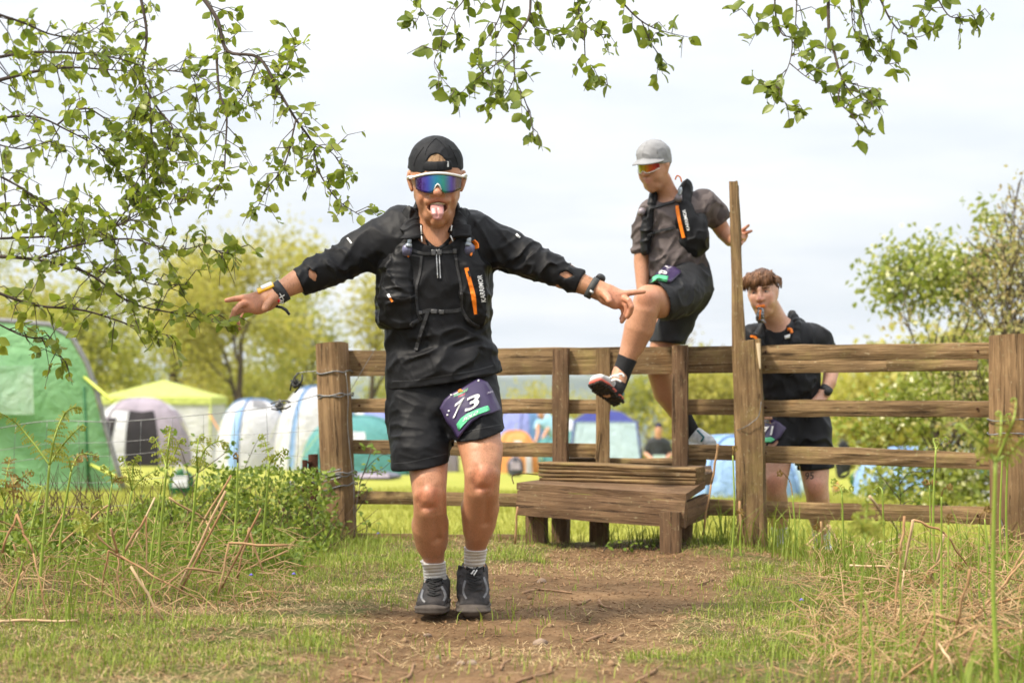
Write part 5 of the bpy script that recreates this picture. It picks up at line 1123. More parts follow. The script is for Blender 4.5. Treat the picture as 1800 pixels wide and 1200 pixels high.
# brown fringe
HB = leafmat('brown_hair', (.075, .032, .014), (.26, .125, .058), .0, .5, spec=.4)
H = Sdf(); H.add(HL([((0, .052, -.014), .083, .096), ((0, .01, -.014), .083, .096)]), .02); H.cut(plane(hp(0, .046, .02), (-hu+hx*.75)), .02); H.disp(folds(60, 33, .012, stretch=(1, 1, .3)))
hair3 = H.build('hair', .0045, HB, man3, 1)
V = []; Fc = []; rn = random.Random(4)
for i in range(900):
    a_ = rn.uniform(-1, 1); e0 = rn.uniform(.0, .07); l_ = rn.uniform(.05, .09)
    if i < 520: q0 = (a_*.072, .125-.45*e0, .03+.03*(1-a_*a_)); kk = rn.random(); q2 = (a_*.084-.016+rn.gauss(0, .006), .034+.050*kk*kk-.004*abs(a_)+.010*math.sin(a_*9), .097-.036*a_*a_+rn.gauss(0, .003)); q1 = ((q0[0]+q2[0])/2, (q0[1]+q2[1])/2+.012, (q0[2]+q2[2])/2+.020)
    else:
        s_ = rn.choice((-1, 1)); f0 = rn.uniform(-.11, .05); q0 = (s_*.07, .09*rn.uniform(.6, 1), f0); q2 = (s_*.088, rn.uniform(.01, .05) if f0 < -.03 else rn.uniform(.045, .07), f0+.01-(.03 if f0 < -.05 else 0)); q1 = ((q0[0]+q2[0])/2+s_*.014, (q0[1]+q2[1])/2, (q0[2]+q2[2])/2)
    tube_vf([hp(*q0), hp(*q1), hp(*q2)], [.0022, .003, .0008], 4, True, V, Fc)
mesh_np('fringe_strands', V, Fc, HB, hair3)
# tee, vest, shorts
S = Sdf()
S.add(L([(1330, 594, 0, 26, 26), (1380, 588, 0, 30, 32), (1432, 598, .02, 26, 26)], (0, 0, 1)), .05)
S.add(L([(1385, 615, 0, 58, 38), (1391, 670, 0, 54, 37), (1397, 710, .02, 54, 38), (1400, 760, .03, 56, 40)]), .04)
S.add(L([(1436, 600, .02, 26), (1450, 622, .03, 24), (1460, 645, .03, 22)], (1, 0, 0)), .04); S.add(L([(1326, 600, .0, 25), (1314, 632, 0, 21), (1310, 660, 0, 20)]), .04)
S.disp(folds(13, 101, .010, stretch=(1.2, 1, .7), rot=((0, 1, 0), -.3))); S.disp(folds(18, 103, .012, p(1400, 690, -.1), (.25, .4, .16), stretch=(1.3, 1, .5), rot=((0, 1, 0), .5)))
cpa = np.array(p(1456, 612, .03)); cpb = np.array(p(1312, 642, 0)); cpc = np.array(p(1400, 741, 0)); xa = p(1441, 0, 0).x; xb = p(1335, 0, 0).x
S.cut(Prim(lambda X: np.where(X[:, 0] > xa, (X-cpa)@np.array((.35, 0, -.937)), np.where(X[:, 0] < xb, (X-cpb)@np.array((0, 0, -1.)), (X-cpc)@np.array((.05, .1, -.99)))).astype(np.float32), (-1e3,)*3, (1e3,)*3), .003)
S.sub(M3.ell(1362, 560, -.06, 25, 22, 28), .006)
tee = S.build('tee_shirt', .0055, F_SHIRT, man3, 1)
Vt = Sdf(); Vt.add(L([(1392, 556, .05, 8, 13), (1402, 574, -.04, 9, 13), (1395, 602, -.10, 12, 9), (1386, 650, -.115, 13, 9)]), .02); Vt.add(L([(1345, 570, .0, 8, 20), (1335, 590, -.09, 11, 10), (1334, 640, -.115, 13, 9)]), .02); Vt.add(L([(1388, 575, .14, 30, 20), (1392, 640, .15, 46, 24)]), .03); Vt.disp(folds(20, 105, .006)); vest3 = Vt.build('running_vest', .0055, F_VEST, man3, 1)
n3, f3 = 10.3, 12.2; VA3 = Sdf((S, Vt))
patch('bottle_mouth', [(1379, 591), (1388, 588), (1388, 594), (1380, 596)], VA3, n3, f3, WHITEP, vest3, .01, 3, .006); ribbon('cord', [(1384, 580), (1389, 580), (1391, 586)], 4, VA3, n3, f3, ORANGE, vest3, .014, .004, 2); ribbon('cord', [(1323, 591), (1329, 593), (1331, 598)], 4, VA3, n3, f3, ORANGE, vest3, .01, .004, 2)
Q = Sdf(); Q.add(L([(1400, 735, .03, 54, 38), (1400, 770, .02, 54, 40)]), .03); Q.add(L([(1374, 760, .01, 37, 38), (1368, 805, -.05, 34, 36), (1366, 830, -.07, 34, 36)]), .03); Q.add(L([(1426, 760, .01, 36, 38), (1430, 805, -.04, 33, 36), (1432, 845, -.06, 33, 36)]), .03)
Q.disp(folds(15, 111, .012, stretch=(1, 1, .6), rot=((0, 1, 0), .4))); xm = p(1398, 0, 0).x; cpd = np.array(p(1366, 806, 0)); cpe = np.array(p(1432, 824, 0))
Q.cut(Prim(lambda X: np.where(X[:, 0] < xm, (X-cpd)@np.array((0, 0, -1.)), (X-cpe)@np.array((.08, 0, -.997))).astype(np.float32), (-1e3,)*3, (1e3,)*3), .003); Q.sub(L([(1399, 795, -.1, 5, 20), (1398, 860, -.1, 10, 60)]), .01)
shorts3 = Q.build('shorts', .0055, F_SHORT, man3, 1)
bib3 = patch('race_bib', [(1337, 742), (1352, 733), (1370, 742), (1382, 752), (1372, 768), (1358, 779), (1338, 778)], nod(Q, .012), n3, f3, PURPLE, man3, .001, 5, .003); Q3n = nod(Q, .012); BQ3 = nod(Q, .018)
decal_text('race_number', '71', (1349, 758), (20, -2), (3, -16), BQ3, n3, f3, WHITEP, bib3, .006); patch('category_band', [(1339, 770), (1356, 768), (1362, 772), (1356, 777), (1339, 777)], BQ3, n3, f3, GREENB, bib3, .002, 3, .001)
decal_text('bib_print', 'TRAIL', (1350, 742), (14, 3), (0, -4), BQ3, n3, f3, simple('logo_mix', (.6, .1, .05), (.1, .5, .2), 120, .5), bib3, .006)
# gel pouch between the teeth
g = empty('gel_pouch', hp(-.005, -.075, .10), None, None); par(g, man3)
FOIL = simple('foil', (.30, .30, .31), (.06, .06, .065), 45, .25, .5, .8, bump=.6, bscale=60)
tube('pouch_top', [hp(-.028, -.071, .106), hp(.022, -.067, .106)], .008, ORANGE, g, 6)
K = Sdf(); K.add(loft([(hp(-.003, -.078, .11), .016, .006), (hp(-.008, -.115, .118), .020, .009), (hp(-.012, -.145, .115), .022, .007), (hp(-.013, -.158, .113), .024, .003)], tuple(hr)), .006); K.disp(folds(60, 8, .004)); K.build('pouch', .003, FOIL, g, 1)
tube('pouch_stripe', [hp(-.002, -.085, .121), hp(-.012, -.14, .129)], .005, ORANGE, g, 5)
wt = cuff('watch_strap', p(1455, 681, -.05), p(1449, 690, -.06), .036, .036, BLK, man3, .9); tube('watch_case', [p(1455, 688, -.095), p(1456, 689, -.115)], [.022, .021], BLK, wt, 16)
K = Sdf(); K.add(L([(1434, 800, -.04, 29, 30), (1437, 870, -.10, 21, 22)]), .01)
decal_text('thigh_number', '95', (1423, 836), (15, -1), (0, -13), B, n3, f3, simple('ink', (.05, .045, .04), (.09, .07, .06), 80, .7), man3, .001)
for nodes, pl in (([(1371, 925, .02, 16, 18), (1374, 960, .05, 14, 16)], 926), ([(1443, 930, .0, 16, 18), (1446, 972, .02, 14, 16)], 928)):
    K = Sdf(); K.add(L(nodes), .01); K.cut(plane(p(1400, pl, 0), (0, 0, 1)), .004); K.build('sock', .005, F_SOCK, man3, 1)
BLUEP = simple('blue_panel', (.02, .12, .35), (.02, .2, .45), 30, .5); WSH = simple('white_upper', (.62, .63, .64), (.5, .52, .54), 30, .6)
for sx, sy, dd in ((1376, 965, .05), (1447, 980, .0)):
    e = empty('shoe', p(sx, sy, dd), None, None); par(e, man3)
    K = Sdf(); K.add(L([(sx-1, sy-14, dd+.06, 17, 18), (sx, sy-6, dd-.02, 18, 15), (sx, sy+4, dd-.10, 17, 9)]), .02); K.build('upper', .005, WSH, e, 1)
    K = Sdf(); K.add(L([(sx, sy+6, dd+.10, 16, 6), (sx, sy+9, dd-.02, 18, 6), (sx, sy+11, dd-.12, 17, 6)]), .01); K.build('sole', .005, simple('pale_sole', (.55, .56, .55), (.45, .45, .44), 30, .7), e, 1)
    for q in ((-8, -8), (8, -6)): tube('side_panel', [p(sx+q[0], sy-14, dd-.03), p(sx+q[0]*1.6, sy+2, dd-.08)], .012, BLUEP, e, 6)
    for i in range(3): tube('lace', [p(sx-8, sy-10+i*5, dd-.09-.02*i), p(sx+8, sy-11+i*5, dd-.09-.02*i)], .005, WHITEP, e, 5)
# ------------------------------------------------------------------ the camp in the field
def gp(px, D): X = (px-900)*D/FPX; return Vector((X, D, gz1(X, D)))
def tentmat(name, c, c2=None, tr=.25):
    s = NT(name); v = s.coord(); n = s.noise(v, 2.2, 4); c2 = c2 or tuple(x*.8 for x in c); base = s.ramp(n, [(.35, c), (.68, c2)]); s.col(base); s.set(.6, .3)
    s.bump(s.noise(v, 3.5, 5, .6, 1.2), .8, .10); t_ = s.n('ShaderNodeBsdfTranslucent'); s.l(base, t_.inputs[0]); ms = s.n('ShaderNodeMixShader'); ms.inputs[0].default_value = tr
    s.l(s.b.outputs[0], ms.inputs[1]); s.l(t_.outputs[0], ms.inputs[2]); s.l(ms.outputs[0], s.out.inputs[0]); return s.m
T_GREEN = tentmat('green_nylon', (.27, .50, .26), (.22, .45, .21), .35); T_DGREEN = tentmat('dark_green_nylon', (.04, .16, .06)); T_WHITE = tentmat('white_polyester', (.66, .66, .68), (.56, .56, .6)); T_LIME = tentmat('lime_nylon', (.56, .62, .17), (.50, .56, .14))
T_MAUVE = tentmat('mauve_nylon', (.42, .36, .42), (.36, .31, .36)); T_BLUE = tentmat('blue_nylon', (.17, .31, .55), (.14, .27, .5)); T_PALEB = tentmat('pale_blue_nylon', (.33, .50, .78), (.28, .45, .73)); T_NAVY = tentmat('navy_nylon', (.05, .06, .28), (.04, .05, .22))
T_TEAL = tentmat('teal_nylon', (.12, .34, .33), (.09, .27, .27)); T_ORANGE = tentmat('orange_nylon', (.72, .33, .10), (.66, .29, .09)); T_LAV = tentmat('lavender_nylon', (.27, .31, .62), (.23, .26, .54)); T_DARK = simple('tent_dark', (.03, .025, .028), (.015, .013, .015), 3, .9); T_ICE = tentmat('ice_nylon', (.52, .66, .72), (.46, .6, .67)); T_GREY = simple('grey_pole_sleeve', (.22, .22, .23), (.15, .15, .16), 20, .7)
T_WIN = tentmat('clear_window', (.30, .50, .32), (.52, .64, .54), .4); T_ROPE = simple('guy_rope', (.55, .6, .1), (.45, .5, .1), 40, .7)
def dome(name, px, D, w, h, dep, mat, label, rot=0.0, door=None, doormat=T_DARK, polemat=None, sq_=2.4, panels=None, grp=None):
    """dome tent: pole-arched skin with flat-ish panels between its crossing poles"""
    c = gp(px, D); e = empty(name, c, label, 'tent', grp or 'tents pitched in the field'); cr_, sr_ = math.cos(rot), math.sin(rot)
    def S3(u, v_):      # u around 0..1, v up 0..1
        a_ = 2*math.pi*u; k = 1/(abs(math.cos(a_))**sq_+abs(math.sin(a_))**sq_)**(1/sq_); rr = math.cos(v_*math.pi/2)**.62*(1-.05*math.cos(4*a_)*(1-v_)); z = h*math.sin(v_*math.pi/2)**.95
        z *= 1-.05*(1-abs(math.cos(2*a_+math.pi/2)))*math.sin(v_*math.pi); x, y = w/2*k*rr*math.cos(a_), dep/2*k*rr*math.sin(a_)
        return Vector((c.x+x*cr_-y*sr_, c.y+x*sr_+y*cr_, c.z+z))
    n, m = 40, 12
    def piece(nm, u0, u1, v0, v1, mat_, off=0.0, parent=e, nn=None):
        nn = nn or max(4, int(n*(u1-u0))); V = []; Fc = []
        for i in range(nn+1):
            for j in range(m+1):
                q = S3(u0+(u1-u0)*i/nn, v0+(v1-v0)*j/m*.995); q = c+Vector((0, 0, 0))+(q-c)*(1+off); V.append(q)
        for i in range(nn):
            for j in range(m): Fc.append((i*(m+1)+j, (i+1)*(m+1)+j, (i+1)*(m+1)+j+1, i*(m+1)+j+1))
        return mesh_np(nm, V, Fc, mat_, parent)
    piece('canopy', 0, 1, 0, 1, mat)
    for (u0, u1, v0, v1, mt) in (panels or []): piece('panel', u0, u1, v0, v1, mt, .012)
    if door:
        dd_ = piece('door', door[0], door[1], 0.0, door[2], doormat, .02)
    for u in (.125, .375):
        pts = [S3(u, t/10*.995) for t in range(11)]+[S3(u+.5, 1-t/10*.995) for t in range(1, 11)]; tube('pole', [c+(q-c)*1.015 for q in pts], .025, polemat or mat, e, 5)
    for u in (.1, .4, .6, .9): q = S3(u, .5); g = S3(u, 0); o_ = g+(g-c)*.45; o_.z = gz1(o_.x, o_.y); tube('guy_line', [q, o_], .006, T_ROPE, e, 3)
    return e
# big green tunnel tent
D = 24.0; e = empty('tunnel_tent', gp(40, D), 'large green tunnel tent with clear window and grey pole sleeve at left', 'tent', 'tents pitched in the field')
pr = np.array([(2.67, .0), (2.58, .30), (2.44, .78), (2.34, 1.19), (2.22, 1.53), (2.06, 1.81), (1.80, 1.97), (1.0, 2.04), (-.3, 2.05), (-1.0, 1.9), (-1.6, 1.5), (-2.1, .8), (-2.5, 0)])
c0 = gp(60, D); c0.x -= 1.62
def tun(nm, y0, y1, s0, s1, mat, parent, prof=pr, n=10):
    V = []; Fc = []
    for i in range(n+1):
        t = i/n; s_ = s0+(s1-s0)*t-.06*math.sin(t*math.pi); 
        for x, z in prof: V.append((c0.x+x*s_-.28*(y0+(y1-y0)*t), c0.y+y0+(y1-y0)*t, c0.z+z*s_))
    m = len(prof)
    for i in range(n):
        for j in range(m-1): Fc.append((i*m+j, i*m+j+1, (i+1)*m+j+1, (i+1)*m+j))
    return mesh_np(nm, V, Fc, mat, parent)
tun('canopy', 0, 1.9, 1.0, 1.03, T_GREEN, e); tun('rear_canopy', 1.94, 3.8, 1.02, .8, T_DGREEN, e)
V = [(c0.x+x, c0.y-.0-.28*math.cos(i/12*math.pi-.5*math.pi)*.0, c0.z+z) for i, (x, z) in enumerate(pr)]; n_ = len(V); cx_ = c0.x+.1
V2 = [(c0.x+.1+(x-c0.x-.1)*.5, c0.y-.32, c0.z+(z-c0.z)*.62) for x, y, z in V]; V3 = [(c0.x+.1, c0.y-.36, c0.z+.1)]
Fc = [(i, i+1, n_+i+1, n_+i) for i in range(n_-1)]+[(n_+i, n_+i+1, 2*n_) for i in range(n_-1)]
mesh_np('front_panel', V+V2+V3, Fc, T_GREEN, e)
tube('pole_sleeve', [(c0.x+x*1.012, c0.y+.02, c0.z+z*1.012) for x, z in pr], .035, T_GREY, e, 6); tube('pole_sleeve', [(c0.x+x*1.032-.54, c0.y+1.92, c0.z+z*1.032) for x, z in pr], .03, T_DGREEN, e, 6)
tube('seam', [(c0.x+2.24, c0.y-.09, c0.z+1.25), (c0.x+2.28, c0.y-.13, c0.z+.6), (c0.x+2.3, c0.y-.1, c0.z+.02)], .02, T_DGREEN, e, 5)
mesh_np('window', [(c0.x+.2, c0.y-.50, c0.z+.92), (c0.x+1.72, c0.y-.42, c0.z+.92), (c0.x+1.70, c0.y-.40, c0.z+1.50), (c0.x+.2, c0.y-.48, c0.z+1.50)], [(0, 1, 2, 3)], T_WIN, e, False)
tube('guy_line', [P(145, 660, 24.1), P(198, 705, 22.6)], .02, T_ROPE, e, 4); tube('guy_line', [P(155, 814, 24), P(205, 838, 23)], .02, T_ROPE, e, 4)
# gazebo with a lime roof
D = 60; c = gp(288, D); e = empty('camp_gazebo', c, 'white-walled gazebo with bright lime roof behind the mauve tent', 'gazebo'); w = 1.62; zt = 1.98; za = 2.5
cor = [(-w, -w), (w, -w), (w, w), (-w, w)]; V = [(c.x+x*1.03, c.y+y*1.03, c.z+zt) for x, y in cor]+[(c.x, c.y, c.z+za)]+[(c.x+x*1.04, c.y+y*1.04, c.z+zt-.2) for x, y in cor]
mesh_np('roof', V, [(0, 1, 4), (1, 2, 4), (2, 3, 4), (3, 0, 4), (0, 5, 6, 1), (1, 6, 7, 2), (2, 7, 8, 3), (3, 8, 5, 0)], T_LIME, e, False)
for (x0, y0), (x1, y1) in zip(cor, cor[1:]+cor[:1]):
    n_ = 14; V = []; Fc = []
    for i in range(n_+1):
        t = i/n_; b_ = .05*math.sin(i*1.9); V += [(c.x+x0+(x1-x0)*t, c.y+y0+(y1-y0)*t, c.z+zt-.1), (c.x+(x0+(x1-x0)*t)*1.08+b_, c.y+(y0+(y1-y0)*t)*1.08+b_, c.z+.02)]
    for i in range(n_): Fc.append((2*i, 2*i+1, 2*i+3, 2*i+2))
    mesh_np('wall', V, Fc, T_WHITE, e)
for x, y in cor: tube('leg', [(c.x+x*1.02, c.y+y*1.02, c.z), (c.x+x*1.02, c.y+y*1.02, c.z+zt)], .03, T_LIME, e, 6)
tube('guy_line', [(c.x-w, c.y-w, c.z+zt), (c.x-w-1.3, c.y-w-.5, c.z+2.9-.0)], .03, T_LIME, e, 4); tube('guy_line', [(c.x+w, c.y-w, c.z+1.5), (c.x+w+.9, c.y-w-1, c.z+.2)], .03, T_ORANGE, e, 4)
dome('dome_tent', 248, 52, 2.7, 1.75, 2.4, T_WHITE, 'white and mauve dome tent with dark open doorway', .2, (.70, .80, .62), panels=[(.62, .88, .62, 1, T_MAUVE), (.80, .93, .0, .62, T_MAUVE), (.60, .66, .05, .5, T_DARK)], polemat=T_MAUVE)
dome('dome_tent', 446, 48, 1.75, 1.66, 1.8, T_WHITE, 'white dome tent with blue pole arch, left of the fence post', .5, polemat=T_BLUE, panels=[(.68, .80, .72, .95, T_GREY), (.58, .62, 0, .7, T_PALEB)])
dome('dome_tent', 560, 47, 2.1, 1.95, 1.9, T_WHITE, 'white dome tent with broad blue hoop right behind left fence post', .3, polemat=T_BLUE, panels=[(.62, .64, 0, 1, T_PALEB)])
dome('dome_tent', 628, 40, 2.3, 1.15, 2.0, T_TEAL, 'low teal tent just right of the left fence post', .2, panels=[(.70, .76, .4, .55, T_WHITE)])
dome('dome_tent', 655, 56, 2.5, 1.75, 2.2, T_LAV, 'lavender blue tent half hidden behind the front runner', .1, panels=[(.60, .70, .0, 1, T_WHITE)])
dome('dome_tent', 925, 52, 1.5, 1.7, 1.7, T_LAV, 'lavender tent with royal blue door seen between the rails', .5, (.68, .80, .86), T_BLUE, panels=[(.80, .92, .1, .7, T_WHITE)])
dome('dome_tent', 990, 62, 1.9, 1.45, 1.8, T_TEAL, 'green and white tent behind the bending camper', .0, panels=[(.6, .95, .55, 1, T_WHITE)])
dome('dome_tent', 906, 44, 1.05, .92, 1.3, T_ORANGE, 'small orange tent with white panel in front of lavender tent', .1, panels=[(.72, .78, .35, .6, T_WHITE), (.80, .84, 0, .5, T_WHITE)])
dome('dome_tent', 968, 45, .75, .78, 1.1, T_TEAL, 'small teal tent tucked beside the orange one', .3)
dome('dome_tent', 1290, 24, 1.5, .72, 1.4, T_PALEB, 'low pale blue tent behind the tall pole', .3, panels=[(.55, .8, .55, .62, T_BLUE)])
dome('dome_tent', 1395, 26, .7, .66, 1.0, T_ICE, 'small ice blue tent seen between the waiting runner\'s legs', .1)
dome('dome_tent', 1600, 25, 1.32, .60, 1.4, T_PALEB, 'periwinkle blue dome tent behind the right-hand rails', .2, panels=[(.9, 1.0, .0, .55, T_BLUE)])
dome('dome_tent', 1722, 23, .36, .42, .5, T_WHITE, 'small white shelter with teal cap beside the thick right post', .2, panels=[(0, 1, .5, 1, T_TEAL)])
dome('dome_tent', 740, 46, 1.7, 1.3, 1.6, T_MAUVE, 'greyish mauve tent seen between the front runner\'s legs', .4)
# frame tent with navy roof
D = 58; c = gp(1062, D); e = empty('frame_tent', c, 'pale blue frame tent with navy roof behind the stile', 'tent', 'tents pitched in the field'); w = 1.05
V = [(c.x-w, c.y-1, c.z), (c.x+w, c.y-1, c.z), (c.x+w*.84, c.y-.8, c.z+1.35), (c.x-w*.84, c.y-.8, c.z+1.35), (c.x-w, c.y+1, c.z), (c.x+w, c.y+1, c.z), (c.x+w*.84, c.y+.8, c.z+1.35), (c.x-w*.84, c.y+.8, c.z+1.35)]
for f_ in ((0, 1, 2, 3), (1, 5, 6, 2), (5, 4, 7, 6), (4, 0, 3, 7)): mesh_np('wall', [V[i] for i in f_], [(0, 1, 2, 3)], T_ICE, e, False)
R_ = [(c.x-w*.86, c.y-.82, c.z+1.33), (c.x+w*.86, c.y-.82, c.z+1.33), (c.x+w*.86, c.y+.82, c.z+1.33), (c.x-w*.86, c.y+.82, c.z+1.33), (c.x-w*.45, c.y-.4, c.z+1.62), (c.x+w*.45, c.y-.4, c.z+1.62), (c.x+w*.45, c.y+.4, c.z+1.62), (c.x-w*.45, c.y+.4, c.z+1.62), (c.x, c.y, c.z+1.7)]
mesh_np('roof', R_, [(0, 1, 5, 4), (1, 2, 6, 5), (2, 3, 7, 6), (3, 0, 4, 7), (4, 5, 8), (5, 6, 8), (6, 7, 8), (7, 4, 8)], T_NAVY, e, False)
for x in (-1, 1): tube('pole', [(c.x+w*x, c.y-1, c.z), (c.x+w*.85*x, c.y-.82, c.z+1.35)], .03, T_NAVY, e, 5)
# camping bits lying in the grass
def bag(px, D, w, h, mat, mat2, name, label, cat):
    c = gp(px, D); e = empty(name, c, label, cat); K = Sdf(); K.add(ell((c.x, c.y, c.z+h*.45), (w/2, w*.35, h*.55)), .02); K.cut(plane(c, (0, 0, -1)), .02); K.disp(folds(7, int(px), .02)); K.build('shell', .03, mat, e, 1)
    V = [(c.x-w*.3, c.y-w*.40, c.z+h*.35), (c.x+w*.3, c.y-w*.40, c.z+h*.35), (c.x+w*.25, c.y-w*.33, c.z+h*.75), (c.x-w*.25, c.y-w*.33, c.z+h*.75)]; mesh_np('panel', V, [(0, 1, 2, 3)], mat2, e, False)
    tube('strap', crv([(c.x-w*.3, c.y-w*.3, c.z+h*.6), (c.x, c.y-w*.3, c.z+h*1.15), (c.x+w*.3, c.y-w*.3, c.z+h*.6)], 5), .012, mat2, e, 5)
bag(319, 22.5, .30, .32, T_DGREEN, T_WHITE, 'cool_bag', 'dark green cool bag with white patch on grass near wire fence', 'bag')
bag(1470, 27, .12, .14, simple('purple_toy', (.3, .08, .5), (.5, .05, .1), 6, .6), T_ORANGE, 'dry_bag', 'small purple and red bag beside the black-clad legs', 'bag')
bag(1508, 30, .26, .28, T_DGREEN, T_WHITE, 'rucksack', 'green and white rucksack on the grass behind the rails', 'bag')
bag(1482, 40, .34, .78, simple('black_kit_bag', (.012, .012, .014), (.025, .025, .027), 6, .7), F_STRAP, 'kit_bag', 'tall black kit bag standing behind the waiting runner', 'bag')
bag(906, 40, .35, .40, simple('dark_pack', (.05, .05, .07), (.1, .1, .13), 6, .7), T_MAUVE, 'rucksack', 'dark grey rucksack in front of the orange tent', 'bag')
bag(660, 34, .9, .14, simple('grey_tarp', (.10, .10, .14), (.16, .16, .2), 4, .7), T_MAUVE, 'folded_tarp', 'dark folded tarpaulin on the grass below the teal tent', 'tarpaulin')
# ------------------------------------------------------------------ distant campers
def camper(px, ytop, D, h, shirt, legs, label, bend=0.0, cap=None, hold=None, arms=True, seat=False, sit=False):
    k = FPX/D; z0 = gz1((px-900)*D/FPX, D); c = Vector(((px-900)*D/FPX, D, z0)); e = empty('person', c, label, 'person')
    def q(x, y, z): return (c.x+x*h, c.y+y*h, c.z+z*h)
    fb = bend
    hip = .09 if sit else .50; B = Sdf()
    if sit:
        for s_ in (-1, 1): B.add(loft([(q(s_*.05, 0, hip), .055*h, .055*h), (q(s_*.08, -.22, .16), .042*h, .042*h), (q(s_*.06, -.36, .03), .03*h, .03*h), (q(s_*.06, -.44, .03), .025*h, .025*h)]), .02)
    else: B.add(loft([(q(-.055, 0, .02), .035*h, .05*h), (q(-.06, 0, .27), .04*h, .045*h), (q(-.05, 0, hip), .055*h, .06*h)]), .02).add(loft([(q(.055, 0, .02), .035*h, .05*h), (q(.06, 0, .27), .04*h, .045*h), (q(.05, 0, hip), .055*h, .06*h)]), .02)
    sx = -.26*fb; sz = hip+.31*(1-.45*fb)
    B.add(loft([(q(0, 0, hip), .09*h, .065*h), (q(sx*.5, -.02, (hip+sz)/2), .09*h, .06*h), (q(sx, -.03, sz), .10*h, .05*h)]), .03)
    hz = sz+.115*(1-.4*fb); hx_ = sx-.08*fb; B.add(loft([(q(sx, -.03, sz), .035*h, .035*h), (q(hx_, -.05, hz), .042*h, .05*h), (q(hx_, -.05, hz+.04), .042*h, .05*h)]), .02)
    for s_ in (-1, 1):
        ex = (sx+s_*.14, -.02, sz-.14) if not fb else (sx+s_*.05-.05, -.1, sz-.17); hd = (sx+s_*.07, -.14, sz-.20) if not fb else (sx-.10+s_*.04, -.16, sz-.30)
        B.add(loft([(q(sx+s_*.10, -.03, sz-.02), .032*h, .032*h), (q(*ex), .027*h, .027*h), (q(*hd), .021*h, .021*h)]), .02)
    B.build('body', .022, SKIN, e, 1, body_cols((.55, .3, .2), []))
    S_ = Sdf(); S_.add(loft([(q(0, 0, hip-.03), .105*h, .08*h), (q(sx*.5, -.02, (hip+sz)/2), .105*h, .075*h), (q(sx, -.03, sz), .112*h, .062*h)]), .03)
    for s_ in (-1, 1): S_.add(loft([(q(sx+s_*.095, -.03, sz-.02), .043*h, .043*h), (q(sx+s_*.125, -.03, sz-.09), .038*h, .038*h)]), .02)
    S_.build('shirt', .022, shirt, e, 1)
    Q_ = Sdf(); Q_.add(loft([(q(0, 0, hip+.02), .105*h, .08*h), (q(0, 0, hip-.04), .1*h, .08*h)]), .02)
    for s_ in (-1, 1): Q_.add(loft([(q(s_*.05, 0, hip), .06*h, .06*h), (q(s_*.075, -.17, .14), .052*h, .052*h)]) if sit else loft([(q(s_*.05, 0, hip-.03), .06*h, .065*h), (q(s_*.06, 0, .05 if seat else .32), .055*h, .06*h)]), .02)
    Q_.build('trousers', .022, legs, e, 1)
    K = Sdf(); K.add(loft([(q(hx_, -.045, hz+.06), .046*h, .054*h), (q(hx_, -.04, hz+.045), .046*h, .054*h)]), .01); K.cut(plane(q(hx_, -.05, hz+.04), (0, -.25, -1)), .004); K.build('hat' if cap else 'hair', .015, cap or HAIR2, e, 1)
    if hold: bx = mesh_np('chest_bib', *(lambda vf: ([(c.x+v[0], c.y-.155*h+v[1], c.z+(sz-.20)*h+v[2]) for v in vf[0]], vf[1]))(box_vf(.14*h, .02*h, .11*h)), hold, e, False)
    return e
camper(1157, 752, 40, 1.78, simple('black_kit', (.02, .02, .022), (.035, .04, .045), 6, .7), simple('dark_trousers', (.03, .03, .035), (.02, .02, .022), 6, .8), 'distant person in dark cap and black kit sitting in the camp', sit=True, cap=simple('navy_cap', (.015, .02, .05), (.02, .02, .04), 9, .7), hold=simple('pale_bib', (.5, .6, .58), (.4, .55, .5), 9, .6))
camper(985, 738, 48, 1.75, simple('sky_shirt', (.32, .55, .7), (.28, .5, .66), 6, .8), simple('grey_shorts', (.2, .2, .22), (.15, .15, .17), 6, .8), 'distant person in pale blue shirt bending beside green and white tent', bend=.8)
if 0: camper(1482, 700, 30, 1.75, simple('black_top', (.02, .02, .02), (.03, .03, .03), 6, .8), simple('black_leggings', (.012, .012, .013), (.02, .02, .02), 6, .8), 'person in black leggings mostly hidden behind waiting runner and rails', seat=True)

# ------------------------------------------------------------------ trees beyond the camp
BARK = simple('bark', (.10, .075, .05), (.05, .038, .026), 9, .95, .1, bump=.6, bscale=20, bdist=.03); BARKP = simple('pale_bark', (.34, .30, .24), (.2, .17, .13), 6, .9, .1)
def leafquads(C_, size, rn, up=.3, aspect=.6, curl=.25):
    """leaf cards: 2-quad folded leaves at random angles"""
    n = len(C_); d = rn.normal(size=(n, 3)); d[:, 2] -= up; d /= np.linalg.norm(d, axis=1, keepdims=True)
    r = rn.normal(size=(n, 3)); sd_ = np.cross(d, r); sd_ /= np.linalg.norm(sd_, axis=1, keepdims=True)+1e-9; nn = np.cross(d, sd_)
    L_ = size*rn.uniform(.65, 1.3, (n, 1)); a = C_; w = L_*aspect*.5
    V = np.stack([a, a+d*L_*.45+sd_*w+nn*L_*curl*.3, a+d*L_, a+d*L_*.45-sd_*w+nn*L_*curl*.3, a+d*L_*.5-nn*L_*.02], 1).reshape(-1, 3)
    b = (np.arange(n)*5)[:, None]; F_ = np.concatenate([b+np.array([[0, 1, 4]]), b+np.array([[1, 2, 4]]), b+np.array([[0, 4, 3]]), b+np.array([[4, 2, 3]])])
    return V, F_
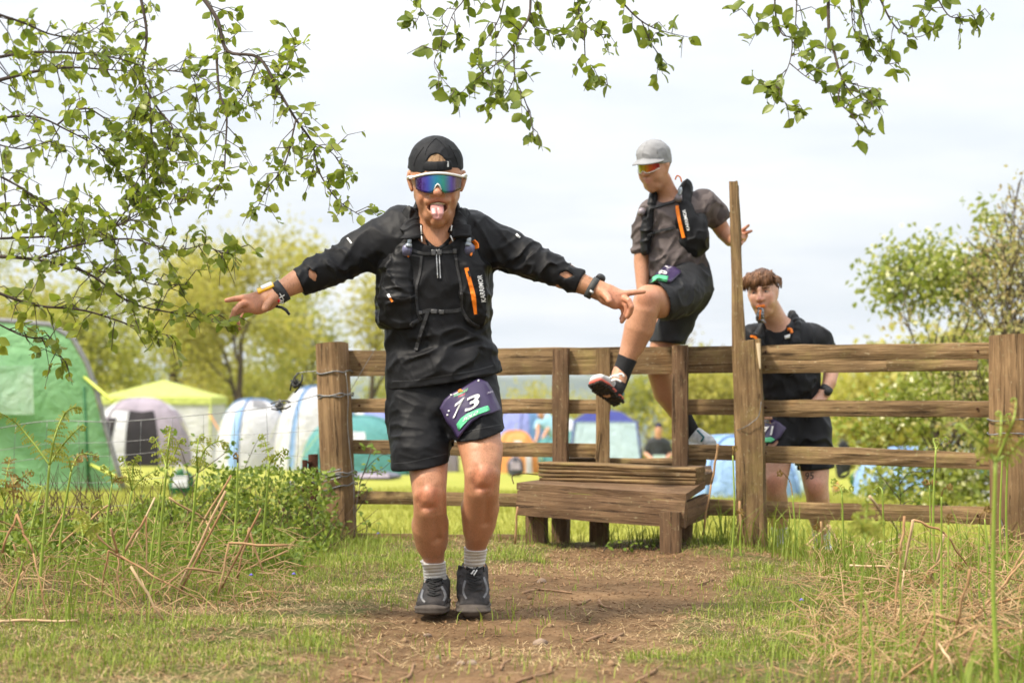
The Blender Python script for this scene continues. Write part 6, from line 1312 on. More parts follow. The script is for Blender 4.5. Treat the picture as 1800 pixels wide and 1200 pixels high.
def grow(rn, p0, d0, L0, r0, depth, gen, spread=.55, up=.15, bend=.22, kids=(2, 4)):
    tubes = []; tips = []
    def br(p_, d_, L_, r_, g):
        n = 5; pts = [p_]; q = p_.copy(); dd = d_.copy()
        for i in range(n):
            dd = dd+rn.normal(size=3)*bend*.5+np.array([0, 0, up*.3]); dd /= np.linalg.norm(dd); q = q+dd*L_/n; pts.append(q.copy())
        tubes.append((pts, [max(r_*(1-.55*i/n), .004) for i in range(n+1)], g))
        if g >= gen: tips.extend(pts[1:]); return
        for k in range(rn.integers(kids[0], kids[1]+1)):
            j = rn.integers(2, n+1); nd = dd+rn.normal(size=3)*spread; nd[2] += up; nd /= np.linalg.norm(nd); br(pts[j], nd, L_*rn.uniform(.55, .8), r_*(1-.55*j/n)*.7, g+1)
        if g > 0: tips.extend(pts[3:])
    br(np.array(p0, dtype=float), np.array(d0, dtype=float), L0, r0, 0); return tubes, np.array(tips)
def tree(px, D, h, wd, leafm, label, seed, leaf=.14, nleaf=5000, bark=BARK, spread=.6, trunkfrac=.42, group='trees beyond the camp', name='broadleaf_tree', cloud=.35, extra=None, lean=0, gen=4):
    rn = np.random.default_rng(seed); c = gp(px, D); e = empty(name, c, label, 'tree', group)
    tubes, tips = grow(rn, (0, 0, -.1), (lean, 0, 1), h*trunkfrac, h*.022, 0, gen, spread, .12)
    mxz = tips[:, 2].max(); mxx = np.abs(tips[:, 0]).max(); sc = np.array([wd/2/np.percentile(np.abs(tips[:, 0]), 97), wd/2/np.percentile(np.abs(tips[:, 1]), 97), h/mxz])
    V, F_ = [], []; V1, F1 = [], []
    for pts, rr, g in tubes:
        T_ = (V, F_) if g == 0 else (V1, F1); tube_vf([Vector(q*sc)+c for q in pts], rr, 7 if g < 2 else 4, False, *T_)
    mesh_np('trunk', V, F_, bark, e); mesh_np('limbs', V1, F1, bark, e)
    C_ = tips[rn.integers(0, len(tips), nleaf)]*sc+rn.normal(size=(nleaf, 3))*cloud; C_[:, 2] = np.maximum(C_[:, 2], .2); C_ += np.array(c)
    V, F_ = leafquads(C_, leaf, rn); mesh_np('crown', V, F_, leafm, e, False)
    if extra:
        m_, n_, s_, nm = extra; C_ = tips[rn.integers(0, len(tips), n_)]*sc+rn.normal(size=(n_, 3))*cloud+np.array(c); V, F_ = leafquads(C_, s_, rn, -.5, 1.0); mesh_np(nm, V, F_, m_, e, False)
    return e
LY = leafmat('spring_leaf_yellow', (.38, .37, .07), (.52, .47, .12), .5); LG = leafmat('spring_leaf_green', (.32, .35, .06), (.46, .44, .10), .5); LB = leafmat('spring_leaf_bronze', (.26, .17, .05), (.34, .26, .06), .4); LW = leafmat('may_blossom', (.62, .60, .34), (.74, .72, .48), .3)
def yl(m, ytop, D): return (gp(900, D).z*0)+ (CAMZ-(ytop-HOR)*D/FPX)-gp(900, D).z
for i, (px, D, yt, wpx, m, lab, nl) in enumerate([
    (40, 78, 470, 230, LY, 'yellow-green spring tree rising behind the big green tent', 5200), (175, 70, 500, 190, LG, 'green spring tree above the right edge of the green tent', 5000),
    (300, 84, 455, 190, LY, 'yellow-green tree directly above the lime gazebo roof', 5200), (425, 76, 425, 235, LY, 'tallest yellow tree with forked dark trunk, under the spread hand', 7000),
    (545, 88, 450, 190, LG, 'thin green tree behind the left fence post top', 4200), (650, 80, 470, 150, LY, 'sparse tree with dark twisting limbs left of the front runner', 2400),
    (-110, 85, 440, 260, LG, 'tall green tree at the extreme left of the tree line', 4500), (735, 100, 600, 170, LG, 'low green tree hidden behind the front runner', 2500)]):
    tree(px, D, yl(m, yt, D), wpx*D/FPX*1.15, m, lab, 40+i, .22, int(nl*1.15), spread=.75, cloud=.5, trunkfrac=.34)
for i, (px, D, yt, wpx, m, lab, nl, bk) in enumerate([
    (930, 95, 690, 120, LY, 'low yellow bushy tree between the first two stile uprights', 1500, BARK), (1140, 75, 640, 120, LG, 'slim tree with pale trunk beyond the stile gap', 1700, BARKP), (1225, 62, 640, 120, LY, 'bright yellow-green tree behind the stile\'s right upright', 3600, BARK), (1300, 70, 650, 130, LY, 'yellow-green tree behind the tall hand pole', 3200, BARK), (1215, 110, 545, 70, LB, 'faint leafless birch topping the rail near the climber', 260, BARK),
    (1500, 60, 660, 160, LG, 'pale green tree behind the waiting runner\'s elbow', 1900, BARKP), (1600, 42, 650, 200, LY, 'yellow-green thicket tree behind the hawthorn trunk', 3800, BARKP), (1760, 46, 600, 240, LY, 'yellow-green tree behind the thick right post', 4000, BARK), (1010, 120, 700, 150, LY, 'far yellow bush line tree behind the navy-roofed tent', 1200, BARK)]):
    tree(px, D, yl(m, yt, D), wpx*D/FPX, m, lab, 70+i, .20, int(nl*1.3), bark=bk, spread=.65, cloud=.42, trunkfrac=.34)
for i, (px, D, yt, wpx, m, lab) in enumerate([(20, 92, 640, 190, LG, 'green bush left of the lime gazebo behind the green tent'), (150, 96, 650, 180, LY, 'yellow bush just right of the green tent roof'), (265, 90, 640, 190, LG, 'green bush directly behind the lime gazebo'), (390, 94, 630, 180, LY, 'yellow bush between gazebo and white dome tents'), (480, 90, 645, 170, LG, 'green bush behind the white dome tents'), (590, 95, 640, 180, LY, 'yellow bush behind the left fence post'), (690, 92, 655, 150, LG, 'green bush behind the front runner\'s hip'), (1380, 75, 670, 150, LY, 'yellow bush behind the waiting runner\'s back')]):
    tree(px, D, yl(m, yt, D), wpx*D/FPX, m, lab, 120+i, .24, 2600, spread=.9, cloud=.6, trunkfrac=.22, gen=3, group='bushes at the field edge', name='bush')
LH = leafmat('hawthorn_leaf', (.20, .26, .045), (.36, .38, .08), .5); LBR = leafmat('young_bronze_leaf', (.42, .32, .17), (.44, .42, .16), .5)
tree(1655, 19, yl(LH, 345, 19), 430*19/FPX, LH, 'green hawthorn with cream blossom behind the right-hand rails', 91, .075, 14500, spread=.75, cloud=.10, extra=(LW, 2600, .045, 'blossom'), group='trees behind the right-hand rails', name='hawthorn_tree', gen=5)
tree(1760, 17.5, yl(LH, 300, 17.5), 300*17.5/FPX, LBR, 'bronze-leaved twiggy tree rising highest at right', 95, .048, 2000, spread=.5, cloud=.09, group='trees behind the right-hand rails', name='broadleaf_tree', gen=5, lean=-.05)
# ------------------------------------------------------------------ overhanging trees
LEAF = leafmat('fresh_leaf', (.17, .24, .028), (.34, .38, .06), .55, .38, spec=.45); LEAF2 = leafmat('fresh_leaf_top', (.13, .185, .02), (.25, .30, .04), .5, .38, spec=.45)
TWIG = simple('twig_bark', (.055, .042, .036), (.10, .075, .06), 30, .85, .2)
def leaf_vf(L=1.0, w=.5):
    V = []; F_ = []; ts = (0, .18, .42, .68, .88, 1.0); ws = (.05, .62, 1.0, .80, .38, .0)
    for t, q in zip(ts, ws): V += [(-w/2*q*L, t*L, .10*q*L*w+.05*math.sin(t*3)*L), (0, t*L, .05*math.sin(t*3)*L-.18*t*t*L*.5), (w/2*q*L, t*L, .10*q*L*w+.05*math.sin(t*3)*L)]
    for i in range(5):
        a = i*3; F_ += [(a, a+1, a+4, a+3), (a+1, a+2, a+5, a+4)]
    return np.array(V), F_
def over_tree(name, label, trunk, lines, nleaf, leafm, size, seed, limb_z, twl=(.05, .2), dens=.055, bare=0.0):
    rn = np.random.default_rng(seed); base = Vector((trunk[0], trunk[1], gz1(*trunk[:2]))); e = empty(name, base, label, 'tree')
    top = base+Vector((trunk[2], trunk[3], limb_z+1.6)); tp = crv([base-Vector((0, 0, .2)), base+Vector((.05, .03, 1.2)), base+Vector((trunk[2]*.3, trunk[3]*.3, 2.5)), top], 5)
    tube('trunk', tp, [.15-.10*i/(len(tp)-1) for i in range(len(tp))], BARK, e, 12)
    VT, FT = [], []; spots = []
    for pl, D0, D1, r0, kind in lines:
        n = len(pl); pts = [P(x, y, D0+(D1-D0)*i/(n-1)) for i, (x, y) in enumerate(pl)]; s0 = pts[0]
        if kind: 
            tz = min(max(s0.z-base.z+(.35 if kind == 'L' else 1.1), .9), limb_z+1.2); j = min(range(len(tp)), key=lambda q: abs(tp[q].z-base.z-tz)); a_ = tp[j]
            mid = a_.lerp(s0, .55)+Vector((0, 0, .25 if kind == 'L' else .55)); full = crv([a_, mid, s0], 5)[:-1]
            br = tube('branch', full+crv(pts, 5), [r0*1.8-(r0)*i/len(full) for i in range(len(full))]+[r0*.8*(1-.82*i/((n-1)*5)) for i in range((n-1)*5+1)], TWIG, e, 6)
        else: tube_vf(crv(pts, 4), [max(r0*(1-.7*i/((n-1)*4)), .0012) for i in range((n-1)*4+1)], 5, True, VT, FT)
        cv_ = crv(pts, 8); acc = 0; bare_ = bare
        if kind == 'T': cv_ = full[len(full)//2:]+cv_
        for i in range(1, len(cv_)):
            acc += (cv_[i]-cv_[i-1]).length; f = i/len(cv_)
            if acc > dens*rn.uniform(.6, 1.5) and f > bare:
                acc = 0; t = (cv_[i]-cv_[i-1]).normalized(); d = t*.5+Vector(rn.normal(size=3))*.6+Vector((0, 0, -.12)); d.normalize(); l_ = rn.uniform(*twl)*(1.1-.5*f)
                q = cv_[i]; m_ = q+d*l_*.5+Vector((0, 0, .015)); en = q+d*l_+Vector((0, 0, -.02)); tube_vf([q, m_, en], [.0024, .0018, .0010], 4, False, VT, FT)
                for k in range(rn.integers(3, 7)):
                    h = rn.uniform(.25, 1); s_ = q.lerp(m_, h*2) if h < .5 else m_.lerp(en, h*2-1); spots.append((s_, d))
        for k in range(4): spots.append((cv_[-1], (cv_[-1]-cv_[-2]).normalized()))
    tag(mesh_np('twigs', VT, FT, TWIG, e), kind='stuff')
    rn.shuffle(spots); spots = spots[:nleaf]; LV, LF = leaf_vf(1.0, .66); me = None; RV, RF = [], []
    sized = []
    for s_, d in spots:
        y = Vector(d)*.5+Vector(rn.normal(size=3))*.75+Vector((0, 0, -.25)); y.normalize(); z = Vector(rn.normal(size=3)); z = z+Vector((0, -.5, .6)); z = (z-y*z.dot(y)).normalized(); x = y.cross(z); L_ = size*rn.choice([.4, .6, .8, 1, 1.1, 1.3])*rn.uniform(.85, 1.15)
        M = Matrix((x*L_, y*L_, z*L_)).transposed().to_4x4(); M.translation = s_; sized.append((L_, M))
    sized.sort(key=lambda q: -q[0]); first = None
    for i, (L_, M) in enumerate(sized):
        if i < 290:
            if first is None: first = mesh_np('leaf', LV, LF, leafm, e, True); first.matrix_basis = M
            else: dup(first, e, M)
        else:
            A = np.array(M); b = len(RV); RV.extend((LV@A[:3, :3].T+A[:3, 3]).tolist()); RF.extend(tuple(b+k for k in f) for f in LF)
    if RV: tag(mesh_np('small_leaves', RV, RF, leafm, e, True), kind='stuff')
    return e
LN = [([(-20, 104), (60, 92), (150, 95), (215, 105), (262, 122)], 6.6, 6.9, .008, 'L'), ([(-20, 146), (60, 126), (120, 119), (180, 122), (235, 126)], 7.0, 7.2, .009, 'L'),
 ([(-20, 20), (40, 40), (95, 62), (150, 60), (205, 20)], 6.5, 6.9, .006, 'L'), ([(246, -10), (258, 60), (250, 130), (262, 165), (240, 192), (233, 245)], 7.3, 7.2, .008, 'T'), ([(262, 165), (278, 192), (305, 228), (298, 268)], 7.2, 7.1, .005, None), ([(262, 165), (265, 215), (262, 270), (240, 320), (230, 340)], 7.2, 7.1, .004, None),
 ([(352, -10), (382, 35), (400, 90), (455, 102), (490, 160), (520, 210), (548, 250), (560, 300), (592, 350), (632, 378)], 7.9, 7.6, .011, 'T'), ([(380, 90), (385, 160), (398, 200), (396, 260), (392, 310), (370, 350)], 7.8, 7.6, .006, None), ([(455, 102), (430, 165), (408, 190)], 7.8, 7.7, .004, None), ([(520, 210), (500, 290), (470, 330), (450, 370)], 7.7, 7.6, .004, None),
 ([(548, 250), (585, 270), (605, 300)], 7.6, 7.6, .003, None), ([(490, 160), (515, 100), (520, 65)], 7.8, 7.9, .003, None), ([(-20, 300), (40, 332), (90, 372), (130, 412), (200, 400), (260, 372), (330, 350)], 6.9, 7.1, .006, 'L'), ([(-20, 420), (100, 415), (180, 408), (260, 360), (290, 300)], 7.1, 7.3, .006, 'L'),
 ([(-20, 450), (60, 456), (150, 478), (230, 532), (320, 553), (405, 572)], 6.8, 7.05, .009, 'L'), ([(-20, 508), (60, 536), (150, 546), (250, 578), (300, 590)], 7.2, 7.3, .008, 'L'), ([(-20, 210), (60, 205), (120, 230), (180, 265), (215, 310)], 7.3, 7.5, .006, 'L'), ([(100, 220), (150, 190), (210, 230), (260, 275), (350, 290)], 7.4, 7.5, .004, None),
 ([(60, 456), (140, 430), (230, 420), (300, 440), (360, 430)], 6.9, 7.0, .005, None), ([(-20, 370), (50, 360), (110, 380), (170, 360)], 7.6, 7.8, .005, 'L'), ([(150, 478), (220, 480), (270, 500), (330, 500)], 6.9, 7.0, .004, None), ([(-20, 560), (40, 590), (90, 600), (110, 640)], 7.3, 7.4, .005, 'L'), ([(200, 400), (250, 330), (290, 270), (300, 255)], 7.2, 7.3, .004, None),
 ([(262, 122), (330, 130), (345, 160), (340, 200)], 6.9, 7.0, .003, None), ([(360, 430), (395, 445), (420, 435)], 7.0, 7.1, .003, None), ([(-20, 250), (40, 262), (90, 250), (140, 280)], 6.7, 6.9, .004, 'L')]
over_tree('overhanging_tree', 'tree with fresh oval leaves reaching in from the left edge', (-3.5, 7.3, .2, .1), LN, 5200, LEAF, .040, 3, 3.0, (.05, .20), .0135)
TN = [([(822, -30), (815, 0), (798, 22), (788, 45), (775, 75)], 7.4, 7.3, .004, 'T'), ([(798, 22), (802, 50), (806, 75)], 7.35, 7.3, .0018, None), ([(932, -30), (931, 25), (915, 55), (905, 75), (893, 92), (868, 116), (832, 144), (808, 166)], 7.2, 7.0, .007, 'T'), ([(904, 80), (905, 135), (920, 170), (932, 205), (938, 240)], 7.1, 7.0, .0035, None), ([(905, 135), (890, 165), (860, 197)], 7.1, 7.0, .0025, None),
 ([(929, 30), (942, 48), (962, 52), (985, 62)], 7.2, 7.3, .003, None), ([(1015, -30), (1018, 25), (1030, 45), (1058, 64), (1066, 92)], 7.5, 7.4, .005, 'T'), ([(1028, 45), (1028, 90), (1035, 125), (1068, 150)], 7.45, 7.4, .003, None), ([(1070, -25), (1110, 22), (1140, 45), (1176, 58), (1212, 66)], 7.0, 7.1, .005, 'T'), ([(1128, 38), (1148, 82), (1172, 112)], 7.05, 7.1, .0025, None), ([(890, -20), (876, 35), (850, 75), (832, 95)], 7.3, 7.3, .004, 'T'), ([(870, 40), (872, 100), (864, 150), (864, 180)], 7.3, 7.2, .002, None),
 ([(720, -30), (740, 10), (728, 45), (716, 50)], 7.6, 7.6, .003, 'T'), ([(788, 45), (770, 90), (765, 120), (800, 165)], 7.3, 7.2, .002, None),
 ([(1456, -30), (1457, 50), (1465, 85), (1475, 125), (1480, 140), (1474, 176), (1495, 200), (1512, 222)], 7.0, 6.8, .008, 'T'), ([(1480, 140), (1502, 170), (1532, 186)], 6.85, 6.8, .003, None), ([(1478, 138), (1506, 150), (1536, 156)], 6.85, 6.8, .003, None), ([(1361, -30), (1364, 30), (1375, 60), (1392, 70), (1388, 110), (1370, 155), (1380, 180), (1408, 198)], 7.2, 7.0, .0045, 'T'), ([(1389, 112), (1420, 137), (1452, 152)], 7.1, 7.0, .0025, None), ([(1402, -30), (1398, 50), (1395, 70)], 7.2, 7.1, .004, 'T'),
 ([(1494, -30), (1500, 50), (1515, 66), (1550, 70)], 7.4, 7.3, .003, 'T'), ([(1504, -30), (1520, 45), (1540, 90), (1574, 122)], 7.3, 7.3, .004, 'T'), ([(1535, -30), (1565, 35), (1590, 60), (1616, 65), (1642, 52)], 7.0, 7.0, .005, 'T'), ([(1635, -30), (1665, 25), (1690, 30), (1722, 24)], 7.4, 7.4, .004, 'T'), ([(1370, 155), (1345, 150), (1325, 135)], 7.05, 7.1, .0018, None), ([(1364, 32), (1335, 52), (1318, 30)], 7.2, 7.2, .002, None)]
over_tree('overhanging_tree', 'tree whose leafy twigs hang down along the top edge', (3.3, 8.6, -1.6, -.7), TN, 1000, LEAF2, .046, 5, 3.0, (.03, .13), .038, .10)

# ------------------------------------------------------------------ ground cover
def in_view(n, rn, y0, y1, k=.37):
    n = int(n*1.3)
    y = y0+(y1-y0)*rn.random(n)**.8; x = (rn.random(n)*2-1)*k*y; return x, y
def blades(x, y, h, w, rn, lean=.45, flat=False):
    n = len(x); z = gz(x, y); a = rn.uniform(0, 2*np.pi, n); d = np.stack([np.cos(a), np.sin(a), 0*a], -1); s_ = np.stack([-np.sin(a), np.cos(a), 0*a], -1)*(w/2)[:, None]
    b = np.stack([x, y, z-.005], -1); l1 = rn.uniform(.1, lean, n)[:, None]; l2 = rn.uniform(.3, 1.4*lean+.2, n)[:, None]; up = np.array([0, 0, 1.0]); hh = h[:, None]
    if flat: m = b+d*hh*.5+up*(.004+.010*rn.random((n, 1))+.15*hh*rn.random((n, 1))); t = b+d*hh+up*(.004+.012*rn.random((n, 1)))+s_*rn.normal(size=(n, 1))*2; b = b+up*.009
    else: m = b+d*hh*.5*l1+up*hh*.55; t = b+d*hh*l2+up*hh*rn.uniform(.75, 1.0, (n, 1))
    V = np.stack([b-s_, b+s_, m+s_*.8, m-s_*.8, t], 1).reshape(-1, 3); k = (np.arange(n)*5)[:, None]
    return V, np.concatenate([k+np.array([[0, 1, 2]]), k+np.array([[0, 2, 3]]), k+np.array([[3, 2, 4]])])
GR = leafmat('grass_blade', (.13, .21, .025), (.34, .38, .07), .35, .6, spec=.2); GRT = leafmat('tall_grass', (.15, .23, .03), (.28, .32, .06), .4, .6, spec=.2); ST = leafmat('straw', (.32, .215, .10), (.56, .43, .24), .15, .8, spec=.1); ST2 = leafmat('brown_litter', (.13, .07, .035), (.30, .18, .09), .1, .85, spec=.1); FG = leafmat('field_grass', (.24, .26, .04), (.35, .34, .075), .4, .6, spec=.15)
rn = np.random.default_rng(11)
def scatter(name, label, n, y0, y1, hf, wf, keep, mat, flat=False, lean=.5):
    x, y = in_view(n, rn, y0, y1); k = keep(x, y) > rn.random(len(x)); x, y = x[k], y[k]; q = np.stack([x, y, 0*x], -1); h = hf(x, y, q); w = wf(h)
    V, F_ = blades(x, y, h, w, rn, lean, flat); return tag(mesh_np(name, V, F_, mat, None, False), label, name.replace('_', ' '), kind='stuff')
edge = lambda x, y: np.abs(x-path_c(y))/path_w(y)
side = lambda x, y: sstep(1.0, 2.2, np.abs(x-path_c(y))/np.maximum(path_w(y), .4))
frontf = lambda x, y: (behind(x, y) < .05)*1.0
clump = lambda x, y, s, sd: np.clip(.5+.9*fbm(np.stack([x, y, 0*x], -1), s, 2, sd), 0, 1)
scatter('grass', 'short trodden grass either side of the dirt path', 150000, 4.9, 11.6, lambda x, y, q: rn.uniform(.012, .036, len(x))*(1+.9*clump(x, y, 1.7, 5)), lambda h: .0022+.02*h, lambda x, y: frontf(x, y)*(1-.95*dirt_mask(x, y))*np.clip(1.25*clump(x, y, 2.3, 9)**1.1, 0, 1), GR)
scatter('straw', 'dry pale straw and stems littering the ground', 70000, 4.9, 11.6, lambda x, y, q: rn.uniform(.02, .10, len(x)), lambda h: rn.uniform(.0012, .0032, len(h)), lambda x, y: frontf(x, y)*np.clip(.08+.85*clump(x, y, 1.3, 15)**1.5-.12*dirt_mask(x, y)+.15*side(x, y), 0, 1), ST, True)
scatter('leaf_litter', 'brown bracken litter heaped along both sides of path', 60000, 5.0, 11.5, lambda x, y, q: rn.uniform(.015, .07, len(x)), lambda h: rn.uniform(.002, .008, len(h)), lambda x, y: frontf(x, y)*np.clip(.15+.9*side(x, y)*clump(x, y, 1.5, 25)+.8*np.exp(-((x-.6)/.6)**2-((y-10.2)/.6)**2), 0, 1), ST2, True)
scatter('tall_grass', 'long green grass tufts along the fence and right verge', 46000, 4.9, 11.6, lambda x, y, q: rn.uniform(.06, .20, len(x))*(.6+.6*clump(x, y, 1.9, 35))*(1+.4*sstep(.6, 1.2, x)), lambda h: .003+.012*h, lambda x, y: frontf(x, y)*np.clip((sstep(1.25, 1.7, edge(x, y))*clump(x, y, 2.6, 31)**2.2*(.34*sstep(-.6, -1.2, x)*sstep(7.0, 8.2, y)+.10+.75*sstep(.3, 1.1, x))+.75*np.exp(-((behind(x, y)+.10)/.22)**2)*clump(x, y, 3, 33)**1.4), 0, 1), GRT)
scatter('field_grass', 'bright short meadow grass of the camp field', 60000, 10.6, 26, lambda x, y, q: rn.uniform(.03, .10, len(x)), lambda h: .004+.03*h, lambda x, y: (behind(x, y) > .05)*1.0, FG)
# dirt crumbs and pebbles of the path
x, y = in_view(9000, rn, 4.9, 10.4, .24); k = dirt_mask(x, y) > rn.random(len(x)); x, y = x[k], y[k]; z = gz(x, y); r = rn.uniform(.002, .006, len(x))*(1+2*(rn.random(len(x)) > .96)); o6 = np.array([(1, 0, 0), (-.9, .2, 0), (0, 1, .1), (.1, -1, 0), (0, 0, .8), (0, 0, -.6)])
V = (np.stack([x, y, z+.001], -1)[:, None, :]+o6[None]*r[:, None, None]*rn.uniform(.7, 1.3, (len(x), 6, 1))).reshape(-1, 3); b = (np.arange(len(x))*6)[:, None]
F_ = np.concatenate([b+np.array([[a_, c_, 4]]) for a_, c_ in ((0, 2), (2, 1), (1, 3), (3, 0))]+[b+np.array([[c_, a_, 5]]) for a_, c_ in ((0, 2), (2, 1), (1, 3), (3, 0))])
tag(mesh_np('soil_crumbs', V, F_, simple('soil', (.15, .085, .045), (.27, .175, .10), 4, .95, .1), None, False), 'loose crumbs of brown soil on the trodden path', 'soil', kind='stuff')
# leafy undergrowth on the left along the wire
UG = leafmat('bilberry_leaf', (.09, .15, .02), (.26, .32, .05), .4, .5); n = 27000
x = rn.uniform(-3.4, -.95, n); y = 8.7+rn.random(n)*2.7; hm_ = (.04+.36*clump(x, y, 1.7, 41)**1.5)*(.3+.7*sstep(9.0, 10.6, y)); z = gz(x, y)+hm_*rn.random(n)**.6
V, F_ = leafquads(np.stack([x, y, z], -1), .034, rn, -.3, .6); tag(mesh_np('undergrowth', V, F_, UG, None, False), 'low green bilberry undergrowth along foot of the wire fence', 'undergrowth', kind='stuff')
VB, FB_ = [], []
for i in range(420):
    bx, by = random.uniform(-3.2, -.95), random.uniform(10.2, 11.3); b0 = Vector((bx, by, gz1(bx, by))); d = Vector((random.gauss(0, .12), random.gauss(0, .1), random.uniform(.12, .38))); tube_vf([b0, b0+d*.6+Vector((random.gauss(0, .03), 0, 0)), b0+d], [.003, .0022, .0012], 4, False, VB, FB_)
tag(mesh_np('undergrowth_stems', VB, FB_, simple('brown_stem', (.06, .035, .022), (.12, .07, .04), 20, .9), None), 'thin dark stems tangled in the left undergrowth', 'undergrowth', kind='stuff')
# dead bracken thatch: tangles of fine brown stems at both sides
VB, FB_ = [], []
for i in range(2100):
    if i < 950: px, py = random.uniform(-10, 540), random.uniform(950, 1090)
    else: px, py = random.uniform(1420, 1810), random.uniform(960, 1195)
    D = CAMZ*FPX/(py-HOR)*random.uniform(.97, 1.03); bx = (px-900)*D/FPX
    if i < 950 and py > 1060 and random.random() < .6: continue
    b0 = Vector((bx, D, gz1(bx, D)+random.random()**2*.13)); a_ = random.uniform(0, 6.28); l_ = random.uniform(.05, .22); d = Vector((math.cos(a_)*l_, math.sin(a_)*l_*.7, random.gauss(.02, .05))); tube_vf([b0, b0+d*.5+Vector((0, 0, random.uniform(0, .03))), b0+d], [.002, .0016, .0009], 3, False, VB, FB_)
tag(mesh_np('bracken_thatch', VB, FB_, simple('dead_stem_fine', (.30, .175, .08), (.50, .35, .19), 9, .85, .15), None), 'tangled fine dead bracken stems on both verges', 'bracken litter', kind='stuff')

# ------------------------------------------------------------------ bracken
ORD = ['first', 'second', 'third', 'fourth', 'fifth', 'sixth', 'seventh', 'eighth', 'ninth', 'tenth', 'eleventh', 'twelfth', 'thirteenth', 'fourteenth', 'fifteenth', 'sixteenth', 'seventeenth', 'eighteenth', 'nineteenth', 'twentieth', 'twenty-first', 'twenty-second', 'twenty-third', 'twenty-fourth']
STEM = simple('bracken_stem', (.20, .29, .035), (.29, .36, .06), 12, .5, .35); FROND = leafmat('bracken_frond', (.24, .28, .04), (.38, .37, .08), .4, .6); FROND2 = leafmat('bracken_tip_brown', (.20, .12, .03), (.30, .20, .06), .2, .7)
def ground_D(px, py):
    q = onground(px, py); return q.y
def shoot(base, fork, tips, label, r=.0055, leafy=1.0, grp='unfurling bracken shoots'):
    D = ground_D(*base); b0 = P(base[0], base[1], D); b0.z = gz1(b0.x, b0.y)-.02; fk = P(fork[0], fork[1], D-random.uniform(0, .08)); e = empty('bracken_shoot', b0, label, 'fern', grp)
    r *= D/8*1.05; leafy *= 1.3; mid = b0.lerp(fk, .5)+Vector((random.uniform(-.012, .012), random.uniform(-.02, .02), 0)); st_ = crv([b0, mid, fk], 6); tube('stem', st_, [r*(1-.35*i/(len(st_)-1)) for i in range(len(st_))], STEM, e, 8)
    for tp_ in tips:
        t3 = [P(x, y, fk.y+random.uniform(-.10, .10)) for x, y in tp_]; c_ = crv([fk]+t3, 7); n = len(c_); d = (c_[-1]-c_[-2]).normalized(); s_ = Vector((random.choice((-1, 1)), 0, 0)); pl = []
        q = c_[-1].copy(); an = math.atan2(d.z, d.x); sg_ = random.choice((-1, 1)) if abs(d.x) < .3 else (-1 if d.x > 0 else 1); rad = .004*D/8
        for k in range(12): an += sg_*.55; q = q+Vector((math.cos(an), 0, math.sin(an)))*rad*(1-.05*k)*1.6; pl.append(q.copy())
        fr = tube('frond', c_+pl, [r*.62*(1-.6*i/n) for i in range(n)]+[r*.34*(1-.04*k) for k in range(12)], STEM if leafy > .3 else FROND2, e, 6)
        V, F_ = [], []; L_ = sum((a_-b_).length for a_, b_ in zip(c_[1:], c_[:-1])); step = max(1, int(n/(L_/(.014*D/8)+1)))
        dirv = lambda i: (c_[min(i+1, n-1)]-c_[max(i-1, 0)]).normalized()
        i = 3.0
        while i < n-.5 and leafy > 0:
            ii = int(i); f = i/n; t = dirv(ii); sd_ = Vector((-t.z, 0, t.x)); p0 = c_[ii]
            for s2 in (-1, 1):
                ll = .035*D/8*leafy*(1.1-.7*f)*random.uniform(.5, 1.2); d2 = (sd_*s2+t*.5+Vector((0, random.gauss(0, .4), random.gauss(-.15, .2)))).normalized(); k = 4
                for j in range(k):     # pinnae: small leaflets along a curling side stalk
                    a_ = p0+d2*ll*(j/k)+Vector((0, 0, -.25*ll*(j/k)**2)); b_ = p0+d2*ll*((j+1)/k)+Vector((0, 0, -.25*ll*((j+1)/k)**2)); nn = d2.cross(Vector((0, -1, 0))).normalized(); w = ll*.24*(1-j/k*.6); o_ = len(V)
                    V += [a_, (a_+b_)/2+nn*w, b_, (a_+b_)/2-nn*w]; F_ += [(o_, o_+1, o_+2), (o_, o_+2, o_+3)]
            i += max(.35, n*(.016*D/8)/max(L_, .01))
        for k in range(0, 12, 2):
            o_ = len(V); q = pl[k]; w = .008*D/8; a_ = random.uniform(0, 6.28); v1 = Vector((math.cos(a_), .5, math.sin(a_)))*w; v2 = Vector((-math.sin(a_), .3, math.cos(a_)))*w*.6; V += [q-v1, q+v2, q+v1, q-v2]; F_ += [(o_, o_+1, o_+2), (o_, o_+2, o_+3)]
        tag(mesh_np('leaflets', V, F_, FROND if leafy > .3 and random.random() > .15 else FROND2, fr, False), kind='stuff')
    return e
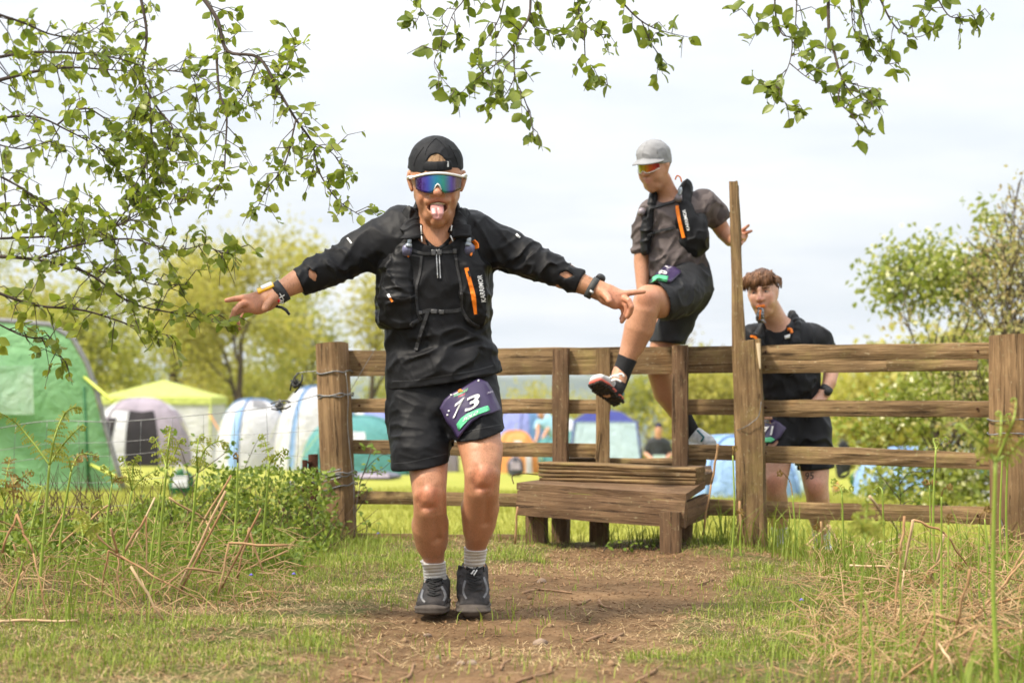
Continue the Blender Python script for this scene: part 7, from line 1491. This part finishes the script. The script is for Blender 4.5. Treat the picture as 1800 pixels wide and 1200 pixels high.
SL = [((67, 1050), (87, 817), [[(60, 780), (30, 745), (3, 727)], [(97, 765), (112, 730), (128, 716), (142, 718)], [(104, 790), (125, 765), (143, 748)]], .0075, 1), ((100, 1020), (125, 828), [[(120, 805), (108, 798)], [(135, 805), (148, 797), (170, 800)]], .006, .9), ((50, 1000), (70, 868), [[(72, 855), (55, 852)]], .0045, .8), ((189, 985), (197, 850), [[(194, 830), (184, 818)], [(205, 840), (214, 838)]], .005, .9), ((217, 1040), (232, 862), [[(225, 830), (217, 804)], [(234, 820), (240, 802)], [(250, 840), (273, 827)]], .0055, 1), ((276, 1030), (293, 823), [[(284, 795), (272, 770)], [(296, 780), (300, 752)], [(305, 800), (318, 772)]], .006, 1.2),
      ((116, 1090), (146, 942), [[(142, 915), (150, 905)], [(160, 925), (180, 915)]], .0045, 1.6), ((22, 1085), (40, 985), [[(44, 972), (30, 968)]], .005, .6), ((262, 1000), (282, 868), [[(284, 850), (276, 845)]], .0045, .5), ((327, 995), (347, 830), [[(346, 795), (350, 768)], [(360, 790), (385, 775), (400, 782)]], .006, 1.1), ((405, 1000), (418, 812), [[(418, 803), (417, 797)]], .0055, .1), ((457, 1010), (474, 815), [[(470, 790), (463, 766)], [(485, 800), (500, 790)]], .005, 1), ((3, 990), (8, 880), [[(10, 840), (18, 808)], [(25, 850), (52, 828)], [(-5, 850), (-20, 830)]], .005, 1.3), ((150, 1035), (158, 905), [[(160, 885), (172, 878)]], .004, 1.4)]
for i, (b, f, tp_, r, lf) in enumerate(sorted(SL, key=lambda q: q[0][0])): shoot(b, f, tp_, 'green bracken shoot, %s from the left in front of the wire fence' % ORD[i], r, lf)
SR = [((1756, 1235), (1750, 812), [[(1735, 785), (1710, 765), (1688, 746)], [(1758, 770), (1760, 728)], [(1768, 770), (1782, 735), (1786, 706)], [(1780, 790), (1800, 770)]], .0105, 1.5), ((1760, 1010), (1762, 806), [[(1762, 780), (1770, 765)]], .005, .8), ((1774, 1040), (1773, 762), [[(1774, 745), (1768, 730)]], .005, .8), ((1511, 1225), (1519, 945), [[(1512, 915), (1500, 905)], [(1522, 905), (1525, 888)], [(1535, 925), (1550, 915)]], .005, 1.7), ((1531, 1225), (1520, 1052), [[(1515, 1042), (1505, 1046)]], .0055, .3), ((1552, 1020), (1551, 862), [[(1545, 855), (1535, 862)]], .0045, .4), ((1579, 1195), (1582, 982), [[(1582, 970), (1577, 962)]], .0045, .1), ((1631, 1020), (1634, 852), [[(1632, 845), (1629, 843)], [(1637, 846), (1640, 842)]], .004, .1), ((1646, 1030), (1645, 790), [[(1643, 780), (1640, 774)], [(1650, 782), (1657, 772)]], .0055, .6), ((1654, 1125), (1655, 872), [[(1658, 860), (1664, 856)]], .005, .2), ((1667, 1070), (1667, 922), [[(1668, 910), (1674, 906)]], .0045, .2), ((1680, 1090), (1680, 1000), [[(1681, 990), (1690, 992)]], .0045, .1), ((1723, 1065), (1721, 920), [[(1724, 905), (1736, 892)]], .0045, .2), ((1732, 1070), (1731, 912), [[(1734, 900), (1740, 892)]], .004, .2), ((1643, 1205), (1642, 1035), [[(1640, 1022), (1636, 1016)]], .0045, .1),
      ((1286, 980), (1288, 800), [[(1289, 790), (1287, 786)]], .0042, .1), ((1398, 985), (1393, 870), [[(1388, 845), (1374, 828)]], .004, .2), ((1484, 1010), (1480, 868), [[(1476, 856), (1463, 850)], [(1484, 858), (1492, 862)]], .0045, .7), ((1303, 975), (1305, 912), [[(1306, 905), (1304, 902)]], .004, .1), ((1441, 1000), (1440, 935), [[(1441, 928), (1438, 922)]], .004, .2)]
for i, (b, f, tp_, r, lf) in enumerate(sorted(SR, key=lambda q: q[0][0])): shoot(b, f, tp_, 'green bracken shoot, %s from the left on the right-hand verge' % ORD[i], r, lf, 'bracken shoots on the right-hand verge')
# dead, snapped stalks
DEAD = simple('dead_bracken', (.42, .27, .14), (.28, .145, .065), 6, .8, .2, stretch=(1, 1, 1)); DEAD2 = simple('dead_bracken_pale', (.54, .40, .24), (.42, .27, .15), 6, .8, .2)
def stalks(lst, f, lab, grp):
    lst = sorted([[f(q) for q in l] for l in lst], key=lambda l: min(q[0] for q in l))
    for i, l in enumerate(lst):
        lo = max(l, key=lambda q: q[1]); D = ground_D(lo[0], min(lo[1]+8, 1230)); D = min(D, 10.4); b0 = P(lo[0], lo[1], D); b0.z = gz1(b0.x, b0.y)
        e = empty('dead_bracken_stalk', b0, lab % ORD[i], 'dead stalk', grp); pts = []
        for j, q in enumerate(l):
            p_ = P(q[0], q[1], D+random.uniform(-.06, .06)); p_.z = max(p_.z, gz1(p_.x, p_.y)+.004); pts.append(p_)
        m_ = random.choice((DEAD, DEAD2, DEAD)); k = 0
        for a_, b_ in zip(pts[:-1], pts[1:]):
            r0 = random.uniform(.0045, .0068)*D/8*(1-.15*k); sub = [a_.lerp(b_, t/4)+Vector((random.gauss(0, .003), 0, random.gauss(0, .003))) for t in range(5)]; sub[0] = a_; sub[-1] = b_; tube('stalk_segment', sub, [r0, r0*.9, r0*.95, r0*.85, r0*.85], m_, e, 6); k += 1
            if random.random() < .6: t_ = a_.lerp(b_, random.uniform(.3, .9)); tube('side_stem', [t_, t_+Vector((random.uniform(-.08, .08), random.uniform(-.05, .05), random.uniform(-.07, .05))), t_+Vector((random.uniform(-.15, .15), random.uniform(-.05, .05), random.uniform(-.14, .02)))], [.002, .0016, .001], m_, e, 4)
fl = lambda q: (q[0]/2.571, 800+q[1]/2.571)
stalks([[(10, 440), (75, 265), (150, 440), (215, 740)], [(185, 470), (380, 310), (490, 225)], [(380, 310), (540, 450), (740, 570), (940, 670)], [(190, 430), (300, 240)], [(460, 630), (490, 430), (560, 470)], [(500, 330), (530, 440), (540, 640)], [(560, 440), (660, 275), (660, 530)], [(765, 190), (930, 295), (1000, 440)], [(800, 610), (1020, 160)], [(812, 620), (1025, 205)], [(860, 400), (1045, 90)], [(985, 640), (1035, 395), (1300, 405)], [(1000, 600), (1180, 240)], [(1070, 560), (1125, 325), (1190, 530)], [(580, 440), (700, 190)], [(0, 750), (350, 745)], [(590, 500), (740, 745)], [(1100, 520), (1300, 430)], [(680, 640), (840, 510), (1000, 530)], [(20, 690), (110, 520), (60, 400)]], fl, 'dead brown bracken stalk, %s from the left on the left-hand verge', 'dead bracken stalks on the left verge')
fr_ = lambda q: (1200+q[0]/3, 850+q[1]/3)
stalks([[(985, 65), (1100, 190), (1160, 300)], [(1170, 170), (1150, 350), (1110, 750)], [(1215, 190), (1380, 260), (1510, 440), (1830, 520)], [(1215, 190), (1170, 450), (1145, 700)], [(1515, 450), (1440, 760), (1350, 990)], [(1150, 1030), (1400, 830), (1550, 750), (1830, 755)], [(1300, 660), (1600, 630), (1830, 590)], [(1380, 260), (1300, 520)], [(1555, 750), (1480, 960)], [(1320, 1020), (1330, 800)], [(730, 200), (740, 390)], [(650, 330), (770, 215), (825, 330)], [(1520, 730), (1660, 570), (1800, 400)], [(1230, 550), (1380, 370)], [(940, 335), (1150, 280)], [(1330, 820), (1420, 960), (1440, 1020)], [(1580, 800), (1800, 950)], [(880, 430), (1100, 440), (1300, 480)], [(1690, 560), (1800, 350)], [(1180, 960), (1320, 680), (1480, 740)]], fr_, 'dead brown bracken stalk, %s from the left on the right-hand verge', 'dead bracken stalks on the right verge')
stalks([[(1236, 940), (1250, 850), (1262, 780)], [(905, 955), (910, 890)], [(1305, 950), (1300, 880)]], lambda q: q, 'thin dry stem beside the stile, %s from the left', 'dry stems beside the stile')
# ------------------------------------------------------------------ small leafy plants
def sprig(name, base, lines, leafm, size, n, label, D=None, aspect=.6, cat='plant'):
    D = D or ground_D(*base); b0 = P(base[0], base[1], D); b0.z = gz1(b0.x, b0.y); e = empty(name, b0, label, cat); V, F_ = [], []; C_ = []
    for l in lines:
        c_ = crv([P(x, y, D+random.uniform(-.08, .08)) for x, y in l], 5); tube('stem', c_, [.0035-.0022*i/(len(c_)-1) for i in range(len(c_))], TWIG, e, 5); k = len(c_); C_ += [c_[random.randint(k//3, k-1)]+Vector((random.gauss(0, .02), random.gauss(0, .02), random.gauss(0, .018))) for _ in range(n)]
    LV, LF = leaf_vf(1, .6); first = None
    for q in C_:
        y = Vector((random.gauss(0, 1), random.gauss(0, .6), random.gauss(-.1, .5))).normalized(); z = Vector((random.gauss(0, .6), -.6, .8)); z = (z-y*z.dot(y)).normalized(); x = y.cross(z); s_ = size*random.uniform(.6, 1.3); M = Matrix((x*s_, y*s_, z*s_)).transposed().to_4x4(); M.translation = q
        if first is None: first = mesh_np('leaf', LV, LF, leafm, e, True); first.matrix_basis = M
        else: dup(first, e, M)
    return e
LP = leafmat('sapling_leaf', (.09, .16, .016), (.19, .25, .03), .45, .45)
sprig('rowan_seedling', (1583, 960), [[(1583, 960), (1583, 880), (1580, 825)], [(1583, 880), (1560, 850), (1540, 825)], [(1582, 870), (1610, 850), (1640, 860)], [(1583, 890), (1600, 880), (1625, 890)], [(1582, 850), (1600, 830), (1630, 830)]], LP, .030, 13, 'rowan seedling with small leaflets in front of the periwinkle tent', 11.6)
sprig('hawthorn_shoot', (622, 945), [[(622, 945), (628, 880), (640, 830), (670, 800), (688, 803)], [(632, 850), (650, 800), (652, 786)], [(640, 830), (665, 828), (686, 812)], [(625, 900), (645, 868), (640, 850)]], LP, .032, 11, 'leafy green shoot growing against the left fence post', 11.1)
sprig('bramble', (330, 960), [[(330, 960), (335, 860), (318, 790), (300, 762)], [(335, 860), (360, 800), (345, 770)], [(335, 840), (390, 800), (410, 780)], [(335, 880), (300, 840), (290, 815)], [(420, 950), (415, 870), (440, 800), (455, 770)], [(415, 870), (480, 830), (500, 800)], [(380, 950), (385, 880), (370, 850)]], LP, .036, 16, 'leafy green bramble climbing through the stock wire', 11.2)
sprig('nettle', (590, 955), [[(575, 955), (578, 925), (570, 905)], [(600, 955), (602, 930), (612, 915)], [(640, 950), (645, 925), (635, 905)]], LP, .035, 9, 'low green nettles at the foot of the left post', 10.9)
sprig('ivy_clump', (1140, 985), [[(1100, 975), (1110, 960), (1125, 958)], [(1145, 985), (1155, 970), (1150, 960)], [(1060, 970), (1070, 955), (1078, 950)]], LP, .028, 8, 'small ivy leaves in the shade under the step', 10.2)
# ------------------------------------------------------------------ twigs and stones on the path
ft = lambda q: (600+q[0]/2.571, 900+q[1]/2.571); TW2 = simple('fallen_twig', (.30, .19, .11), (.18, .10, .055), 20, .85, .15, bump=.5, bscale=80)
tw = [[(820, 372), (900, 355), (1040, 370)], [(1070, 422), (1125, 400)], [(1165, 405), (1180, 428), (1222, 440)], [(1110, 587), (1195, 555)], [(1210, 590), (1275, 553)], [(790, 775), (870, 750), (950, 733)], [(720, 717), (735, 690), (775, 668)], [(165, 645), (235, 697)], [(265, 768), (310, 745), (327, 690)], [(1330, 772), (1400, 735), (1468, 678)], [(1610, 332), (1680, 310)], [(0, 740), (70, 745), (150, 768)], [(665, 665), (672, 620)], [(945, 730), (950, 690)]]
tw = sorted([[ft(q) for q in l] for l in tw], key=lambda l: l[0][0])
for i, l in enumerate(tw):
    pts = [onground(*q)+Vector((0, 0, .006)) for q in l]; e = empty('fallen_twig', pts[0], 'small fallen twig on the path, %s from the left' % ORD[i], 'twig', 'fallen twigs on the path'); c_ = crv(pts, 4); r = random.uniform(.004, .008); tube('stick', c_, [r*(1-.5*j/(len(c_)-1)) for j in range(len(c_))], TW2, e, 6)
    m_ = c_[len(c_)//2]; tube('side_shoot', [m_, m_+Vector((random.uniform(-.05, .05), random.uniform(-.04, .04), .012))], [r*.5, r*.2], TW2, e, 5)
for i, (px, py, w) in enumerate(((950, 1134, .045), (952, 1024, .035), (810, 1168, .022), (831, 1168, .03), (771, 1157, .02), (751, 1118, .026))):
    c = onground(px, py); K = Sdf(); K.add(ell((c.x, c.y, c.z+w*.15), (w*.55, w*.45, w*.36)), .01); K.disp(folds(50, 60+i, .006, power=1.0)); o = K.build('stone', .004, simple('stone_%d' % i, (.26, .19, .14), (.17, .12, .085), 30, .9, .2, bump=.5, bscale=70), None, 1)
    tag(o, ['largest brown stone low in the middle of the path', 'stone lying behind the forked twig near the step', 'small stone nearer the front runner of a close pair', 'slightly larger stone right of a close pair on the path', 'tiny stone left of the close pair of stones', 'stone just behind the other path stones at left'][i], 'stone', 'stones on the path')
# bluebells
BB = simple('bluebell', (.16, .14, .55), (.2, .17, .6), 20, .6)
for i, (px, py) in enumerate(((435, 1034), (510, 1032), (1402, 1080), (660, 955))):
    c = onground(px, py); e = empty('bluebell', c, 'tiny violet bluebell in the grass, %s from the left' % ORD[[0, 1, 3, 2][i]], 'flower', 'bluebells in the grass'); tube('stem', [c, c+Vector((.004, 0, .04)), c+Vector((.015, 0, .06))], .0014, STEM, e, 4); V, F_ = [], []
    for k in range(5): a_ = k*1.256; q = c+Vector((.015, 0, .06)); tube_vf([q, q+Vector((math.cos(a_)*.010, math.sin(a_)*.010, -.006))], [.004, .001], 4, True, V, F_)
    mesh_np('petals', V, F_, BB, e)
# ------------------------------------------------------------------ the air: far things fade to blue
V, F_ = box_vf(9000, 4700, 150); hz = mesh_np('haze', [(x, y+2280, z+12) for x, y, z in V], F_, None, None, False); tag(hz, 'thin pale summer haze filling the valley air', 'haze', kind='stuff')
hm_ = bpy.data.materials.new('haze_air'); hm_.use_nodes = True; t_ = hm_.node_tree; t_.nodes.clear(); ho = t_.nodes.new('ShaderNodeOutputMaterial'); pv = t_.nodes.new('ShaderNodeVolumePrincipled')
pv.inputs['Color'].default_value = (.82, .90, 1.0, 1); pv.inputs['Density'].default_value = .0002; pv.inputs['Anisotropy'].default_value = .1; t_.links.new(pv.outputs[0], ho.inputs['Volume']); hz.data.materials.append(hm_)
